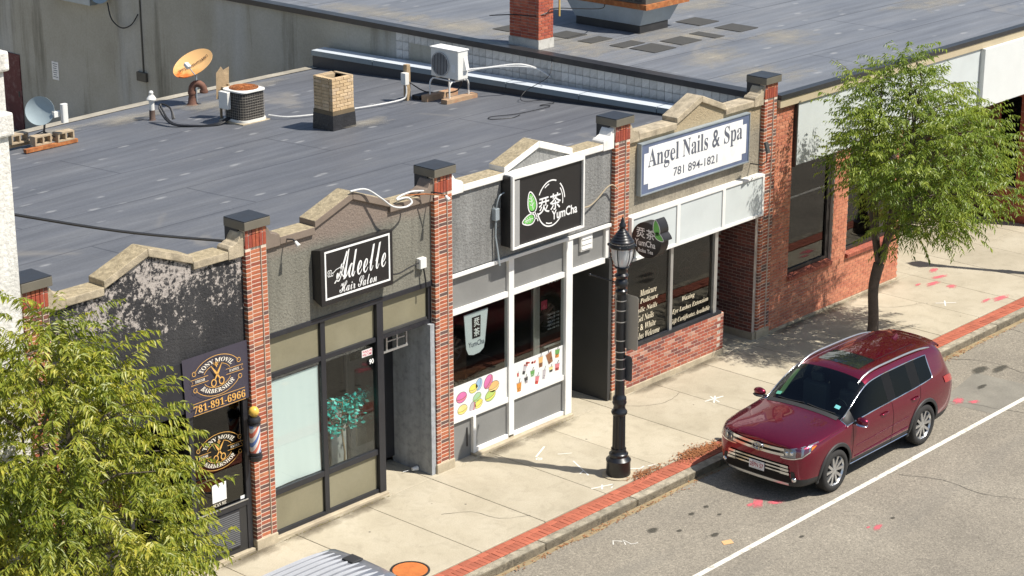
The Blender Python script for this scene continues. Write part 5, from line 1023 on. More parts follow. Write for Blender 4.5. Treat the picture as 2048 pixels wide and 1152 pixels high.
for q, e_ in tips:
    for k in range(34):
        c = q.lerp(e_, rr.uniform(.3,1.15))+Vector((rr.gauss(0,.05),rr.gauss(0,.05),rr.gauss(0,.05))); d = Vector((rr.gauss(0,1),rr.gauss(0,1),rr.uniform(-1.2,.2))).normalized(); s_ = d.cross(Vector((rr.gauss(0,1),rr.gauss(0,1),1))).normalized(); L = .09
        m.add([c, c+d*L*.5+s_*L*.28, c+d*L, c+d*L*.5-s_*L*.28], [(0,1,2,3)])
m.build('foliage', MAT('teal_leaf', (.06,.56,.48), .4, .35, 8), pl)
ab = empty('folded_sandwich_board', (1.95, .9, .12), 'folded pale sandwich board leaning inside the salon window', 'board')
m = MB(); m.add([(1.82,.62,.12),(2.02,.66,.12),(1.97,.80,1.42),(1.78,.76,1.42)], [(0,1,2,3)]); m.add([(1.80,.60,.12),(1.83,.605,.12),(1.79,.745,1.45),(1.76,.74,1.45)], [(0,1,2,3)]); m.build('board_panel', MAT('grey_board', (.36,.36,.34), .6), ab)
wb = empty('leaning_whiteboard', (2.6, .95, .12), 'white leaning board behind the ficus in the salon window', 'board')
m = MB(); m.box(2.45,2.79,.90,.93,.14,1.55); m.build('panel_board', MAT('panel_white', (.62,.62,.58), .6), wb)
ws = MB().box(1.9,2.79,.72,.79,.14,.22).build('window_ledge', MAT('ledge_white', (.55,.53,.48), .6), shop)
# counter and boxes seen inside the tea shop
ct = empty('shop_counter', (6.0, 2.2, .12), 'dark shop counter inside the tea shop', 'counter')
MB().box(4.9,6.9,2.0,2.6,.12,1.1).build('counter_body', MAT('counter_wood', (.14,.07,.04), .6, .2), ct); MB().box(4.85,6.95,1.95,2.65,1.101,1.15).build('counter_top', MAT('counter_top', (.22,.18,.15), .3), ct)
for q, (x, y, w_, h) in enumerate(((5.25,2.2,.35,.25),(5.75,2.25,.28,.32),(6.4,2.2,.3,.2))):
    tag(MB().box(x,x+w_,y,y+.28,1.151,1.151+h).build('cardboard_box', MAT('carton', (.34,.21,.11), .9, .15), None, bevel=.004), ['wide cardboard box at the left on the tea shop counter','tall cardboard box in the middle of the tea shop counter','low cardboard box at the right on the tea shop counter'][q], 'box', 'boxes on the tea shop counter')
# ---- lamps, conduits and cables on the facades
def spot(name, x, z, label, arm=.25):
    e = empty(name, (x, .03, z), label, 'lamp')
    m = MB(); m.tube([(x,.03,z+.02),(x+.01,-arm*.6,z+.04),(x+.02,-arm,z)], .012, 6); m.build('arm', CAPM, e)
    m = MB(); m.cyl((x+.02,-arm+.02,z+.01), (x+.025,-arm-.05,z-.05), .022, .038, 12); m.build('lamp_head', PLASW, e, smooth=40); return e
spot('small_floodlight', .86, 4.90, 'small white floodlight on the salon coping by the second pier', .16)
sl = spot('bullet_spotlight', 4.02, 4.99, 'white bullet spotlight on a rod beside the third pier', .30)
tag(MB().tube([(3.45,.05,5.07),(3.8,-.05,5.04),(4.03,-.26,5.01)], .011, 6).build('support_rod', RUST, sl))
# floodlight of the nail sign
e = empty('sign_floodlight', (12.95, .05, 3.8), 'black arm floodlight at the right end of the nail salon sign', 'lamp')
MB().tube([(13.0,.08,3.72),(12.98,-.2,3.74),(12.92,-.36,3.86),(12.86,-.40,4.06)], .012, 6).build('arm', CAPM, e)
MB().box(-.09,.09,-.02,.02,-.11,.11).xf(Matrix.Translation((12.83,-.42,4.16)) @ Matrix.Rotation(R(-18),4,'X') @ Matrix.Rotation(R(20),4,'Z')).build('lamp_head', MAT('lamp_black', (.05,.05,.05), .4), e)
# white cable over the salon gable
cab = MB(); cab.tube(bez([(2.2,.02,5.40),(2.5,-.02,5.38),(2.75,-.10,5.2),(2.95,-.16,5.03),(3.2,-.18,4.97),(3.42,-.12,4.99),(3.40,-.04,5.06),(3.2,.0,5.06),(3.32,.02,5.10),(3.6,.06,5.10),(3.86,.05,5.06)], 6), .016, 7); tag(cab.build('white_cable', CABLEW), 'loose white cable looping over the salon gable', 'cable')
cab = MB(); cab.tube(bez([(2.98,-.04,3.86),(3.2,-.02,3.82),(3.45,-.01,3.86),(3.68,.0,3.88)], 6), .012, 6); cab.tube([(3.8,.02,3.8),(3.82,.0,3.6),(3.83,-.02,3.42)], .014, 6); o = cab.build('cable_run', CABLE)
tag(o, 'black cable from the hair salon sign to a white box', 'cable'); 
jb = empty('junction_box', (3.78,.06,3.8), 'white junction box on the salon wall beside the third pier', 'junction box'); MB().box(3.70,3.86,.0,.085,3.76,3.94).build('box_body', PLASW, jb, bevel=.01); MB().box(3.71,3.85,-.012,-.001,3.77,3.93).build('box_lid', PLASW, jb)
jb = empty('conduit', (5.55,.05,3.5), 'grey conduit with a switch box left of the tea shop sign', 'conduit')
m = MB(); m.tube(bez([(5.72,-.03,4.66),(5.62,-.02,4.62),(5.58,.0,4.5),(5.58,.02,4.4)],5), .012, 6); m.tube([(5.58,.03,4.2),(5.57,.03,3.9),(5.60,.0,3.6),(5.62,-.02,3.38)], .016, 6); m.build('pipe', GALV, jb); MB().box(5.53,5.63,-.01,.084,4.19,4.40).build('switch_box', GALV, jb, bevel=.006)
m = MB(); m.tube(bez([(7.62,-.05,3.98),(7.95,-.03,3.94),(8.2,-.02,4.02),(8.45,-.03,4.18),(8.62,-.03,4.2),(8.74,-.05,4.1)], 6), .014, 7); tag(m.build('cable_run', MAT('tan_cable', (.35,.29,.2), .6)), 'tan cable from the tea shop sign towards the fourth pier', 'cable')
jb = empty('wall_vent', (8.05,.1,3.07), 'small white louvred wall vent over the tea shop entry', 'vent'); MB().box(7.91,8.23,.10,.149,3.07,3.38).build('vent_frame', PLASW, jb)
for q in range(3): MB().add([(7.93,.085,3.10+q*.092),(8.21,.085,3.10+q*.092),(8.21,.099,3.175+q*.092),(7.93,.099,3.175+q*.092)], [(0,1,2,3)]).build('slat', PLASW, jb)
lc = empty('paper_cup', (3.9,.38,.0), 'crushed white paper cup lying in the salon entry', 'litter'); m = MB(); m.lathe((0,0,0), [(.001,0),(.032,0),(.044,.11),(.042,.112),(.03,.01)], 14); m.xf(Matrix.Translation((3.84,.40,.045)) @ Matrix.Rotation(R(88),4,'Y') @ Matrix.Rotation(R(20),4,'X')); m.build('cup', SIGNW, lc, smooth=40)
m = MB(); m.cyl((3.78,.42,.04),(3.68,.46,.03), .004, n=6); m.build('straw', SIGNW, lc)
# ================================================================== ON THE SHOP ROOF
_bm = {}
def bmesh_len(L, mat, along, h=.058, d=.09):
    k = (round(L,3), mat.name, along)
    if k not in _bm: _bm[k] = piece_mesh('brick', L if along == 'x' else d, d if along == 'x' else L, h, mat, .003, .0008, len(_bm))
    return _bm[k]
def brick_shaft(parent, x0, x1, y0, y1, z0, z1, mat, name='brick', first=.2):
    k = 0; z = z0
    while z+.066 < z1:
        zc_ = z+.034
        def run(a, b_, st, put):
            p = a; f = st
            while p < b_-.02:
                L = min(f, b_-p)
                if b_-(p+L) < .05: L = b_-p
                put(p, L); p += L+.01; f = .2
        st = .2 if k % 2 == 0 else .1
        run(x0, x1, st, lambda p, L: piece('brick', bmesh_len(L, mat, 'x'), parent, (p+L/2, y0+.045, zc_)))
        run(y0+.1, y1, .3-st-.1 if st == .2 else .2, lambda p, L: piece('brick', bmesh_len(L, mat, 'y'), parent, (x0+.045, p+L/2, zc_)))
        z += .0677; k += 1
# yellow brick chimney
ch = MB()
for bx_ in ((8.41,8.52,7.09,7.62),(8.90,8.975,7.09,7.62),(8.52,8.90,7.09,7.2),(8.52,8.90,7.51,7.62)): ch.box(bx_[0],bx_[1],bx_[2],bx_[3],3.9,5.10)
ch.box(8.9,8.98,7.08,7.63,4.4,5.12); ch.box(8.41,8.97,7.56,7.63,4.4,5.12); ch.box(8.5,8.92,7.18,7.52,3.9,4.8,1)
ch = ch.build('chimney', [MAT('chimney_mortar', (.42,.32,.2), .95, .15), FLAT('soot', (.01,.01,.01), 1)], shop)
brick_shaft(ch, 8.40, 8.985, 7.075, 7.63, 4.44, 5.12, BRKY)
MB().box(8.39,8.995,7.065,7.64,4.36,4.437).build('tar_band', MAT('tar_stain', (.16,.12,.07), .9, .2), ch)
MB().add([(8.372,7.045,3.98),(9.015,7.045,3.98),(9.015,7.66,3.98),(8.372,7.66,3.98),(8.385,7.058,4.36),(9.0,7.058,4.36),(9.0,7.645,4.36),(8.385,7.645,4.36)],[(4,5,6,7),(0,1,5,4),(1,2,6,5),(2,3,7,6),(3,0,4,7)]).build('chimney_flashing', MAT('rubber_flashing', (.028,.028,.03), .35, .2, 6, 20, .6, .02), ch)
# condenser
ac = empty('air_conditioner_condenser', (8.15, 9.5, 3.93), 'square condenser with rusty fan grille and wire guard on the roof', 'air conditioner')
MB().box(7.76,8.52,9.1,9.86,3.90,3.96).build('base_pad', COPE, ac, bevel=.01)
def rrect(x0, x1, y0, y1, r, n=5):
    out = []
    for cx, cy, a in ((x1-r,y1-r,0),(x0+r,y1-r,90),(x0+r,y0+r,180),(x1-r,y0+r,270)):
        for i in range(n+1): t = R(a+90*i/n); out.append((cx+r*math.cos(t), cy+r*math.sin(t)))
    return out
MB().prism_z(rrect(7.82,8.46,9.16,9.80,.14), 4.0, 4.587).build('coil', MAT('coil_dark', (.045,.04,.035), .7, .2), ac, smooth=30)
m = MB(); m.prism_z(rrect(7.79,8.49,9.13,9.83,.15), 3.96, 4.01); m.build('base_tray', PLASW, ac, smooth=30)
m = MB(); o_ = rrect(7.79,8.49,9.13,9.83,.15); i_ = [(8.14+.305*math.cos(2*math.pi*k/24), 9.48+.305*math.sin(2*math.pi*k/24)) for k in range(24)]
n = len(o_); m.add([(x,y,4.585) for x,y in o_]+[(x,y,4.612) for x,y in o_], [(i,(i+1)%n,n+(i+1)%n,n+i) for i in range(n)])
o24 = [o_[(k) % n] for k in range(24)]
m.add([(x,y,4.61) for x,y in o24]+[(x,y,4.625) for x,y in i_], [(k,(k+1)%24,24+(k+1)%24,24+k) for k in range(24)])
m.build('top_cover', PLASW, ac, smooth=30)
MB().lathe((8.14,9.48,0), [(.001,4.60),(.31,4.60)], 24).build('fan_well', MAT('rust_dark', (.20,.06,.02), .9, .4), ac)
m = MB()
for r_ in (.06,.10,.14,.18,.22,.26,.30): m.tube([(8.14+r_*math.cos(t*math.pi/14), 9.48+r_*math.sin(t*math.pi/14), 4.655-.06*r_) for t in range(29)], .006, 5)
for k in range(16): a = k*math.pi/8; m.tube([(8.14+.03*math.cos(a),9.48+.03*math.sin(a),4.66),(8.14+.31*math.cos(a),9.48+.31*math.sin(a),4.635)], .005, 4)
m.build('fan_grille', RUST, ac)
m = MB(); ring = rrect(7.805,8.475,9.145,9.815,.145, 4); n = len(ring)
for k in range(1, 10): z = 4.0+k*.055; m.tube([(x,y,z) for x,y in ring]+[(*ring[0],z)], .0025, 4)
for (x0, y0), (x1, y1) in zip(ring, ring[1:]+ring[:1]):
    L = math.hypot(x1-x0,y1-y0); q = max(1, int(L/.055))
    for k in range(q): m.tube([(x0+(x1-x0)*k/q,y0+(y1-y0)*k/q,4.0),(x0+(x1-x0)*k/q,y0+(y1-y0)*k/q,4.55)], .0022, 4, caps=False)
m.build('wire_guard', MAT('guard_wire', (.34,.31,.26), .6), ac)
MB().box(7.70,7.795,9.5,9.78,4.22,4.58).build('service_panel', PLASW, ac, bevel=.01)
m = MB()
for k, (dx, dy) in enumerate(((0,0),(.03,.05),(-.02,.08))): m.tube(bez([(7.80,9.55+dy,4.02),(7.5,9.6+dy,3.93),(7.2+dx,9.9+dy,3.90),(6.95+dx,10.4,3.92),(7.05+dx,10.8+dy,4.1),(7.12,10.95,4.22),(7.2,10.75,4.15),(7.15+dx,10.6,3.95)], 6), .02, 6)
tag(m.build('refrigerant_line', CABLE), 'black refrigerant lines coiling from the condenser to the roof vent', 'hose')
wd = empty('broken_timber_box', (8.05,10.35,3.9), 'pale broken timber frame behind the condenser', 'timber'); m = MB(); m.add([(7.95,10.15,4.3),(8.25,10.1,4.3),(8.3,10.12,4.95),(8.15,10.13,4.9),(8.1,10.14,4.98),(7.98,10.16,4.85)], [(0,1,2,3,4,5)]); m.box(8.02,8.06,10.1,10.14,3.87,4.5); m.box(8.2,8.24,10.05,10.1,3.87,4.6); m.box(8.05,8.25,9.95,10.1,4.5,4.56); m.build('boards', WOODT, wd)
# vent pipe
vp = empty('vent_pipe', (7.18,11.34,3.83), 'white capped vent pipe near the rear roof edge', 'pipe'); m = MB(); m.lathe((7.18,11.34,0), [(.055,3.78),(.055,4.18),(.062,4.18),(.062,4.22),(.10,4.235),(.105,4.26),(.06,4.33),(.045,4.34),(.045,4.38),(.05,4.40),(.03,4.43),(.001,4.435)], 16); m.build('pipe', PLASW, vp, smooth=40); MB().lathe((7.18,11.34,0), [(.085,3.80),(.064,3.82),(.060,4.02)], 16).build('rusty_sleeve', MAT('brown_sleeve', (.10,.065,.05), .8), vp, smooth=50)
# rusty gooseneck
gn = empty('gooseneck_vent', (8.62,11.72,3.8), 'rusty brown gooseneck vent pipe below the orange dish', 'pipe')
m = MB(); c0 = (8.60,11.75)
pth = [(c0[0],c0[1],3.78),(c0[0],c0[1],4.12)]+[(c0[0]+.13*(1-math.cos(t))*.67, c0[1]-.13*(1-math.cos(t))*.74, 4.16+.13*math.sin(t)) for t in [math.pi*k/8 for k in range(9)]]
pth.append((pth[-1][0],pth[-1][1],4.10)); m.tube(pth, .075, 14); m.build('pipe', MAT('rust_brown', (.16,.075,.05), .8, .3, 6), gn, smooth=50)
m = MB(); m.lathe((c0[0],c0[1],0), [(.088,4.06),(.09,4.07),(.09,4.12),(.088,4.13)], 14); m.lathe((pth[-1][0],pth[-1][1],0), [(.085,4.085),(.092,4.09),(.092,4.14),(.085,4.145)], 14); m.lathe((c0[0],c0[1],0), [(.16,3.79),(.1,3.86),(.085,3.98)], 14); m.build('collar', bpy.data.materials['rust_brown'], gn, smooth=40)
# satellite dishes
def dish(name, c, nrm, upv, rx, ry, matf, label, lnb, base):
    e = empty(name, base, label, 'satellite dish')
    nrm = Vector(nrm).normalized(); u = Vector(upv); u = (u-nrm*u.dot(nrm)).normalized(); w = nrm.cross(u)  # w: the other axis
    M = Matrix(((w.x,u.x,nrm.x,c[0]),(w.y,u.y,nrm.y,c[1]),(w.z,u.z,nrm.z,c[2]),(0,0,0,1)))
    m = MB(); prof = [(.001,-.07),(.35,-.062),(.6,-.045),(.85,-.015),(1.0,.01),(1.0,.0),(.85,-.025),(.6,-.055),(.35,-.072),(.001,-.08)]
    m.lathe((0,0,0), prof, 36); m.v = [Vector((p.x*rx,p.y*ry,p.z)) for p in m.v]; m.xf(M); m.build('reflector', matf, e, smooth=60)
    return e, M
toc = -fw
nd = .78*toc + .62*(-math.sin(R(29))*rt + math.cos(R(29))*up)
ODM, nt, b = new_mat('rusting_dish'); v = coords(nt); sx = nt.nodes.new('ShaderNodeSeparateXYZ'); nt.links.new(v, sx.inputs[0])
nn_ = tex_noise(nt, v, 7, 5, .6); ad_ = nt.nodes.new('ShaderNodeMath'); ad_.operation = 'MULTIPLY_ADD'; ad_.inputs[1].default_value = .35; nt.links.new(nn_, ad_.inputs[0]); nt.links.new(sx.outputs[2], ad_.inputs[2])
nt.links.new(ramp(nt, ad_.outputs[0], [(.80,(.58,.13,.02)),(.90,(.74,.38,.12)),(1.0,(.80,.48,.20))]), b.inputs['Base Color']); b.inputs['Roughness'].default_value = .6
dc = Vector((8.72,11.82,4.70))
e, Mo = dish('satellite_dish', dc, nd, -math.sin(R(29))*rt+math.cos(R(29))*up+.01*toc, .47, .36, ODM, 'orange rust stained oval satellite dish above the gooseneck pipe', None, (8.7,11.9,3.81))
for p in e.children: p.location = p.location
m = MB(); pp = Mo @ Vector((.0,-.36,-.03)); hd = Mo @ Vector((.10,-.22,.22))
m.tube([Mo @ Vector((0,-.1,-.09)), (8.9,11.95,4.5), (8.9,11.98,3.8)], .022, 8); m.build('mast', GALV, e)
m = MB(); m.tube([Mo @ Vector((.06,-.35,.0)), hd], .012, 6); m.build('feed_arm', GALV, e)
m = MB(); m.box(-.05,.05,-.07,.07,-.04,.04).xf(Matrix.Translation(hd) @ Matrix.Rotation(R(30),4,'X')); m.build('feed_horn', PLASW, e, bevel=.01)
m = MB(); mp = lambda u, v: Mo @ Vector((u, v, -.052+.04*(u*u+v*v)/.1)); fit_text(m, 'DIRECTV', -.36, -.03, -.03, .045, mp, bold=.02); fit_text(m, 'DIRECTV', -.02, .34, -.03, .045, mp, bold=.02); m.build('lettering', FLAT('dish_print', (.10,.06,.04), .6), e)
GD = MAT('grey_dish', (.33,.40,.42), .55, .05, 3, 40, .02)
dc2 = Vector((4.30,11.22,4.53))
e, M2 = dish('satellite_dish', dc2, (-.80,-.50,.26), (0,0,1), .31, .29, GD, 'round grey satellite dish weighted down with concrete blocks', None, (4.35,11.35,3.83))
m = MB(); m.tube([M2 @ Vector((0,-.05,-.09)), (4.40,11.22,4.3), (4.36,11.25,3.95)], .022, 8); m.tube([(4.36,11.25,4.1),(4.1,11.4,3.98)], .012, 6); m.tube([(4.36,11.25,4.1),(4.5,11.05,3.98)], .012, 6); m.build('mast', CAPM, e)
hd = M2 @ Vector((-.16,-.02,.26)); hw = Vector((4.63,10.87,4.48))
m = MB(); m.tube([dc2+.22*rt-.06*up, hw], .02, 6); m.box(-.08,.08,-.04,.04,-.07,.04).xf(Matrix.Translation(dc2+.33*rt-.05*up)); m.build('feed_arm', PLASW, e)
m = MB(); m.prism_z(rrect(-.07,.07,-.05,.05,.03,3), -.19, .19).xf(Matrix.Translation(hw)); m.build('feed_horn', PLASW, e, smooth=40)
pf = empty('timber_pallet', (4.4,11.3,3.82), 'flat paint streaked timber pallet under the grey dish', 'pallet')
for q, bx_ in enumerate(((3.75,5.0,10.98,11.08),(3.75,5.0,11.55,11.65))): MB().box(*bx_,3.80,3.87).build('plank', WOODT if q else RUST, pf)
for q, (x, y) in enumerate(((4.02,11.05),(4.52,10.98),(3.78,11.5))):
    cb = MB(); L, D, H = .40, .19, .19
    for bx_ in ((0,L,0,.03),(0,L,D-.03,D),(0,.035,.03,D-.03),(L/2-.018,L/2+.018,.03,D-.03),(L-.035,L,.03,D-.03)): cb.box(bx_[0],bx_[1],0,H,bx_[2],bx_[3])
    o = cb.build('concrete_block', MAT('block_tan', (.42,.33,.22), .95, .2, 6, 60, .5) if q == 0 else bpy.data.materials['block_tan']); o.location = (x, y, 3.875)
    tag(o, ['hollow concrete block directly under the grey dish','hollow concrete block at the right end of the timber frame','hollow concrete block at the left end, behind the others'][q], 'concrete block', 'concrete blocks under the dish')
# heat pump on a stand
hp = empty('heat_pump', (12.0,7.3,4.06), 'white heat pump with round fan grille on a raised pipe stand', 'air conditioner')
X0, X1, Y0, Y1, Z0, Z1 = 11.85, 12.16, 6.89, 7.69, 4.54, 5.15
MB().box(X0,X1,Y0,Y1,Z0,Z1).build('casing', PLASW, hp, bevel=.015)
MB().box(X0-.02,X1+.02,Y0-.015,Y1+.015,Z1+.001,Z1+.03).build('top_lid', FRW, hp, bevel=.008)
fcx = (X0-.012, 7.40, 4.83); My = Matrix.Rotation(R(-90),4,'Y')
m = MB(); m.lathe((X0-.002,7.40,4.83), [(.24,.0),(.262,.0),(.262,.025),(.24,.025)], 32, 0, My); m.build('fan_ring', MAT('grille_grey', (.42,.42,.41), .5), hp, smooth=40)
m = MB(); m.lathe((X0-.003,7.40,4.83), [(.001,.0),(.24,.0)], 32, 0, My); m.build('fan_opening', MAT('fan_dark', (.03,.035,.05), .5), hp)
m = MB()
for k in range(-5, 6): h = math.sqrt(max(0,.24**2-(k*.044)**2)); m.box(X0-.03,X0-.02,7.40+k*.044-.005,7.40+k*.044+.005,4.83-h,4.83+h)
m.build('fan_guard', bpy.data.materials['grille_grey'], hp)
m = MB(); m.box(X0-.006,X0-.001,6.97,7.08,4.7,4.86); m.build('rating_label', SIGNW, hp)
m = MB(); m.add([(12.0,Y0-.002,4.72),(12.14,Y0-.002,4.72),(12.13,Y0-.07,4.74),(12.04,Y0-.07,4.74),(12.03,Y0-.002,5.02),(12.14,Y0-.002,5.02)], [(0,1,2,3),(3,2,5,4),(0,3,4),(1,5,2)]); m.build('valve_cover', PLASW, hp)
for y in (7.02, 7.60):
    m = MB(); m.tube(bez([(11.72,y,4.16),(11.72,y,4.36),(11.75,y,4.46),(11.83,y,4.50),(12.0,y,4.50),(12.2,y,4.50),(12.28,y,4.46),(12.31,y,4.36),(12.31,y,4.16)], 4), .018, 8); m.build('stand_leg', PLASW, hp, smooth=50)
m = MB(); m.tube([(11.85,6.98,4.5),(11.85,7.64,4.5)], .016, 6); m.tube([(12.16,6.98,4.5),(12.16,7.64,4.5)], .016, 6); m.build('stand_rail', PLASW, hp)
for q, y in enumerate((7.02, 7.60)):
    o = MB().box(11.55,12.5,y-.09,y+.09,4.04-.03*q,4.16).build('timber_sleeper', MAT('sleeper', (.42,.28,.17), .9, .25, 4, 50, .4, stain=(.36,.12,.05), stain_amt=.8, stain_scale=2), None, bevel=.008)
    tag(o, ['paint streaked timber sleeper under the near legs of the heat pump','paint streaked timber sleeper under the far legs of the heat pump'][q], 'sleeper', 'sleepers under the heat pump')
po = empty('timber_post', (11.5,8.07,4.0), 'weathered timber post holding a grey electrical box', 'post'); MB().box(11.45,11.56,8.02,8.13,3.97,4.78).build('post', WOODT, po, bevel=.008); MB().box(11.34,11.46,7.96,8.10,4.36,4.62).build('electrical_box', PLASW, po, bevel=.01)
rb_ = MB().box(11.62,12.12,7.82,8.05,4.0,4.10).build('rubber_pad', MAT('rubber_black', (.03,.03,.032), .6, .2), None, bevel=.01); tag(rb_, 'low black rubber pad beside the timber post', 'pad')
m = MB(); m.tube(bez([(11.4,8.0,4.36),(11.38,7.98,4.15),(11.25,8.0,4.06),(10.6,8.1,4.04),(9.8,8.35,4.02),(9.2,8.5,4.02),(8.7,8.8,4.01),(8.5,9.15,4.03)], 6), .018, 7); tag(m.build('white_conduit', CABLEW), 'white conduit running over the roof past the yellow chimney', 'conduit')
m = MB(); m.tube(bez([(11.5,8.05,4.42),(11.75,7.85,4.2),(11.95,7.7,4.14),(12.1,7.55,4.13),(12.25,7.3,4.2),(12.2,7.1,4.45)], 6), .014, 6); tag(m.build('flexible_hose', CABLE), 'black flexible hose between the post and the heat pump', 'hose')
m = MB()
for k in range(2): m.tube(bez([(12.16,6.95,4.72-.05*k),(12.5,6.7,4.74),(13.1,6.3,4.78-.04*k),(13.45,6.05,4.66),(13.58,5.8,4.5)], 6), .022, 7)
tag(m.build('insulated_pipe', CABLEW), 'white insulated pipes arching from the heat pump over the parapet', 'pipe')
m = MB(); m.tube(bez([(13.55,5.75,5.0),(13.3,5.6,4.6),(12.9,5.9,4.3),(12.6,5.75,4.16),(12.9,5.4,4.17),(12.9,5.1,4.17),(12.5,5.15,4.17),(12.6,4.95,4.18),(12.3,4.9,4.18),(11.6,5.0,4.17),(11.1,5.25,4.16),(10.95,5.1,4.16),(11.3,4.85,4.17),(11.6,4.9,4.17)], 6), .008, 5); tag(m.build('loose_wire', CABLE), 'thin loose black wire curled on the shop roof', 'wire')
m = MB(); m.tube(bez([(-4.03,.3,6.35),(-2.0,.32,5.62),(-.02,.33,5.02)], 12), .022, 7); tag(m.build('overhead_cable', CABLE), 'thick black cable from the white wall to the second pier', 'cable')
# ================================================================== CORNER BUILDING
cbd = empty('corner_building', (14, 0, 0), 'red brick corner building with long white sign band and flat roof', 'building')
WCON, nt, b = new_mat('weathered_render'); v = coords(nt); n1 = tex_noise(nt, v, .5, 6, .6); n2 = tex_noise(nt, v, 22, 4, .6)
nst = tex_noise(nt, coords(nt, (1,1.1,.09)), 1.0, 6, .65)
c = ramp(nt, n1, [(.25,(.33,.31,.25)),(.5,(.40,.38,.315)),(.75,(.47,.455,.40))])
c = mixc(nt, ramp(nt, nst, [(.53,0),(.66,.8)]), c, (.16,.148,.11))
c = mixc(nt, ramp(nt, tex_noise(nt, coords(nt, (1,.6,.10)), 1.0, 4), [(.55,0),(.68,.5)]), c, (.54,.55,.54))
c = mixc(nt, 1.0, c, ramp(nt, n2, [(.3,.9),(.7,1.06)]), 'MULTIPLY'); nt.links.new(c, b.inputs['Base Color']); b.inputs['Roughness'].default_value = .95; add_bump(nt, b, n2, .3, .006)
sw = MB().box(13.62,13.95,.42,45,-.1,4.86).build('side_wall', WCON, cbd)
BLK = MAT('glazed_block', (.60,.59,.56), .6, .12, 2, 30, .1, .003, objvar=.12, stain=(.16,.15,.12), stain_amt=.7, stain_scale=1.6)
bl = piece_mesh('block', .02, .192, .192, BLK, .004)
y = .62
while y < 10.6:
    for k in range(4):
        if zc(y)-.06 < 4.05+.2*(k+1) and not (9.3 < y < 10.2 and k in (1,2)): piece('block', bl, sw, (13.614, y, 4.05+.1+.2*k-.0))
    y += .2
MB().box(13.50,13.80,.44,45,4.862,4.99).build('roof_edge_cap', CAPM, cbd, bevel=.006)
ROOF2 = ROOFM.copy(); ROOF2.name = 'corner_roof_membrane'
for n in ROOF2.node_tree.nodes:
    if n.type == 'VALTORGB':
        els = n.color_ramp.elements
        if len(els) == 3 and abs(els[0].color[0]-.088) < .01:
            for e_, k in zip(els, ((.115,.125,.145),(.148,.158,.175),(.185,.19,.20))): e_.color = (*k, 1)
        if len(els) == 2 and abs(els[0].position-.62) < .01: els[0].position = .6; els[1].position = .7
m = MB(); m.quad((13.9,.0,4.93),(70,.0,4.93),(70,60,4.93),(13.9,60,4.93))
rf2 = m.build('roof', ROOF2, cbd)
PADM = MAT('roof_pad', (.055,.054,.05), .9, .12, 4, 80, .3)
for a in ((15.3,15.95,6.78,7.4),(15.25,15.98,6.07,6.47),(15.34,16.1,5.24,5.63),(15.40,16.16,4.41,5.11),(16.46,17.2,4.5,5.11),(17.55,17.9,4.4,5.13),(18.46,19.2,5.53,6.23),(18.5,19.18,4.4,5.14),(15.0,15.6,8.3,8.8)):
    MB().box(*a,4.931,4.946).build('walkway_pad', PADM, rf2)
# pale worn patches of the membrane
def blob(cx, cy, rx, ry, z, seed, n=26, jag=.22):
    out = []
    for i in range(n):
        t = 2*math.pi*i/n; k = 1+jag*mnoise.noise(Vector((math.cos(t)*1.7+seed*5.3, math.sin(t)*1.7, seed)))*1.6
        out.append((cx+rx*k*math.cos(t), cy+ry*k*math.sin(t), z))
    return out
def SPRAY(name, col, scale=1.1, lo=.5, hi=.78, amt=.62, nz=.75, rough=.9):
    """thin film of dust or paint that breaks up towards its edge"""
    m, nt, b = new_mat(name); b.inputs['Roughness'].default_value = rough; v = coords(nt)
    nt.links.new(ramp(nt, tex_noise(nt, v, 9, 4), [(.3, mul(col,.85)), (.7, mul(col,1.1))]), b.inputs['Base Color'])
    tr = nt.nodes.new('ShaderNodeBsdfTransparent'); mx = nt.nodes.new('ShaderNodeMixShader')
    g = coords(nt, kind='Generated', loc=(-.5,-.5,0)); ln = nt.nodes.new('ShaderNodeVectorMath'); ln.operation = 'LENGTH'; sxy = nt.nodes.new('ShaderNodeVectorMath'); sxy.operation = 'MULTIPLY'; sxy.inputs[1].default_value = (1,1,0); nt.links.new(g, sxy.inputs[0]); nt.links.new(sxy.outputs[0], ln.inputs[0])
    ad = nt.nodes.new('ShaderNodeMath'); ad.operation = 'MULTIPLY_ADD'; ad.inputs[1].default_value = nz; nt.links.new(tex_noise(nt, coords(nt, (1,1.6,1)), scale, 7, .68, .5), ad.inputs[0]); nt.links.new(ln.outputs['Value'], ad.inputs[2])
    nt.links.new(ramp(nt, ad.outputs[0], [(lo, amt), (hi, 0)]), mx.inputs[0]); nt.links.new(tr.outputs[0], mx.inputs[1]); nt.links.new(b.outputs[0], mx.inputs[2]); nt.links.new(mx.outputs[0], nt.nodes['Material Output'].inputs[0]); return m
SILT = SPRAY('silt', (.40,.36,.28), 1.3, .48, .92, .5, 1.05)
for k, a in enumerate(((14.9,6.2,1.6,2.2),(14.7,9.5,.9,2.6),(15.2,1.6,1.5,.8),(15.9,3.2,1.4,.9),(18.8,3.4,1.3,1.0),(17.3,5.0,1.8,1.5),(15.5,.9,1.2,.5),(24.5,3.2,2.2,.9),(20.5,7.2,1.6,.8),(14.6,12.5,.8,2.4))):
    m = MB(); P = [(a[0]-a[2],a[1]-a[3]),(a[0]+a[2],a[1]-a[3]),(a[0]+a[2],a[1]+a[3]),(a[0]-a[2],a[1]+a[3])]; m.quad(*[(x,y,4.935+.0002*k) for x,y in P]); m.build('silt_patch', SILT, rf2)
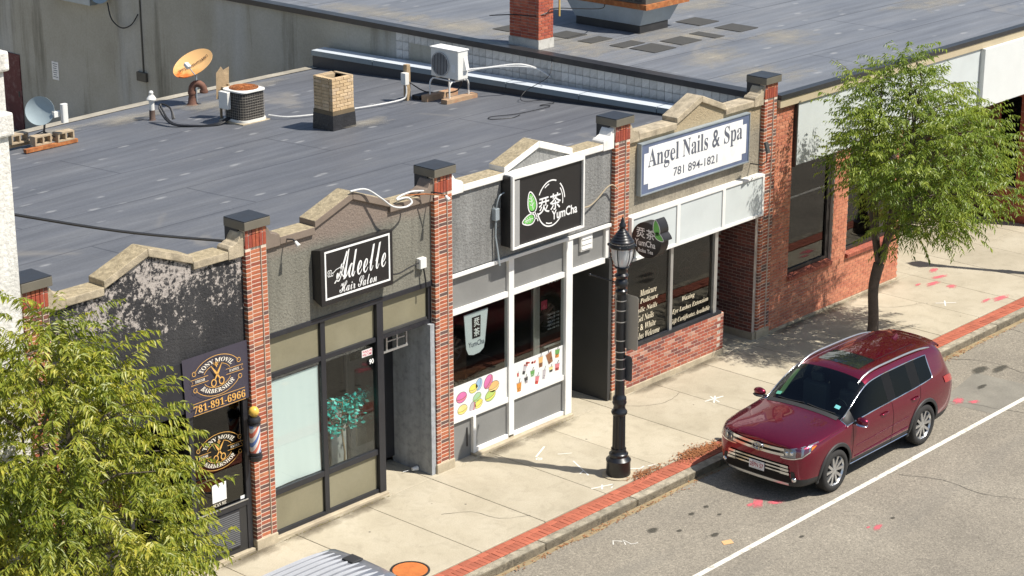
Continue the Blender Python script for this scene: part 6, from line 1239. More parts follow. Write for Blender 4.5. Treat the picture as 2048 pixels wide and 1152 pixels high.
# red brick chimney
ch2 = MB().box(13.99,14.45,6.51,7.34,4.9,6.9).build('chimney', MORTD, cbd)
brick_shaft(ch2, 13.98, 14.46, 6.50, 7.35, 5.14, 6.45, BRKC)
MB().box(13.965,14.475,6.485,7.365,4.93,5.13).build('chimney_flashing', MAT('pale_flashing', (.55,.53,.48), .6, .15, 4, 40, .1, stain=(.2,.18,.15), stain_amt=.6, stain_scale=6), ch2)
m = MB(); m.tube(bez([(13.6,7.6,5.6),(13.96,7.2,5.62),(13.97,6.6,5.66),(14.2,6.46,5.72),(14.47,6.45,5.78),(16.0,6.5,5.55),(16.7,6.9,5.5)], 5), .012, 5); tag(m.build('roof_wire', CABLE), 'black wire strung past the red chimney to the roof unit', 'wire')
br_ = MB().box(14.55,14.58,6.40,6.43,5.6,6.2).build('yellow_bracket', FLAT('yellow_paint', (.55,.38,.1), .6), ch2)
# rooftop unit
ru = empty('rooftop_unit', (17.3,6.9,4.93), 'large galvanised rooftop unit with rusty orange base rail', 'rooftop unit')
MB().box(16.82,17.84,5.97,7.85,4.93,5.12).build('curb', CAPM, ru)
m = MB(); m.add([(16.80,5.95,5.121),(17.88,5.95,5.121),(17.88,7.87,5.121),(16.80,7.87,5.121),(16.74,5.80,5.50),(18.02,5.80,5.50),(18.02,8.1,5.50),(16.74,8.1,5.50)], [(0,3,2,1),(0,1,5,4),(1,2,6,5),(2,3,7,6),(3,0,4,7),(4,5,6,7)]); m.build('duct_skirt', GALV, ru)
MB().box(16.72,18.3,5.72,8.4,5.501,5.62).build('base_rail', RUST, ru); MB().box(16.78,18.25,5.78,8.35,5.621,6.7).build('cabinet', MAT('unit_dark', (.12,.11,.09), .6, .2), ru)
m = MB()
for k in range(9): m.box(16.77,16.779,5.9+.27*k,6.1+.27*k,5.66,6.4)
m.build('louvre', CAPM, ru)
# ---- front
fr0 = MB()
fr0.box(13.745,18.6,.03,.25,-.05,.999); fr0.box(13.745,14.36,.031,.25,1.0,4.71); fr0.box(15.94,16.49,.031,.25,1.0,3.5); fr0.box(18.29,18.6,.031,.25,1.0,3.5); fr0.box(14.361,24.2,.05,.25,3.45,4.71)
fr0 = fr0.build('front_wall', MORTD, cbd)
cand = []
k = 0
while .05+k*.0677 < 4.66:
    z = .05+.034+k*.0677; x = 13.75 + (0 if k % 2 else -.105)
    while x < 18.58:
        a, c_ = max(x, 13.75), min(x+.2, 18.595)
        if c_-a > .05:
            zt = z+.03; segs = [(a, c_)]
            if z > .97:
                segs = []
                for p0, p1 in ((13.75,14.355),(15.945,16.485),(18.295,18.595)):
                    lo, hi = max(a,p0), min(c_,p1)
                    if hi-lo > .04 and (z < 3.42 or p1 < 14.4): segs.append((lo,hi))
            for lo, hi in segs: cand.append((lo, hi, z))
        x += .21
    k += 1
cand.sort(key=lambda q: (q[0]+19.3)**2+22.9**2+(q[2]-14.18)**2)
st = MB(); bo = {}
for q, (lo, hi, z) in enumerate(cand):
    L = round((hi-lo)/.01)*.01
    if q < 300:
        if L not in bo: bo[L] = piece_mesh('brick', L-.002, .06, .058, BRKO, .003, .0006, int(L*100))
        piece('brick', bo[L], fr0, ((lo+hi)/2, .052, z))
    else: st.box(lo, hi, .0225, .05, z-.029, z+.029)
BRKO2, nt, b = new_mat('orange_brick_mass'); v = coords(nt)
bt = N(nt, 'ShaderNodeTexBrick', Scale=1.0); bt.inputs['Brick Width'].default_value = .21; bt.inputs['Row Height'].default_value = .0677; bt.inputs['Mortar Size'].default_value = 0.0
nt.links.new(coords(nt, rot=(R(-90),0,0), loc=(.04,.0,0)), bt.inputs['Vector']); bt.inputs['Color1'].default_value = (.56,.23,.13,1); bt.inputs['Color2'].default_value = (.45,.155,.09,1)
nt.links.new(mixc(nt, 1.0, bt.outputs['Color'], ramp(nt, tex_noise(nt, v, 12, 4), [(.3,.8),(.7,1.15)]), 'MULTIPLY'), b.inputs['Base Color']); b.inputs['Roughness'].default_value = .85
tag(st.build('brickwork', BRKO2, fr0), kind='stuff')
MB().box(13.745,18.62,-.005,.2,-.03,.045).build('plinth', COPE, cbd, bevel=.01)
BFR = MAT('bronze_frame', (.03,.026,.024), .4, .1)
for x0, x1, zb in ((14.36,15.94,1.0),(16.49,18.29,1.0)):
    f = MB(); f.box(x0,x1,.1,.2,zb+.1,zb+.17); f.box(x0,x0+.07,.1,.2,zb+.171,3.45); f.box(x1-.13,x1,.1,.2,zb+.171,3.45); f.box(x0+.071,x1-.131,.1,.2,3.38,3.45); f = f.build('window_frame', BFR, cbd)
    MB().box(x0+.071,x1-.131,.14,.15,zb+.171,3.379).build('pane', GLSD, f)
    s_ = MB().box(x0-.03,x1+.03,.03,.25,zb-.05,zb+.015).build('window_sill', MORTD, cbd)
    nb = int((x1-x0+.06)/.0685)
    sm = piece_mesh('sill_brick', .06, .27, .085, BRICK('sill_brick_red', [(.36,.095,.055),(.31,.085,.055),(.40,.12,.07)]) if 'sill_brick_red' not in bpy.data.materials else bpy.data.materials['sill_brick_red'], .003)
    for q in range(nb):
        o = piece('brick', sm, s_, (x0-.03+.036+q*.0685, .085, zb+.045)); o.rotation_euler = (R(8),0,0)
MB().box(13.74,24.3,.25,.3,-.05,3.45).build('inner_wall', DARKW, cbd) if False else None
m = MB(); m.quad((14.3,3.5,-.02),(18.55,3.5,-.02),(18.55,3.5,3.5),(14.3,3.5,3.5)); m.quad((14.3,.26,.3),(18.55,.26,.3),(18.55,3.5,.3),(14.3,3.5,.3)); m.quad((14.3,.26,3.46),(14.3,3.5,3.46),(18.55,3.5,3.46),(18.55,.26,3.46)); m.quad((18.5,.26,0),(18.5,3.5,0),(18.5,3.5,3.46),(18.5,.26,3.46)); m.quad((14.3,.26,0),(14.3,3.5,0),(14.3,3.5,3.46),(14.3,.26,3.46)); m.build('interior', ROOM, cbd)
# fascia, sign band
FASC = MAT('tan_fascia', (.50,.42,.28), .6, .08, 1.5, 40, .05, stain=(.35,.29,.2), stain_amt=.3)
MB().box(13.74,40,-.08,.10,4.875,4.975).build('roof_edge_cap', CAPM, cbd, bevel=.006)
MB().box(13.742,40,-.06,.28,4.715,4.874).build('fascia', FASC, cbd, bevel=.004)
for a, c_, y_, mt_ in ((14.40,17.96,-.02,PALE),(17.97,21.5,-.02,PALE)): MB().box(a,c_,y_,.049,3.42,4.714).build('sign_panel', mt_, cbd)
BW = MAT('bright_panel', (.66,.68,.66), .45, .03); MB().box(21.51,23.45,-.14,.049,3.36,4.712).build('sign_panel', BW, cbd, bevel=.01)
MB().box(14.355,14.398,-.05,.049,3.40,4.714).build('panel_edge', BFR, cbd)
MB().box(14.36,24.3,-.01,.0495,3.36,3.419).build('panel_trim', FASC, cbd) if False else None
# recessed corner entry
MB().box(18.56,24.3,.06,4.0,3.40,3.449).build('soffit', MAT('soffit_dark', (.07,.065,.06), .8), cbd)
MB().box(18.40,18.6,.251,4.0,-.05,3.399).build('return_wall', BRKO2, cbd)
gw = MB()
for x in (18.6,20.0,21.4,22.8,24.2): gw.box(x-.05,x+.05,3.4,3.5,0,3.4)
gw.box(18.6,24.25,3.41,3.49,.0,.15); gw = gw.build('entry_glazing', BFR, cbd); MB().box(18.65,24.2,3.44,3.45,.151,3.39).build('pane', GLSD, gw)
MB().quad((18.6,5.5,0),(24.25,5.5,0),(24.25,5.5,3.4),(18.6,5.5,3.4)).build('entry_backdrop', MAT('entry_brown', (.20,.10,.07), .8), cbd)
fwl = MB(); fwl.box(24.26,30,-.4,.34,-.05,3.5); fwl.box(24.26,30,.34,.86,-.05,.82); fwl.box(24.26,30,.34,.86,3.08,3.5); fwl.box(24.26,24.4,.861,.92,-.05,3.5); fwl.box(23.46,40,-.05,.3,3.5,4.71)
DRB, nt, b = new_mat('dark_red_brick'); v = coords(nt, rot=(R(90),0,R(90))); bt = N(nt, 'ShaderNodeTexBrick', Scale=1.0); bt.inputs['Brick Width'].default_value = .21; bt.inputs['Row Height'].default_value = .0677; bt.inputs['Mortar Size'].default_value = .006
nt.links.new(v, bt.inputs['Vector']); bt.inputs['Color1'].default_value = (.36,.10,.055,1); bt.inputs['Color2'].default_value = (.29,.08,.048,1); bt.inputs['Mortar'].default_value = (.42,.24,.17,1); nt.links.new(bt.outputs['Color'], b.inputs['Base Color']); b.inputs['Roughness'].default_value = .9
fwl = fwl.build('far_wall', DRB, cbd)
MB().box(24.27,24.3,.345,.855,.9,3.075).build('pane', GLSD, fwl); MB().box(24.2,24.36,.31,.89,.821,.87).build('window_sill', STONE, fwl)
MB().box(24.5,24.6,.93,5.4,-.05,3.45).build('inner_wall', bpy.data.materials['entry_brown'], cbd)
slab = MB().box(18.62,24.25,.53,3.4,-.2,-.006).build('entry_floor', CONC, cbd)
# fittings on the rear side wall
dr = MB().box(13.585,13.619,25.45,26.5,.0,2.2).build('rear_door', MAT('maroon_paint', (.12,.03,.028), .7, .2, 3, 40, .2, stain=(.3,.2,.18), stain_amt=.5, stain_scale=6), cbd); MB().box(13.57,13.584,25.52,25.58,1.0,1.15).build('door_handle', CAPM, dr)
nt_ = MB().box(13.605,13.619,23.66,23.95,1.74,2.24).build('paper_notice', SIGNW); tag(nt_, 'white printed notice fixed to the grey rear wall', 'notice')
m = MB()
for q in range(7): m.box(13.602,13.6045,23.70+.02*(q%3),23.90-.02*(q%2),2.17-.06*q,2.19-.06*q)
m.build('print', SLT, nt_)
eb = empty('electrical_box', (13.6,19.95,2.4), 'brown electrical box with conduit on the grey rear wall', 'electrical box'); MB().box(13.54,13.619,19.75,20.14,2.28,2.52).build('box_body', MAT('box_brown', (.10,.09,.07), .7), eb, bevel=.01); m = MB(); m.tube([(13.60,19.9,2.52),(13.60,19.9,4.86)], .022, 6); m.build('pipe', bpy.data.materials['box_brown'], eb)
m = MB(); m.tube(bez([(13.55,21.2,4.2),(13.5,21.0,3.8),(13.5,20.6,3.62),(13.52,20.2,3.75),(13.56,19.95,4.05)], 6), .018, 6); tag(m.build('cable_loop', CABLE), 'black cable loop hanging on the grey rear wall', 'cable')
e, M3 = dish('satellite_dish', (13.45,21.35,4.45), (-.9,-.3,.3), (0,0,1), .32, .28, bpy.data.materials['grey_dish'], 'white satellite dish high on the rear wall at the top edge', None, (13.6,21.35,4.3)); MB().tube([(13.6,21.35,4.3),M3 @ Vector((0,0,-.08))], .02, 6).build('mast', GALV, e)
shm = MB().box(13.35,13.61,21.7,23.6,4.08,4.3).build('metal_awning', GALV); tag(shm, 'grey metal awning high on the rear wall', 'awning')
# ================================================================== WHITE NEIGHBOUR
WB = STUCCO('white_painted_brick', [(.3,(.66,.64,.58)),(.7,(.78,.76,.71))], scale=18, bump=.8)
nbh = empty('white_building', (-6,0,0), 'white painted building edge rising at the left border', 'building')
MB().box(-7.5,-4.06,-.1,6,-.05,7.48).build('wall', WB, nbh); MB().box(-7.5,-3.99,-.16,6,7.481,7.80).build('band', WB, nbh, bevel=.03); MB().box(-7.5,-4.06,-.1,6,7.801,8.35).build('parapet', WB, nbh); MB().box(-7.5,-3.99,-.16,6,8.351,8.62).build('coping', WB, nbh, bevel=.03)

# rear dust on the shop roof
def rq(x, y): return (x, y, rz(y) - (.24*max(0,(8.5-x)/12.4)*(y/12.9)) + .03)
for a in ((6.9,11.9,1.5,.75),(8.7,11.3,1.0,.9),(10.5,12.2,1.6,.5),(9.3,7.0,.9,.5),(5.2,12.2,1.0,.5)):
    m = MB(); m.quad(rq(a[0]-a[2],a[1]-a[3]), rq(a[0]+a[2],a[1]-a[3]), rq(a[0]+a[2],a[1]+a[3]), rq(a[0]-a[2],a[1]+a[3])); m.build('silt_patch', SILT, roof)
# ================================================================== STREET LAMPS
LBLK = MAT('lamp_post_black', (.012,.013,.016), .32, .15, 6, 60, .04, stain=(.05,.05,.05), stain_amt=.3)
FROST, nt, b = new_mat('frosted_globe'); b.inputs['Base Color'].default_value = (.86,.88,.9,1); b.inputs['Roughness'].default_value = .22; b.inputs['Transmission Weight'].default_value = .55; b.inputs['IOR'].default_value = 1.3
STEEL = MAT('strap_steel', (.6,.6,.6), .35, .05, metal=.8)
def street_lamp(x, y, label, plates=True):
    e = empty('street_lamp', (x, y, 0), label, 'street lamp', 'ornamental street lamps along the kerb')
    c = Vector((x, y, 0))
    m = MB(); m.lathe(c, [(.27,-.005),(.27,.018),(.25,.025),(.001,.025)], 28); m.build('footing', STONE, e, smooth=40)
    m = MB(); m.lathe(c, [(.205,.02),(.21,.05),(.205,.26),(.215,.275),(.215,.30),(.195,.32),(.16,.36),(.165,.385),(.165,.41),(.14,.43),(.13,.47),(.13,.50),(.001,.50)], 28); m.build('base', LBLK, e, smooth=40)
    m = MB(); n = 40; rr = lambda k, s: s*(.108 if k % 4 < 2 else .096)
    pts0 = [(x+rr(k,1.06)*math.cos(2*math.pi*k/n), y+rr(k,1.06)*math.sin(2*math.pi*k/n), .50) for k in range(n)]; pts1 = [(x+rr(k,1)*math.cos(2*math.pi*k/n), y+rr(k,1)*math.sin(2*math.pi*k/n), 1.12) for k in range(n)]
    m.add(pts0+pts1, [(k,(k+1)%n,n+(k+1)%n,n+k) for k in range(n)]); m.build('fluted_shaft', LBLK, e)
    m = MB(); m.lathe(c, [(.10,1.10),(.13,1.13),(.14,1.16),(.13,1.19),(.105,1.22),(.10,1.28),(.115,1.31),(.125,1.34),(.115,1.37),(.12,1.40),(.115,1.43),(.088,1.46),(.085,1.5),(.078,3.28),(.001,3.28)], 28); m.build('post', LBLK, e, smooth=40)
    m = MB(); m.lathe(c, [(.08,3.27),(.10,3.30),(.10,3.33),(.07,3.36),(.10,3.40),(.115,3.45),(.10,3.50),(.075,3.53),(.11,3.57),(.115,3.60),(.08,3.63),(.085,3.70),(.13,3.74),(.12,3.76),(.001,3.76)], 24); m.build('neck', LBLK, e, smooth=40)
    m = MB(); m.lathe(c, [(.11,3.75),(.135,3.80),(.165,3.90),(.18,4.0),(.182,4.08)], 28); m.build('globe', FROST, e, smooth=60)
    m = MB(); m.ball((x,y,3.95), .05, 10, sc=(1,1,1.4)); m.build('bulb', PLASW, e, smooth=60)
    m = MB()
    for k in range(6):
        a = k*math.pi/3+.3; m.tube([(x+r_*math.cos(a), y+r_*math.sin(a), z) for r_, z in ((.12,3.75),(.155,3.80),(.188,3.90),(.203,4.0),(.205,4.09))], .009, 5)
    m.build('cage', LBLK, e)
    m = MB(); m.lathe(c, [(.19,4.075),(.215,4.08),(.222,4.10),(.215,4.135),(.195,4.14),(.19,4.15)], 28); m.build('band', LBLK, e, smooth=30)
    for k in range(4): a = k*math.pi/2+.5; m = MB(); m.ball((x+.225*math.cos(a), y+.225*math.sin(a), 4.11), .028, 8); m.build('knob', LBLK, e, smooth=60)
    m = MB(); m.lathe(c, [(.197,4.151),(.2,4.165)], 24); m.build('rim', STEEL, e)
    m = MB(); pr = [(.2,4.16)]
    for k in range(6): r0 = .195-.028*k; z0 = 4.175+.04*k; pr += [(r0,z0),(r0+.004,z0+.012),(r0-.012,z0+.024)]
    pr += [(.05,4.42),(.06,4.44),(.055,4.47),(.035,4.50),(.03,4.53),(.012,4.58),(.001,4.62)]; m.lathe(c, pr, 28); m.build('hood', LBLK, e, smooth=25)
    m = MB(); m.tube([(x,y+.07,3.44),(x-.02,y+.66,3.46)], .012, 8); m.ball((x-.02,y+.67,3.46), .024, 10); m.build('banner_arm', LBLK, e, smooth=50)
    if plates:
        def plate(y0, y1, z0, z1, xo, mt_):
            P = rrect(y0, y1, z0, z1, .05, 4); m = MB(); m.prism_x(P, x+xo, x+xo+.004); return m.build('sign_plate', mt_, e)
        AL = MAT('sign_aluminium', (.46,.43,.37), .5, .05, 2, 40, .02, metal=.15)
        plate(y-.30, y+.20, 2.30, 3.25, .083, AL); plate(y-.19, y+.05, 1.72, 2.17, .085, MAT('sign_grey', (.12,.125,.13), .4, .05, metal=.2))
        m = MB()
        for z in (2.25,2.45,2.78,2.98,3.15,1.75,2.12,1.95): m.lathe(c, [(.092,z),(.0925,z+.018)], 20)
        m.build('strap', STEEL, e)
    return e
street_lamp(6.11, -2.31, 'black ornamental street lamp with sign plates strapped to its post')
street_lamp(21.05, -2.25, 'black ornamental street lamp past the right edge, casting a shadow', False)

# ================================================================== TREES
def LEAF(name, c1, c2, c3):
    m, nt, b = new_mat(name); v = coords(nt)
    n1 = tex_noise(nt, v, 1.3, 3); n2 = tex_noise(nt, v, 19, 2)
    mixn = nt.nodes.new('ShaderNodeMath'); mixn.operation = 'MULTIPLY_ADD'; mixn.inputs[1].default_value = .5; nt.links.new(n2, mixn.inputs[0])
    h = nt.nodes.new('ShaderNodeMath'); h.operation = 'MULTIPLY'; h.inputs[1].default_value = .5; nt.links.new(n1, h.inputs[0]); nt.links.new(h.outputs[0], mixn.inputs[2])
    c = ramp(nt, mixn.outputs[0], [(.36, c1), (.5, c2), (.64, c3)]); nt.links.new(c, b.inputs['Base Color'])
    b.inputs['Roughness'].default_value = .42; b.inputs['Specular IOR Level'].default_value = .45
    tl = nt.nodes.new('ShaderNodeBsdfTranslucent'); nt.links.new(mixc(nt, 1.0, c, (1.0,1.0,.45), 'MULTIPLY'), tl.inputs[0])
    mx = nt.nodes.new('ShaderNodeMixShader'); mx.inputs[0].default_value = .38; nt.links.new(b.outputs[0], mx.inputs[1]); nt.links.new(tl.outputs[0], mx.inputs[2])
    nt.links.new(mx.outputs[0], nt.nodes['Material Output'].inputs[0]); return m
BARK = MAT('bark', (.11,.088,.066), .95, .3, 6, 40, .8, .012)
def tree(base, prof, off, fork, nb, ntw, nl, leafL, mat, label, seed, limbs=5, tr=.11, spikes=14):
    """prof: (z, radius) outline of the crown; off: sideways shift of the crown per z"""
    r = random.Random(seed); B = Vector(base)
    e = empty('street_tree', base, label, 'tree', 'street trees by the kerb')
    zs = [p[0] for p in prof]; zmin, zmax = zs[0], zs[-1]
    def rad(z):
        for (a, ra), (c_, rc) in zip(prof, prof[1:]):
            if a <= z <= c_: return ra+(rc-ra)*(z-a)/(c_-a)
        return 0.05
    def ctr(z):
        t = max(0, min(1, (z-fork)/(zmax-fork))); k = math.sin(math.pi*min(1,t*1.15)) if t < .87 else .42
        return B+Vector((off[0]*k, off[1]*k, 0))
    tm = MB(); f = B+Vector((off[0]*.06, off[1]*.06, fork))
    tm.tube(bez([B+Vector((0,0,-.05)), B+Vector((.02,.0,fork*.3)), B+Vector((-.02,.02,fork*.7)), f], 4), [tr*1.25,tr*1.1,tr*1.02,tr,tr*.97,tr*.95,tr*.94,tr*.93,tr*.93,tr*.95,tr*.98,tr*1.0,tr*1.02], 12)
    mains = []
    for k in range(limbs):
        a = 2*math.pi*k/limbs+r.uniform(-.4,.4); zt = zmin+(zmax-zmin)*r.uniform(.62,.92); q = rad(zt)*r.uniform(.25,.6); t = ctr(zt)+Vector((q*math.cos(a),q*math.sin(a),zt))
        t.z = zt; mid = f.lerp(t,.45)+Vector((.12*math.cos(a),.12*math.sin(a),-.1))
        pts = bez([f-Vector((0,0,.1)), mid, t], 6); n = len(pts); tm.tube(pts, [tr*.55*(1-.82*i/(n-1)) for i in range(n)], 7); mains.append(pts)
    lm = MB()
    boughs = []
    tries = 0
    while len(boughs) < nb and tries < nb*60:
        tries += 1
        z = r.uniform(zmin, zmax); q = rad(z)
        if r.random() > (q/max(p[1] for p in prof))**1.2+.12: continue
        a = r.uniform(0, 2*math.pi); s_ = q*(r.random()**.42)*.9; p = ctr(z)+Vector((s_*math.cos(a), s_*math.sin(a), 0)); p.z = z
        if all((p-o_).length > .36 for o_, _ in boughs): boughs.append((p, Vector((math.cos(a),math.sin(a),0))))
    for p, d in boughs:
        ln = min(mains, key=lambda P: min((x-p).length+(.6 if x.z > p.z else 0) for x in P)); s_ = min(ln, key=lambda x: (x-p).length+(.8 if x.z > p.z-.15 else 0))
        mid = s_.lerp(p,.5)+Vector((0,0,.12)); tm.tube([s_, mid, p], [.022,.014,.007], 5, caps=False)
    def leafy(p, d, L, nl_, size):
        q = Vector(p); dd = d.normalized(); side = dd.cross(Vector((0,0,1)))
        if side.length < .05: side = Vector((1,0,0))
        side.normalize()
        for i in range(nl_):
            t = (i+.5)/nl_; pos = q+dd*L*t+Vector((0,0,-.22*L*t*t)); sgn = 1 if i % 2 else -1
            ax = (dd*r.uniform(.25,.75)+side*sgn*r.uniform(.5,1.0)+Vector((0,0,-r.uniform(.35,1.0)))+Vector((r.gauss(0,.15),r.gauss(0,.15),r.gauss(0,.15)))).normalized()
            nn = ax.cross(dd.cross(ax)); 
            w = ax.cross(Vector((r.gauss(0,.35),r.gauss(0,.35),1))).normalized(); s2 = size*r.uniform(.65,1.3); k = r.uniform(.12,.17)
            up_ = w.cross(ax)*s2*.06
            tip = pos+ax*s2
            lm.add([pos, pos+ax*s2*.38+w*s2*k+up_, tip+Vector((0,0,-.12*s2)), pos+ax*s2*.38-w*s2*k+up_], [(0,1,2),(0,2,3)])
    for p, d in boughs:
        br_ = r.uniform(.34,.58)
        for k in range(ntw):
            o_ = Vector((r.gauss(0,1),r.gauss(0,1),r.gauss(0,.75))); o_ = o_.normalized()*br_*r.random()**.5
            s_ = p+o_; out = (Vector((s_.x-ctr(s_.z).x, s_.y-ctr(s_.z).y, 0)).normalized()*.8+o_.normalized()*.6+Vector((r.gauss(0,.35),r.gauss(0,.35),r.uniform(-.35,.45))))
            leafy(s_, out, r.uniform(.25,.5), nl, leafL)
    for k in range(spikes):      # long shoots that stand out of the outline
        z = r.uniform(zmin+.3*(zmax-zmin), zmax-.1); a = r.uniform(0,2*math.pi); q = rad(z)*.8; p = ctr(z)+Vector((q*math.cos(a),q*math.sin(a),0)); p.z = z
        d = Vector((math.cos(a)*.8, math.sin(a)*.8, r.uniform(.2,1.1))); L = r.uniform(.5,.95); leafy(p, d, L, int(nl*2.2), leafL); tm.tube([p, p+d.normalized()*L*.5+Vector((0,0,-.03)), p+d.normalized()*L+Vector((0,0,-.22*L))], [.008,.006,.003], 4, caps=False)
    for k in range(5):
        p = ctr(zmax-.2)+Vector((r.gauss(0,.12),r.gauss(0,.12),0)); p.z = zmax-.45; leafy(p, Vector((r.gauss(0,.25),r.gauss(0,.25),1)), .55, int(nl*2), leafL)
    tm.build('trunk', BARK, e, smooth=50); lm.build('crown', mat, e)
    return e
L1 = LEAF('green_leaves', (.08,.14,.018), (.22,.30,.04), (.42,.47,.085))
L2 = LEAF('yellowing_leaves', (.085,.13,.016), (.27,.31,.035), (.60,.54,.09))
tree((14.62,-1.9,0), [(2.4,.6),(2.8,1.4),(3.3,1.8),(3.9,1.85),(4.5,1.6),(5.1,1.1),(5.6,.55),(6.0,.12)], (.62,-.70), 1.7, 98, 22, 14, .105, L1, 'young green street tree on the sidewalk behind the parked red car', 11)
tree((-5.05,-2.0,0), [(1.3,1.5),(2.0,2.0),(2.7,2.05),(3.3,1.85),(3.9,1.4),(4.5,1.05),(5.1,.8),(5.6,.2)], (.05,-.05), 1.5, 96, 25, 15, .12, L2, 'yellowing leafy street tree in front of the barber shop', 23, spikes=22)
# ================================================================== PARKED SUV
from mathutils.bvhtree import BVHTree
PAINT, nt, b = new_mat('ruby_paint'); b.inputs['Base Color'].default_value = (.105,.006,.018,1); b.inputs['Metallic'].default_value = .7; b.inputs['Roughness'].default_value = .27
b.inputs['Coat Weight'].default_value = 1.0; b.inputs['Coat Roughness'].default_value = .025
fl_ = N(nt, 'ShaderNodeTexVoronoi', Scale=900); nt.links.new(ramp(nt, fl_.outputs['Color'], [(0,(.14,.0006,.015)),(1,(.235,.002,.032))]), b.inputs['Base Color'])
CHROME = FLAT('chrome', (.75,.76,.78), .12, 1.0)
SATIN = FLAT('satin_silver', (.62,.63,.64), .3, .9)
PLAS = MAT('black_plastic', (.028,.028,.028), .6, .1, 5, 60, .1)
GLOSSB = FLAT('gloss_black', (.006,.006,.007), .45, 0, .2)
TYRE = MAT('tyre_rubber', (.022,.021,.02), .85, .2, 6, 50, .2)
LENS = GLASS('lamp_lens', (.9,.92,.95), boost=2.5)
WSG = GLASS('windscreen', (.34,.43,.43), boost=1.2)
SDG = GLASS('privacy_glass', (.05,.055,.06), boost=.35)
RLENS = FLAT('red_lens', (.35,.01,.015), .15, 0, .6, 1.0)

def wheel(parent, c, side, rt_=.372, w=.235):
    """alloy wheel; side -1 faces -Y"""
    Mx_ = Matrix.Rotation(R(90), 4, 'X') if side < 0 else Matrix.Rotation(R(-90), 4, 'X')   # local +Z -> outward
    c = Vector(c); h = w/2; ri = rt_*.70
    m = MB(); m.lathe(c, [(ri,-h),(ri,h*.55),(ri*.93,h*.5),(ri*.90,-h*.2),(.001,-h*.25)], 36, 0, Mx_); wh = m.build('wheel', PLAS, parent, smooth=40)
    m = MB(); m.lathe(c, [(ri,-h*.9),(rt_*.80,-h),(rt_*.95,-h*.92),(rt_,-h*.7),(rt_,h*.7),(rt_*.95,h*.92),(rt_*.80,h),(rt_*.74,h*.93),(ri,h*.8)], 40, 0, Mx_)
    for k in range(4): 
        z = -h*.5+k*h/3; m.lathe(c, [(rt_+.001,z),(rt_+.004,z+.012),(rt_+.001,z+.024)], 40, 0, Mx_)
    m.build('tyre', TYRE, wh, smooth=50)
    m = MB(); m.lathe((0,0,0), [(ri*.93,h*.55),(ri*1.0,h*.80),(ri*1.03,h*.82),(ri*1.03,h*.70)], 36); m.lathe((0,0,0), [(.05,h*.2),(.055,h*.66),(.04,h*.70),(.001,h*.70)], 20)
    for k in range(5):
        for s_ in (-1, 1):
            a = 2*math.pi*k/5+s_*.17+.3; a2 = 2*math.pi*k/5+s_*.30+.3; d0 = Vector((math.cos(a-s_*.02),math.sin(a-s_*.02),0)); d1 = Vector((math.cos(a2),math.sin(a2),0)); p0 = d0*.045; p1 = d1*ri*.97; t = (p1-p0).normalized(); n_ = Vector((-t.y,t.x,0)); w0, w1 = .024, .023
            zt, zb = h*.66, h*.35
            v8 = [p0-n_*w0+Vector((0,0,zb)), p0+n_*w0+Vector((0,0,zb)), p1+n_*w1+Vector((0,0,zb)), p1-n_*w1+Vector((0,0,zb)), p0-n_*w0+Vector((0,0,zt)), p0+n_*w0+Vector((0,0,zt)), p1+n_*w1+Vector((0,0,h*.76)), p1-n_*w1+Vector((0,0,h*.76))]
            m.add(v8, [(4,5,6,7),(0,1,5,4),(1,2,6,5),(2,3,7,6),(3,0,4,7)])
    m.xf(Matrix.Translation(c) @ Mx_); m.build('rim', SATIN, wh, smooth=30)
    return wh
def loft_body(stations, tagger, mats, arches, sub=2, crease_rows=()):
    """stations: [(u, [(y,z)*n])] half sections; returns evaluated mesh data with material slots"""
    bm = bmesh.new(); n = len(stations[0][1]); V = []
    for u, prof in stations:
        row = [bm.verts.new((u, y, z)) for y, z in prof] + [bm.verts.new((u, -y, z)) for y, z in prof[-2:0:-1]]
        V.append(row)
    N_ = len(V[0]); cl = bm.edges.layers.float.new('crease_edge')
    half = lambda j: j if j < n else 2*(n-1)-j
    for i in range(len(V)-1):
        for j in range(N_):
            k = (j+1) % N_; f = bm.faces.new((V[i][j], V[i+1][j], V[i+1][k], V[i][k])); r0, r1 = sorted((half(j), half(k))); f.material_index = tagger(i, r0)
    for row, rev in ((V[0], False), (V[-1], True)):
        # cap as strips so that the subdivision stays tidy
        for j in range(n-1):
            a, b_ = row[j], row[j+1]; c = row[(N_-j-1) % N_] if j+1 < n-1 else None; d = row[(N_-j) % N_] if j else None
            q = [a, b_] + ([c] if c else []) + ([d] if d else [])
            if len(set(q)) >= 3:
                f = bm.faces.new(q if not rev else q[::-1]); f.material_index = tagger(0 if not rev else len(V)-2, j)
    for j_ in crease_rows:
        for i in range(len(V)-1):
            for jj in {j_[0], (N_-j_[0]) % N_}:
                e = bm.edges.get((V[i][jj], V[i+1][jj]))
                if e: e[cl] = j_[1]
    bmesh.ops.recalc_face_normals(bm, faces=bm.faces)
    me = bpy.data.meshes.new('hull'); bm.to_mesh(me); bm.free()
    for m_ in mats: me.materials.append(m_)
    o = bpy.data.objects.new('hull', me); COL.objects.link(o)
    s = o.modifiers.new('s', 'SUBSURF'); s.levels = sub; s.render_levels = sub
    tmp = [o]
    for (u, z, r, y0, y1) in arches:
        for sg_ in (-1, 1):
            m = MB(); m.cyl((u, sg_*y0, z), (u, sg_*y1, z), r, r, 40); c = m.build('cutter', mats[-1]); tmp.append(c)
            bo_ = o.modifiers.new('b', 'BOOLEAN'); bo_.operation = 'DIFFERENCE'; bo_.object = c; bo_.solver = 'EXACT'; bo_.material_mode = 'TRANSFER'
    ev = o.evaluated_get(bpy.context.evaluated_depsgraph_get()); out = bpy.data.meshes.new_from_object(ev)
    for t in tmp: bpy.data.objects.remove(t)
    return out
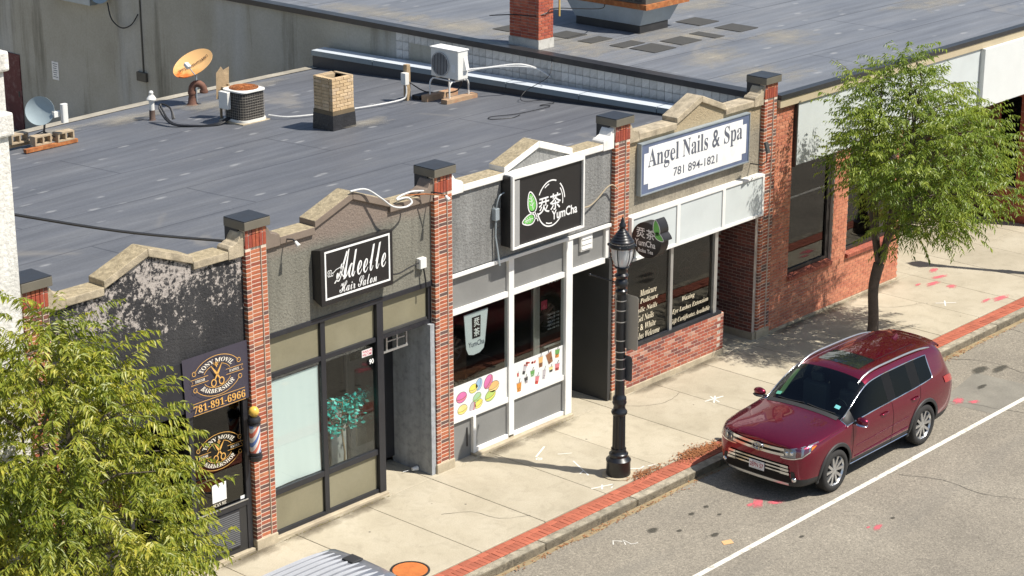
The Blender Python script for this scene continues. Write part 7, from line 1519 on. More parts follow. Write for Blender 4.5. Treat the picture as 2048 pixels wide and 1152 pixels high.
def split_mats(me, keep):
    """list of (material, verts, faces) by slot"""
    res = {}
    for p in me.polygons: res.setdefault(p.material_index, []).append(p)
    return res
SUV = empty('parked_suv', (7.31, -4.33, -.13), 'dark red SUV parked at the kerb with roof rails and sunroof', 'car')
O3 = Vector((7.31, -4.33, -.13))
low = {2:(.90,.27),3:(.942,.42),4:(.958,.64)}
def st(u, r5, r6, r7, r8, r9, r10, w=1.0, under=.22, lo=None):
    l = lo or [(0,under),(.70,under),(.885*w,.27),(.935*w,.42),(.955*w,.64)]
    return (u, l+[r5, r6, r7, r8, (r9[0],r9[1]), (0,r10)])
STN = [
 (.03, [(0,.30),(.42,.30),(.58,.33),(.64,.45),(.68,.62),(.68,.80),(.64,.93),(.55,.965),(.4,.985),(.2,.995),(0,1.0)]),
 (.10, [(0,.24),(.60,.24),(.76,.28),(.81,.42),(.84,.62),(.845,.83),(.79,.965),(.66,1.0),(.48,1.02),(.24,1.035),(0,1.04)]),
 (.30, [(0,.22),(.68,.22),(.86,.27),(.905,.42),(.93,.62),(.935,.85),(.88,1.0),(.71,1.05),(.5,1.075),(.25,1.09),(0,1.095)]),
 st(.62,(.96,.87),(.905,1.03),(.73,1.085),(.52,1.115),(.26,1.13),1.135),
 st(1.02,(.962,.88),(.915,1.06),(.75,1.115),(.54,1.145),(.27,1.16),1.165),
 st(1.30,(.962,.885),(.915,1.08),(.785,1.125),(.58,1.155),(.29,1.175),1.18),
 st(1.52,(.962,.89),(.91,1.095),(.78,1.26),(.60,1.295),(.30,1.325),1.33),
 st(1.85,(.962,.895),(.905,1.10),(.74,1.46),(.60,1.505),(.30,1.54),1.548),
 st(2.12,(.962,.90),(.905,1.11),(.715,1.565),(.605,1.635),(.30,1.672),1.68),
 st(2.30,(.962,.90),(.905,1.115),(.708,1.595),(.605,1.672),(.30,1.705),1.712),
 st(2.62,(.962,.90),(.903,1.12),(.703,1.608),(.605,1.69),(.30,1.725),1.732),
 st(2.74,(.962,.90),(.903,1.122),(.702,1.608),(.605,1.69),(.30,1.725),1.732),
 st(3.46,(.965,.91),(.90,1.14),(.698,1.60),(.60,1.682),(.30,1.718),1.725),
 st(3.58,(.965,.91),(.90,1.145),(.697,1.597),(.60,1.678),(.30,1.714),1.721),
 st(4.10,(.955,.93),(.885,1.175),(.69,1.57),(.59,1.655),(.30,1.692),1.70),
 st(4.30,(.945,.94),(.872,1.20),(.69,1.55),(.585,1.648),(.30,1.686),1.694,.99),
 st(4.56,(.93,.95),(.85,1.19),(.69,1.52),(.575,1.625),(.30,1.668),1.678,.97,.26),
 (4.69,[(0,.27),(.64,.27),(.82,.32),(.885,.46),(.905,.68),(.915,.93),(.82,1.14),(.69,1.40),(.55,1.50),(.28,1.535),(0,1.545)]),
 (4.81,[(0,.30),(.58,.30),(.78,.35),(.84,.48),(.87,.68),(.875,.90),(.79,1.06),(.65,1.13),(.5,1.155),(.25,1.165),(0,1.17)]),
 (4.87,[(0,.40),(.48,.40),(.66,.43),(.73,.52),(.76,.68),(.76,.84),(.70,.95),(.56,.98),(.4,.99),(.2,1.0),(0,1.0)])]
def tg(i, r):
    if r <= 1: return 5
    if r == 2: return 5
    if 5 <= i <= 7 and r >= 7: return 1
    if r == 6:
        if i == 5: return 3
        if 6 <= i <= 9: return 2
        if i in (10, 12): return 3
        if i in (11, 13): return 2
    if 16 <= i <= 17 and r >= 7: return 4
    return 0
hull = loft_body(STN, tg, [PAINT, WSG, SDG, GLOSSB, SDG, PLAS], [(.96,.40,.425,.56,1.3),(3.75,.40,.425,.56,1.3)], 2, ((5,.25),(6,.55),(7,.45)))
bvh = BVHTree.FromPolygons([v.co.copy() for v in hull.vertices], [tuple(p.vertices) for p in hull.polygons])
def hit(o_, d):
    h = bvh.ray_cast(Vector(o_), Vector(d).normalized()); return (h[0], h[1]) if h[0] is not None else (None, None)
def emit(polys, name, mat, parent=SUV, smooth=50):
    idx = {}; m = MB()
    for p in polys:
        f = []
        for vi in p.vertices:
            if vi not in idx: idx[vi] = len(m.v); m.v.append(hull.vertices[vi].co + O3)
            f.append(idx[vi])
        m.f.append(f); m.m.append(0)
    return m.build(name, mat, parent, smooth=smooth)
sp_ = split_mats(hull, None)
body = emit(sp_[0], 'body', PAINT)
emit(sp_[1], 'windscreen', WSG); emit(sp_[4], 'rear_window', SDG); emit(sp_[5], 'underbody', PLAS)
def islands(polys):
    ed = {}
    for p in polys:
        for k in p.edge_keys: ed.setdefault(k, []).append(p)
    left = set(p.index for p in polys); byi = {p.index: p for p in polys}; out = []
    while left:
        s0 = left.pop(); g = [byi[s0]]; q = [byi[s0]]
        while q:
            p = q.pop()
            for k in p.edge_keys:
                for o_ in ed[k]:
                    if o_.index in left: left.discard(o_.index); g.append(o_); q.append(o_)
        out.append(g)
    return out
for g in islands(sp_[2]): emit(g, 'side_window', SDG)
for g in islands(sp_[3]): emit(g, 'pillar_trim', GLOSSB)
# chrome line round each side glass house
def boundary(polys):
    cnt = {}
    for p in polys:
        for k in p.edge_keys: cnt[k] = cnt.get(k, 0)+1
    adj = {}
    for (a, c_), n in cnt.items():
        if n == 1: adj.setdefault(a, []).append(c_); adj.setdefault(c_, []).append(a)
    loops = []; seen = set()
    for s0 in adj:
        if s0 in seen: continue
        lp = [s0]; seen.add(s0); cur = s0
        while True:
            nx = [q for q in adj[cur] if q not in seen]
            if not nx: break
            cur = nx[0]; seen.add(cur); lp.append(cur)
        loops.append(lp)
    return loops
for g in islands(sp_[2]+sp_[3]):
    for lp in boundary(g):
        pts = [hull.vertices[i].co + O3 for i in lp]; pts.append(pts[0]); m = MB(); m.tube(pts, .011, 6); m.build('window_trim', CHROME, SUV, smooth=60)
def proj_patch(name, top, bot, mat, d=(1,0,0), off=.008, nv=3, parent=SUV, mir=True, smooth=50, thick=0.0):
    """patch between two rows of (u,y,z) seeds, pressed onto the hull along d"""
    outs = []
    for sg_ in ((1, -1) if mir else (1,)):
        dd = Vector((d[0], d[1]*sg_, d[2])).normalized(); m = MB(); G = []
        for k in range(nv+1):
            row = []
            for a, c_ in zip(top, bot):
                p = Vector(a).lerp(Vector(c_), k/nv); p.y *= sg_
                h, n = hit(p - dd*2.0, dd)
                if h is None: h = p
                row.append(h - dd*off + O3)
            G.append(row)
        for k in range(nv):
            for i in range(len(top)-1):
                q = (G[k][i], G[k][i+1], G[k+1][i+1], G[k+1][i]); m.quad(*(q if sg_ < 0 else q[::-1]))
        outs.append(m.build(name, mat, parent, smooth=smooth, weld=True))
    return outs
def row_(u, ys, zs): return [(u, y, z) for y, z in zip(ys, zs)]
def lin(a, c_, n): return [a+(c_-a)*i/(n-1) for i in range(n)]
F_ = (1, 0, 0)
# upper grille: black field, two chrome bars, emblem
def band(name, y0, y1, z0, z1, mat, off, n=17, nv=2, curve=0.0):
    ys = lin(y0, y1, n); zz = lambda z: [z+curve*(y/.6)**2 for y in ys]
    return proj_patch(name, row_(0, ys, zz(z1)), row_(0, ys, zz(z0)), mat, F_, off, nv, mir=False)
band('grille', -.50, .50, .795, .935, GLOSSB, .006, curve=.03)
band('grille_bar', -.52, .52, .878, .925, CHROME, .022, curve=.03); band('grille_bar', -.52, .52, .790, .835, CHROME, .022, curve=.03)
def emblem(c, s, mp):
    m = MB()
    stroke(m, [mp(*p)[0] for p in []] or [(0,0)], .001, lambda u, v: (0,0,0)) if False else None
    return m
ex = hit((-1,0,.86), F_)[0].x - .035
m = MB(); pe = lambda u, v: Vector((ex, u, v)) + O3
for cx_, cz_, rx_, ry_ in ((0,.865,.105,.07),(0,.865,.038,.066),(0,.895,.075,.028)): m.tube([pe(p[0],p[1]) for p in arc(cx_, cz_, rx_, ry_, 0, 360, 28)], .008, 6)
m.build('emblem', CHROME, SUV, smooth=60)
# lower grille with three bars
zt, zb = .665, .36
proj_patch('lower_grille', row_(0, lin(-.58,.58,17), [zt]*17), row_(0, lin(-.66,.66,17), [zb]*17), GLOSSB, F_, .006, 4, mir=False)
for z in (.635,.575,.515): band('lower_bar', -.60-.03*(.63-z)*6, .60+.03*(.63-z)*6, z-.012, z+.012, CHROME, .022)
for z in (.635,.575,.515):
    ys = lin(.46, .61+.03*(.63-z)*6, 6); proj_patch('bar_end', row_(0, ys, [z+.02]*6), row_(0, ys, [z-.02]*6), CHROME, F_, .028, 2)
band('bumper_skid', -.62, .62, .30, .345, SATIN, .012)
# corner vents with fog lamps
proj_patch('fog_recess', row_(0, lin(.665,.735,5), [.56]*5), row_(0, lin(.69,.80,5), [.36]*5), PLAS, (1,-.35,0), .006, 4)
for sg_ in (-1, 1):
    h = hit(Vector((0,sg_*.735,.42))-Vector((1,-.35*sg_,0)).normalized()*2, (1,-.35*sg_,0))[0]
    m = MB(); Mq = Vector((-1,.35*sg_,0)).normalized().to_track_quat('Z','Y').to_matrix().to_4x4(); m.lathe((0,0,0), [(.001,.03),(.03,.028),(.042,.015),(.042,-.01)], 18); m.xf(Matrix.Translation(h+O3) @ Mq); m.build('fog_lamp', CHROME, SUV, smooth=50)
# number plate
ph = hit((-1,0,.50), F_)[0].x - .035
pl_ = MB().box(O3.x+ph-.006, O3.x+ph, O3.y-.155, O3.y+.155, O3.z+.445, O3.z+.60).build('number_plate', SIGNW, SUV, bevel=.004)
m = MB(); mpl = lambda u, v: Vector((ph-.009, -u, v)) + O3; fit_text(m, '2EPN 57', -.135, .135, .485, .56, mpl, bold=.01); m.build('plate_number', FLAT('plate_red', (.42,.03,.05), .5), pl_)
m = MB(); fit_text(m, 'Massachusetts', -.09, .09, .57, .59, mpl); fit_text(m, 'The Spirit of America', -.10, .10, .455, .468, mpl); m.build('plate_text', FLAT('plate_blue', (.03,.05,.2), .5), pl_)
# headlamps
D45 = (.80, -.60, 0)
hl_t = [(0,.46,.93),(0,.56,.945),(0,.66,.96),(0,.75,.978),(.12,.83,.998),(.28,.88,1.015),(.46,.91,1.03)]
hl_b = [(0,.47,.79),(0,.56,.785),(0,.66,.795),(0,.75,.81),(.12,.82,.85),(.28,.875,.93),(.46,.91,1.02)]
for o_ in proj_patch('headlamp', hl_t, hl_b, MAT('lamp_inner', (.30,.32,.35), .2, .2, 20, 60, .2, metal=.7), D45, .006, 5): pass
proj_patch('headlamp_lens', hl_t, hl_b, LENS, D45, .020, 5)
proj_patch('headlamp_trim', hl_b[:6], [(u,y,z-.018) for u,y,z in hl_b[:6]], CHROME, D45, .022, 1)
for sg_ in (-1, 1):
    for y_, z_ in ((.60,.87),(.70,.885)):
        d_ = Vector((D45[0], D45[1]*sg_, 0)); h, n_ = hit(Vector((0,sg_*y_,z_))-d_*2, d_); m = MB(); m.lathe((0,0,0), [(.001,.012),(.030,.010),(.036,.004)], 18); m.xf(Matrix.Translation(h+O3-d_*.007) @ (-d_).to_track_quat('Z','Y').to_matrix().to_4x4()); m.build('projector', CHROME, SUV, smooth=60)
proj_patch('turn_signal', [(.30,.88,.985),(.36,.90,.995),(.42,.91,1.0)], [(.28,.88,.93),(.36,.90,.965),(.42,.91,.995)], FLAT('amber_lens', (.55,.16,.01), .2), (.3,-.95,0), .012, 2)
# side: seams, handles, mouldings, flares, sill
SD = (0, -1, 0)
def side_line(name, pts, r, mat, off=.001, sides=(1, -1)):
    for sg_ in sides:
        P = []
        for a, c_ in zip(pts, pts[1:]):
            for k in range(8):
                u = a[0]+(c_[0]-a[0])*k/8; z = a[1]+(c_[1]-a[1])*k/8; h, _ = hit((u, sg_*2, z), (0,-sg_,0))
                if h is not None: P.append(h+O3+Vector((0, sg_*off, 0)))
        h, _ = hit((pts[-1][0], sg_*2, pts[-1][1]), (0,-sg_,0))
        if h is not None: P.append(h+O3+Vector((0, sg_*off, 0)))
        if len(P) > 1: m = MB(); m.tube(P, r, 5); m.build(name, mat, SUV)
SEAM = FLAT('seam_shadow', (.01,.004,.005), .9)
side_line('door_seam', [(1.46,1.08),(1.44,.88),(1.45,.50),(1.50,.36)], .004, SEAM)
side_line('door_seam', [(2.69,1.10),(2.70,.80),(2.70,.36)], .004, SEAM)
side_line('door_seam', [(3.62,1.12),(3.58,.95),(3.40,.78),(3.28,.55),(3.26,.36)], .004, SEAM)
side_line('door_seam', [(1.50,.36),(3.26,.36)], .004, SEAM)
side_line('fender_seam', [(.42,1.0),(.9,1.055),(1.40,1.09)], .004, SEAM)
side_line('side_moulding', [(1.55,.46),(3.22,.50)], .012, PAINT, .004); side_line('sill_trim', [(1.45,.335),(3.28,.335)], .009, CHROME, .004)
side_line('body_crease', [(1.55,.66),(3.2,.70)], .006, PAINT, .002)
for u in (2.42, 3.40):
    for sg_ in (-1, 1):
        h, _ = hit((u, sg_*2, .985), (0,-sg_,0)); m = MB(); m.tube(bez([h+O3+Vector((-.11,0,0)), h+O3+Vector((-.08,sg_*.035,.005)), h+O3+Vector((.07,sg_*.035,.008)), h+O3+Vector((.10,0,.008))], 4), .014, 7); m.build('door_handle', PAINT, SUV, smooth=60)
for uc in (.96, 3.75):
    for sg_ in (-1, 1):
        m = MB(); G = []
        for k in range(33):
            a = R(-18+216*k/32); row = []
            for r_, o_ in ((.405,.004),(.412,.020),(.462,.020),(.475,.002)):
                u, z = uc+r_*math.cos(a), .40+r_*math.sin(a); uq, zq = uc+.478*math.cos(a), .40+.478*math.sin(a)
                h, _ = hit((uq, sg_*2, max(zq,.30)), (0,-sg_,0)); y = (abs(h.y) if h is not None else .93); row.append(Vector((u, sg_*(y+o_), max(z,.24)))+O3)
            G.append(row)
        for k in range(32):
            for i in range(3): m.quad(G[k][i], G[k+1][i], G[k+1][i+1], G[k][i+1])
        m.build('wheel_arch_trim', PLAS, SUV, smooth=40, weld=True)
for uc in (.96, 3.75):
    for sg_ in (-1, 1): wheel(SUV, (O3.x+uc, O3.y+sg_*.845, O3.z+.372), sg_)
# mirrors
for sg_ in (-1, 1):
    m = MB(); m.ball((1.53, sg_*1.065, 1.13), .1, 14, sc=(.75,1.25,.72)); m.v = [p+O3 for p in m.v]; mi = m.build('mirror', PAINT, SUV, smooth=60)
    m = MB(); m.tube([Vector((1.50,sg_*.90,1.08))+O3, Vector((1.52,sg_*1.0,1.09))+O3], .03, 8); m.build('mirror_stalk', PLAS, mi)
    m = MB(); m.ball((1.50, sg_*1.06, 1.075), .1, 12, sc=(.78,1.22,.28)); m.v = [p+O3 for p in m.v]; m.build('mirror_base', CHROME if sg_ < 0 else PLAS, mi, smooth=60)
# roof rails, sunroof, roof grooves, wipers, aerial fin
for sg_ in (-1, 1):
    P = []
    for k in range(15):
        u = 2.02+2.3*k/14; h, _ = hit((u, sg_*.615, 3), (0,0,-1)); lift = .035*min(1, 6*min(k/14, 1-k/14)); P.append(h+O3+Vector((0,0,lift+.004)))
    m = MB(); m.tube(P, [.010]+[.021]*13+[.010], 8); m.build('roof_rail', SATIN, SUV, smooth=60)
def roof_patch(name, u0, u1, y0, y1, mat, off, nu=8, nv=8):
    m = MB(); G = []
    for i in range(nu+1):
        G.append([])
        for j in range(nv+1):
            h, _ = hit((u0+(u1-u0)*i/nu, y0+(y1-y0)*j/nv, 3), (0,0,-1)); G[-1].append(h+O3+Vector((0,0,off)))
    for i in range(nu):
        for j in range(nv): m.quad(G[i][j], G[i+1][j], G[i+1][j+1], G[i][j+1])
    return m.build(name, mat, SUV, smooth=60, weld=True)
roof_patch('sunroof', 2.34, 2.86, -.42, .42, FLAT('sunroof_glass', (.012,.015,.02), .04, 0, .6, 1.0), .005)
for sg_ in (-1, 1): roof_patch('roof_groove', 2.9, 4.1, sg_*.40-.006, sg_*.40+.006, SEAM, .003, 10, 1)
for y0, y1 in ((-.62,-.05),(.02,.55)):
    P = []
    for k in range(8):
        h, _ = hit((1.36-.02*math.sin(k/7*3.14), y0+(y1-y0)*k/7, 3), (0,0,-1)); P.append(h+O3+Vector((0,0,.012)))
    m = MB(); m.tube(P, .008, 5); m.build('wiper', PLAS, SUV)
ww = [hit((1.24, y, 3), (0,0,-1))[0]+O3+Vector((0,0,.005)) for y in lin(-.72,.72,13)]; w2 = [hit((1.33, y, 3), (0,0,-1))[0]+O3+Vector((0,0,.006)) for y in lin(-.72,.72,13)]
m = MB()
for i in range(12): m.quad(ww[i], ww[i+1], w2[i+1], w2[i])
m.build('cowl', PLAS, SUV)
m = MB(); h, _ = hit((4.15,0,3),(0,0,-1)); m.add([h+O3+Vector((-.09,-.02,0)),h+O3+Vector((-.09,.02,0)),h+O3+Vector((.09,.025,0)),h+O3+Vector((.09,-.025,0)),h+O3+Vector((.06,0,.07)),h+O3+Vector((.03,0,.06))], [(0,3,4,5),(1,5,4,2),(0,5,1),(3,2,4)]); m.build('aerial_fin', PAINT, SUV, smooth=50)
# tail lamps and spoiler
proj_patch('tail_lamp', [(4.40,.90,1.10),(4.52,.88,1.10),(4.66,.85,1.08),(4.76,.8,1.05)], [(4.44,.92,.98),(4.52,.91,.97),(4.66,.89,.96),(4.76,.84,.95)], RLENS, (-.25,-.97,0), .012, 3)
sps = MB(); 
tipz = [hit((4.53, y, 3), (0,0,-1))[0] for y in lin(-.60,.60,9)]
for i in range(8):
    a, c_ = tipz[i], tipz[i+1]; e1 = Vector((.16,0,-.015)); sps.quad(a+O3+Vector((0,0,.004)), a+O3+e1, c_+O3+e1, c_+O3+Vector((0,0,.004))); sps.quad(a+O3+e1, a+O3+e1+Vector((-.02,0,-.035)), c_+O3+e1+Vector((-.02,0,-.035)), c_+O3+e1)
sps.build('spoiler', PAINT, SUV, smooth=40)
# inside: dash, seats, steering wheel, stickers
m = MB(); m.box(1.30,1.70,-.72,.72,.85,1.06); m.box(1.25,4.3,-.80,.80,.45,.55); m.v = [p+O3 for p in m.v]; m.build('dashboard', PLAS, SUV, bevel=.04)
SEATM = MAT('seat_grey', (.22,.20,.18), .8, .1)
for y in (-.38,.38):
    for u in (2.25, 3.1):
        m = MB(); m.box(u-.05,u+.12,y-.25,y+.25,.75,1.28); m.box(u-.5,u+.05,y-.26,y+.26,.62,.80); m.box(u+.0,u+.1,y-.12,y+.12,1.29,1.46); m.xf(Matrix.Translation(O3)); m.build('seat', SEATM, SUV, bevel=.04)
m = MB(); m.tube([O3+Vector((1.83+.09*math.sin(t)*.5, -.38+.18*math.cos(t), 1.08+.17*math.sin(t))) for t in [2*math.pi*k/20 for k in range(21)]], .014, 6); m.build('steering_wheel', PLAS, SUV, smooth=60)
def wind_patch(name, u, y, w_, h_, mat):
    m = MB(); P = []
    for du, dy in ((0,-w_),(0,w_),(h_,w_),(h_,-w_)):
        h, n_ = hit((u+du, y+dy, 3), (0,0,-1)); P.append(h+O3+Vector((-.004,0,.006)))
    m.quad(*P); m.build(name, mat, SUV)
wind_patch('registration_sticker', 1.46, -.58, .05, .06, FLAT('sticker_teal', (.18,.55,.55), .5)); wind_patch('inspection_sticker', 1.42, .60, .05, .06, FLAT('sticker_green', (.12,.42,.30), .5))
m = MB(); P0 = [hit((u, .64-.02*(u-1.4), 3), (0,0,-1))[0] for u in lin(1.44, 1.98, 7)]; P1 = [hit((u, .54, 3), (0,0,-1))[0] for u in lin(1.46, 1.98, 7)]
for i in range(6): m.quad(*[p+O3+Vector((.01,0,-.015)) for p in (P0[i],P0[i+1],P1[i+1],P1[i])])
m.build('lime_reflection', FLAT('reflection_lime', (.42,.55,.22), .6), SUV)  # sunlit lime reflection beside the screen pillar, painted as a strip
bpy.data.meshes.remove(hull)

# ================================================================== VAN (only its ribbed roof shows)
VAN = empty('ribbed_roof_van', (-6.5, -4.38, -.13), 'silver van with ribbed roof at the bottom edge', 'van'); VO = Vector((-6.5,-4.38,-.13))
SILV = FLAT('silver_paint', (.21,.22,.245), .3, .3, .5, 1.0)
def vs_(u, w, zr, zl=.28): return (u, [(0,zl),(.70*w,zl),(.80*w,.36),(.83*w,.60),(.83*w,.95),(.80*w,1.20),(.74*w,1.62 if zr > 1.7 else zr-.12),(.68*w,zr-.10),(.60*w,zr-.025),(.30*w,zr-.005),(0,zr)])
VST = [(.0,[(0,.35),(.5,.35),(.62,.4),(.68,.55),(.70,.70),(.68,.82),(.6,.9),(.5,.93),(.4,.945),(.2,.955),(0,.96)]), vs_(.15,.95,1.02), vs_(.55,1.0,1.12), vs_(1.0,1.0,1.22), vs_(1.55,1.0,1.86), vs_(1.95,1.0,2.06), vs_(2.4,1.0,2.10), vs_(3.6,1.0,2.10), vs_(4.40,1.0,2.09), vs_(4.62,.985,2.07), vs_(4.70,.95,2.03), vs_(4.73,.90,1.95)]
def tgv(i, r):
    if r <= 1: return 4
    if 3 <= i <= 4 and r >= 7: return 1
    if r == 5 and i in (4, 5, 6): return 1
    return 0
vh = loft_body(VST, tgv, [SILV, SDG, GLOSSB, GLOSSB, PLAS], [(.85,.34,.37,.5,1.2),(3.65,.34,.37,.5,1.2)], 2, ((6,.4),(7,.4),(8,.5)))
vb = BVHTree.FromPolygons([v.co.copy() for v in vh.vertices], [tuple(p.vertices) for p in vh.polygons])
res = split_mats(vh, None)
def emitv(polys, name, mat):
    idx = {}; m = MB()
    for p in polys:
        f = []
        for vi in p.vertices:
            if vi not in idx: idx[vi] = len(m.v); m.v.append(vh.vertices[vi].co + VO)
            f.append(idx[vi])
        m.f.append(f); m.m.append(0)
    return m.build(name, mat, VAN, smooth=50)
emitv(res[0], 'body', SILV); emitv(res[1], 'window', SDG); emitv(res[4], 'underbody', PLAS)
for k in range(10):
    y = -.54+k*.12; m = MB(); prev = None
    us = lin(2.15, 4.50, 12)
    for u in us:
        h = vb.ray_cast(Vector((u, y, 4)), Vector((0,0,-1)))[0]; e_ = min(1, 8*min((u-2.15)/2.35, (4.50-u)/2.35)+.02); row = [h+VO+Vector((0,-.018,.001)), h+VO+Vector((0,-.009,.001+.036*e_)), h+VO+Vector((0,.009,.001+.036*e_)), h+VO+Vector((0,.018,.001))]
        if prev:
            for i in range(3): m.quad(prev[i], row[i], row[i+1], prev[i+1])
        prev = row
    m.build('roof_rib', MAT('rib_highlight', (.42,.43,.45), .35, .04) if k == 0 else bpy.data.materials['rib_highlight'], VAN, smooth=25, weld=True)  # lighter copy of the van paint, puts the highlight on the ribs into colour
m = MB(); m.box(4.40,4.60,-.05,.17,2.08,2.108); m.v = [p+VO for p in m.v]; m.build('brake_light', PLAS, VAN, bevel=.02)
for u in (.85, 3.65):
    for sg_ in (-1, 1): wheel(VAN, (VO.x+u, VO.y+sg_*.72, VO.z+.33), sg_, .33, .2)
for sg_ in (-1, 1): m = MB(); m.box(4.70,4.74,sg_*.62-.06,sg_*.62+.06,.85,1.3); m.v = [p+VO for p in m.v]; m.build('tail_lamp', RLENS, VAN, bevel=.01)
bpy.data.meshes.remove(vh)
# ================================================================== MARKS AND LITTER ON THE GROUND
PINK = SPRAY('pink_marking_paint', (.70,.14,.17), 7.0, .50, .80, .8, .8); WHM = MAT('white_marking_paint', (.72,.70,.64), .8, .1, 6, 60, .2); OIL = SPRAY('oil_stain', (.07,.065,.05), 5.0, .55, .80, .75, .6)
road_o = bpy.data.objects['road']
def splat(parent, name, mat, cx, cy, rx, ry, z, seed, rot=0.0, jag=.5, n=28):
    m = MB(); k = 1.35; P = []
    for x, y in ((-rx*k,-ry*k),(rx*k,-ry*k),(rx*k,ry*k),(-rx*k,ry*k)): P.append((x*math.cos(rot)-y*math.sin(rot), x*math.sin(rot)+y*math.cos(rot), 0))
    m.poly(P); o = m.build(name, mat, parent); o.location = Vector((cx, cy, z)) - wloc(parent); return o
ZR, ZS = -.1262, .0042
for k, a in enumerate(((7.0,-4.60,.20,.06,.6),(7.22,-4.80,.16,.05,-.6),(6.85,-4.55,.09,.04,.2),(7.52,-6.61,.14,.04,.3),(7.42,-6.5,.05,.03,0),(13.35,-4.65,.16,.07,.4),(13.5,-4.9,.12,.05,-.5))): splat(road_o, 'pink_paint_mark', PINK, a[0], a[1], a[2], a[3], ZR+.0003*k, k+1, a[4], .7)
for k, a in enumerate(((4.97,-3.97,.10,.07),(5.51,-4.82,.08,.05),(5.25,-4.3,.05,.035),(6.3,-4.05,.05,.04),(6.2,-4.4,.04,.03),(15.09,-4.10,.22,.10),(15.41,-4.36,.24,.08),(14.3,-4.6,.14,.05),(5.9,-4.05,.06,.04),(8.0,-6.6,.04,.03),(6.4,-5.9,.05,.03))): splat(road_o, 'oil_stain', OIL, a[0], a[1], a[2], a[3], ZR+.0003*k, 20+k, 0, .4)
def mark(parent, pts, z, w=.03, mat=None):
    m = MB(); stroke(m, pts, w, lambda u, v: (u, v, z)); m.build('white_paint_mark', mat or WHM, parent)
for k, (x, y, s_) in enumerate(((4.29,-3.89,.16),)):
    mark(road_o, [(x-s_,y+.05),(x-.3*s_,y+.15),(x+.2*s_,y+.02)], ZR, .018); mark(road_o, [(x-.2*s_,y-.1),(x+.5*s_,y+.05),(x+.3*s_,y-.15),(x+s_,y-.2)], ZR+.0005, .018)
mark(sidewalk, [(10.0,-1.55),(10.12,-1.25)], ZS, .03); mark(sidewalk, [(9.85,-1.33),(10.3,-1.42)], ZS+.0006, .035); mark(sidewalk, [(9.9,-1.5),(10.2,-1.3)], ZS+.0012, .03)
mark(sidewalk, [(17.7,-1.75),(18.0,-1.55)], ZS, .03); mark(sidewalk, [(17.72,-1.5),(18.05,-1.8)], ZS+.0006, .03)
mark(sidewalk, [(5.75,-1.95),(6.05,-1.35)], ZS, .025); mark(sidewalk, [(5.7,-1.8),(5.85,-1.75)], ZS+.0006, .025)
mark(sidewalk, [(5.75,-.75),(6.2,-.55)], ZS, .03); mark(sidewalk, [(5.7,-.85)]+[(5.72+.06*math.cos(t), -.85+.05*math.sin(t)) for t in (0,1,2,3,4,5,6.2)], ZS+.0006, .02); mark(sidewalk, [(6.1,-.95),(6.3,-1.1)], ZS, .02)
mark(sidewalk, [(5.35,-2.35),(5.75,-2.5),(5.6,-2.58)], ZS, .03); mark(sidewalk, [(5.45,-2.5),(5.6,-2.38)], ZS+.0006, .03); mark(sidewalk, [(6.42,-2.25),(6.58,-2.42),(6.7,-2.4)], ZS, .03); mark(sidewalk, [(6.75,-2.45),(6.9,-2.5)], ZS+.0006, .025)
for k, a in enumerate(((19.7,-.25,.18,.06,.3),(19.35,-.6,.3,.05,-.3),(18.85,-.75,.26,.06,-.2),(18.95,-1.15,.13,.08,.3),(18.95,-2.35,.3,.07,-.2),(18.6,-2.2,.2,.04,.1),(18.55,-.55,.12,.05,0))): splat(sidewalk, 'pink_paint_mark', PINK, a[0], a[1], a[2], a[3], ZS+.0003*k, 40+k, a[4], .7)
# rusty round cover in the walk
cv = empty('access_cover', (1.12,-2.25,0), 'round rust orange cover set in the sidewalk by the van', 'cover')
m = MB(); m.lathe((1.10,-2.28,0), [(.001,.012),(.27,.012),(.275,.008)], 36); m.build('lid', MAT('rust_orange', (.50,.15,.035), .85, .2, 6, 50, .3), cv, smooth=30); m = MB(); m.lathe((1.10,-2.28,0), [(.278,.004),(.278,.016),(.31,.014),(.312,.0)], 36); m.build('frame_ring', CAPM, cv, smooth=30)
# cardboard scrap in the road, fallen leaves by the lamp and in front of the car
cd = MB().add([(5.30,-5.16,-.124),(5.46,-5.24,-.12),(5.54,-5.12,-.118),(5.38,-5.05,-.122)], [(0,1,2,3)]).build('cardboard_scrap', MAT('carton_tan', (.60,.36,.17), .9)); tag(cd, 'small tan cardboard scrap lying on the road', 'litter')
def litter(name, spots, label):
    r = random.Random(5); m = MB()
    for cx, cy, sx_, sy_, n in spots:
        for k in range(n):
            x, y = cx+r.gauss(0,sx_), cy+r.gauss(0,sy_); zb = .003 if y > -3.2 else -.127; a = r.uniform(0,6.28); L = r.uniform(.02,.06); w_ = L*.25; d = Vector((math.cos(a),math.sin(a),r.uniform(-.1,.3))); n_ = Vector((-d.y,d.x,0)); p = Vector((x,y,zb+r.uniform(0,.02)))
            m.add([p, p+d*L*.5+n_*w_, p+d*L, p+d*L*.5-n_*w_], [(0,1,2,3)])
    return tag(m.build(name, MAT('dry_leaf', (.30,.12,.045), .9, .4, 8)), label, 'leaf litter', kind='stuff')
litter('leaf_litter', [(6.35,-2.58,.16,.06,260),(6.6,-2.62,.2,.05,160),(7.75,-2.68,.25,.09,700),(8.1,-2.75,.25,.08,400),(3.5,-3.3,1.2,.04,120),(6.0,-3.3,1.5,.04,140),(15.8,-3.32,1.0,.05,160)], 'brown fallen leaves by the lamp base and the kerb')
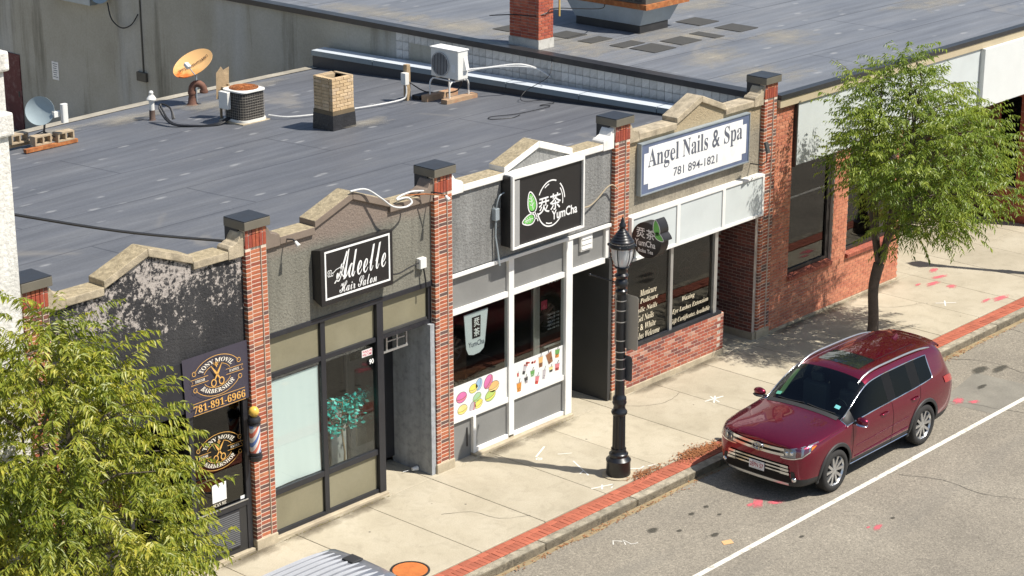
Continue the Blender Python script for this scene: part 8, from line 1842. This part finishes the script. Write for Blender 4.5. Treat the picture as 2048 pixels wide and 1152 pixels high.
# weeds along the shop fronts, small stones
m = MB(); r = random.Random(9)
for k in range(420):
    x = r.choice((r.uniform(.5,2.9), r.uniform(.5,2.9), r.uniform(4.6,7.6), r.uniform(-1.2,0), r.uniform(15,18.6))); y = -.035-r.random()*.02; a = r.uniform(0,6.28); h = r.uniform(.01,.04)
    m.add([(x-.006,y,0),(x+.006,y,0),(x+.03*math.cos(a),y-.02*r.random(),h)], [(0,1,2)])
tag(m.build('wall_weeds', MAT('dry_weed', (.26,.22,.06), .9, .3, 9)), 'dry moss and weeds along the foot of the shop fronts', 'weeds', kind='stuff')
# cracks in the road
CRK = FLAT('crack_tar', (.05,.047,.04), .9)
for k, P in enumerate((((13.0,-3.4),(13.15,-4.3),(13.4,-5.0),(13.5,-5.5),(13.9,-6.6)),((17.66,-3.3),(17.6,-3.9),(17.75,-4.7),(17.7,-5.4)),((15.2,-3.3),(15.6,-4.0),(15.5,-4.9)),((9.6,-5.7),(9.9,-6.4),(9.85,-7.2),(10.2,-8.0)))):
    pts = bez([(x+rnd.uniform(-.03,.03), y, 0) for x, y in P], 5); m = MB(); stroke(m, [(p.x+rnd.uniform(-.015,.015), p.y) for p in pts], [.006+.006*rnd.random() for p in pts], lambda u, v: (u, v, ZR+.0006)); m.build('road_crack', CRK, road_o)
# a newer asphalt patch
m = MB(); m.poly([(13.1,-4.4,ZR-.0012),(14.9,-4.1,ZR-.0012),(15.0,-5.45,ZR-.0012),(13.2,-5.45,ZR-.0012)]); m.build('asphalt_patch', MAT('grey_asphalt', (.215,.20,.165), .95, .2, 2, 30, .5), road_o)

# dirt that gathers along the foot of the walls and slab cracks
WD = SPRAY('wall_dirt', (.13,.105,.07), 3.0, .45, .85, .6, .7)
for k, (a, c_) in enumerate(((-.9,.6),(.5,1.9),(1.6,3.0),(4.9,6.4),(6.1,7.7),(9.1,10.9),(10.6,12.3),(13.6,15.4),(15.0,17.0),(16.6,18.7))):
    m = MB(); w_ = (c_-a)/2; m.poly([(-w_,-.22,0),(w_,-.22,0),(w_,.2,0),(-w_,.2,0)]); o = m.build('wall_dirt', WD, sidewalk); o.location = Vector(((a+c_)/2, -.05, .0032+.0001*k)) - wloc(sidewalk)
for P in (((2.9,-1.2),(3.3,-1.5),(3.45,-2.0),(3.84,-2.3)),((12.3,-.2),(12.6,-.9),(12.5,-1.6)),((8.6,-.1),(8.8,-.5),(9.3,-.8),(9.9,-.7)),((16.5,-.3),(16.9,-1.0),(17.6,-1.3))):
    pts = bez([(x+rnd.uniform(-.03,.03), y, 0) for x, y in P], 6); m = MB(); stroke(m, [(p.x+rnd.uniform(-.012,.012), p.y+rnd.uniform(-.012,.012)) for p in pts], [.004+.005*rnd.random() for p in pts], lambda u, v: (u, v, ZS+.001)); m.build('slab_crack', CRK, sidewalk)
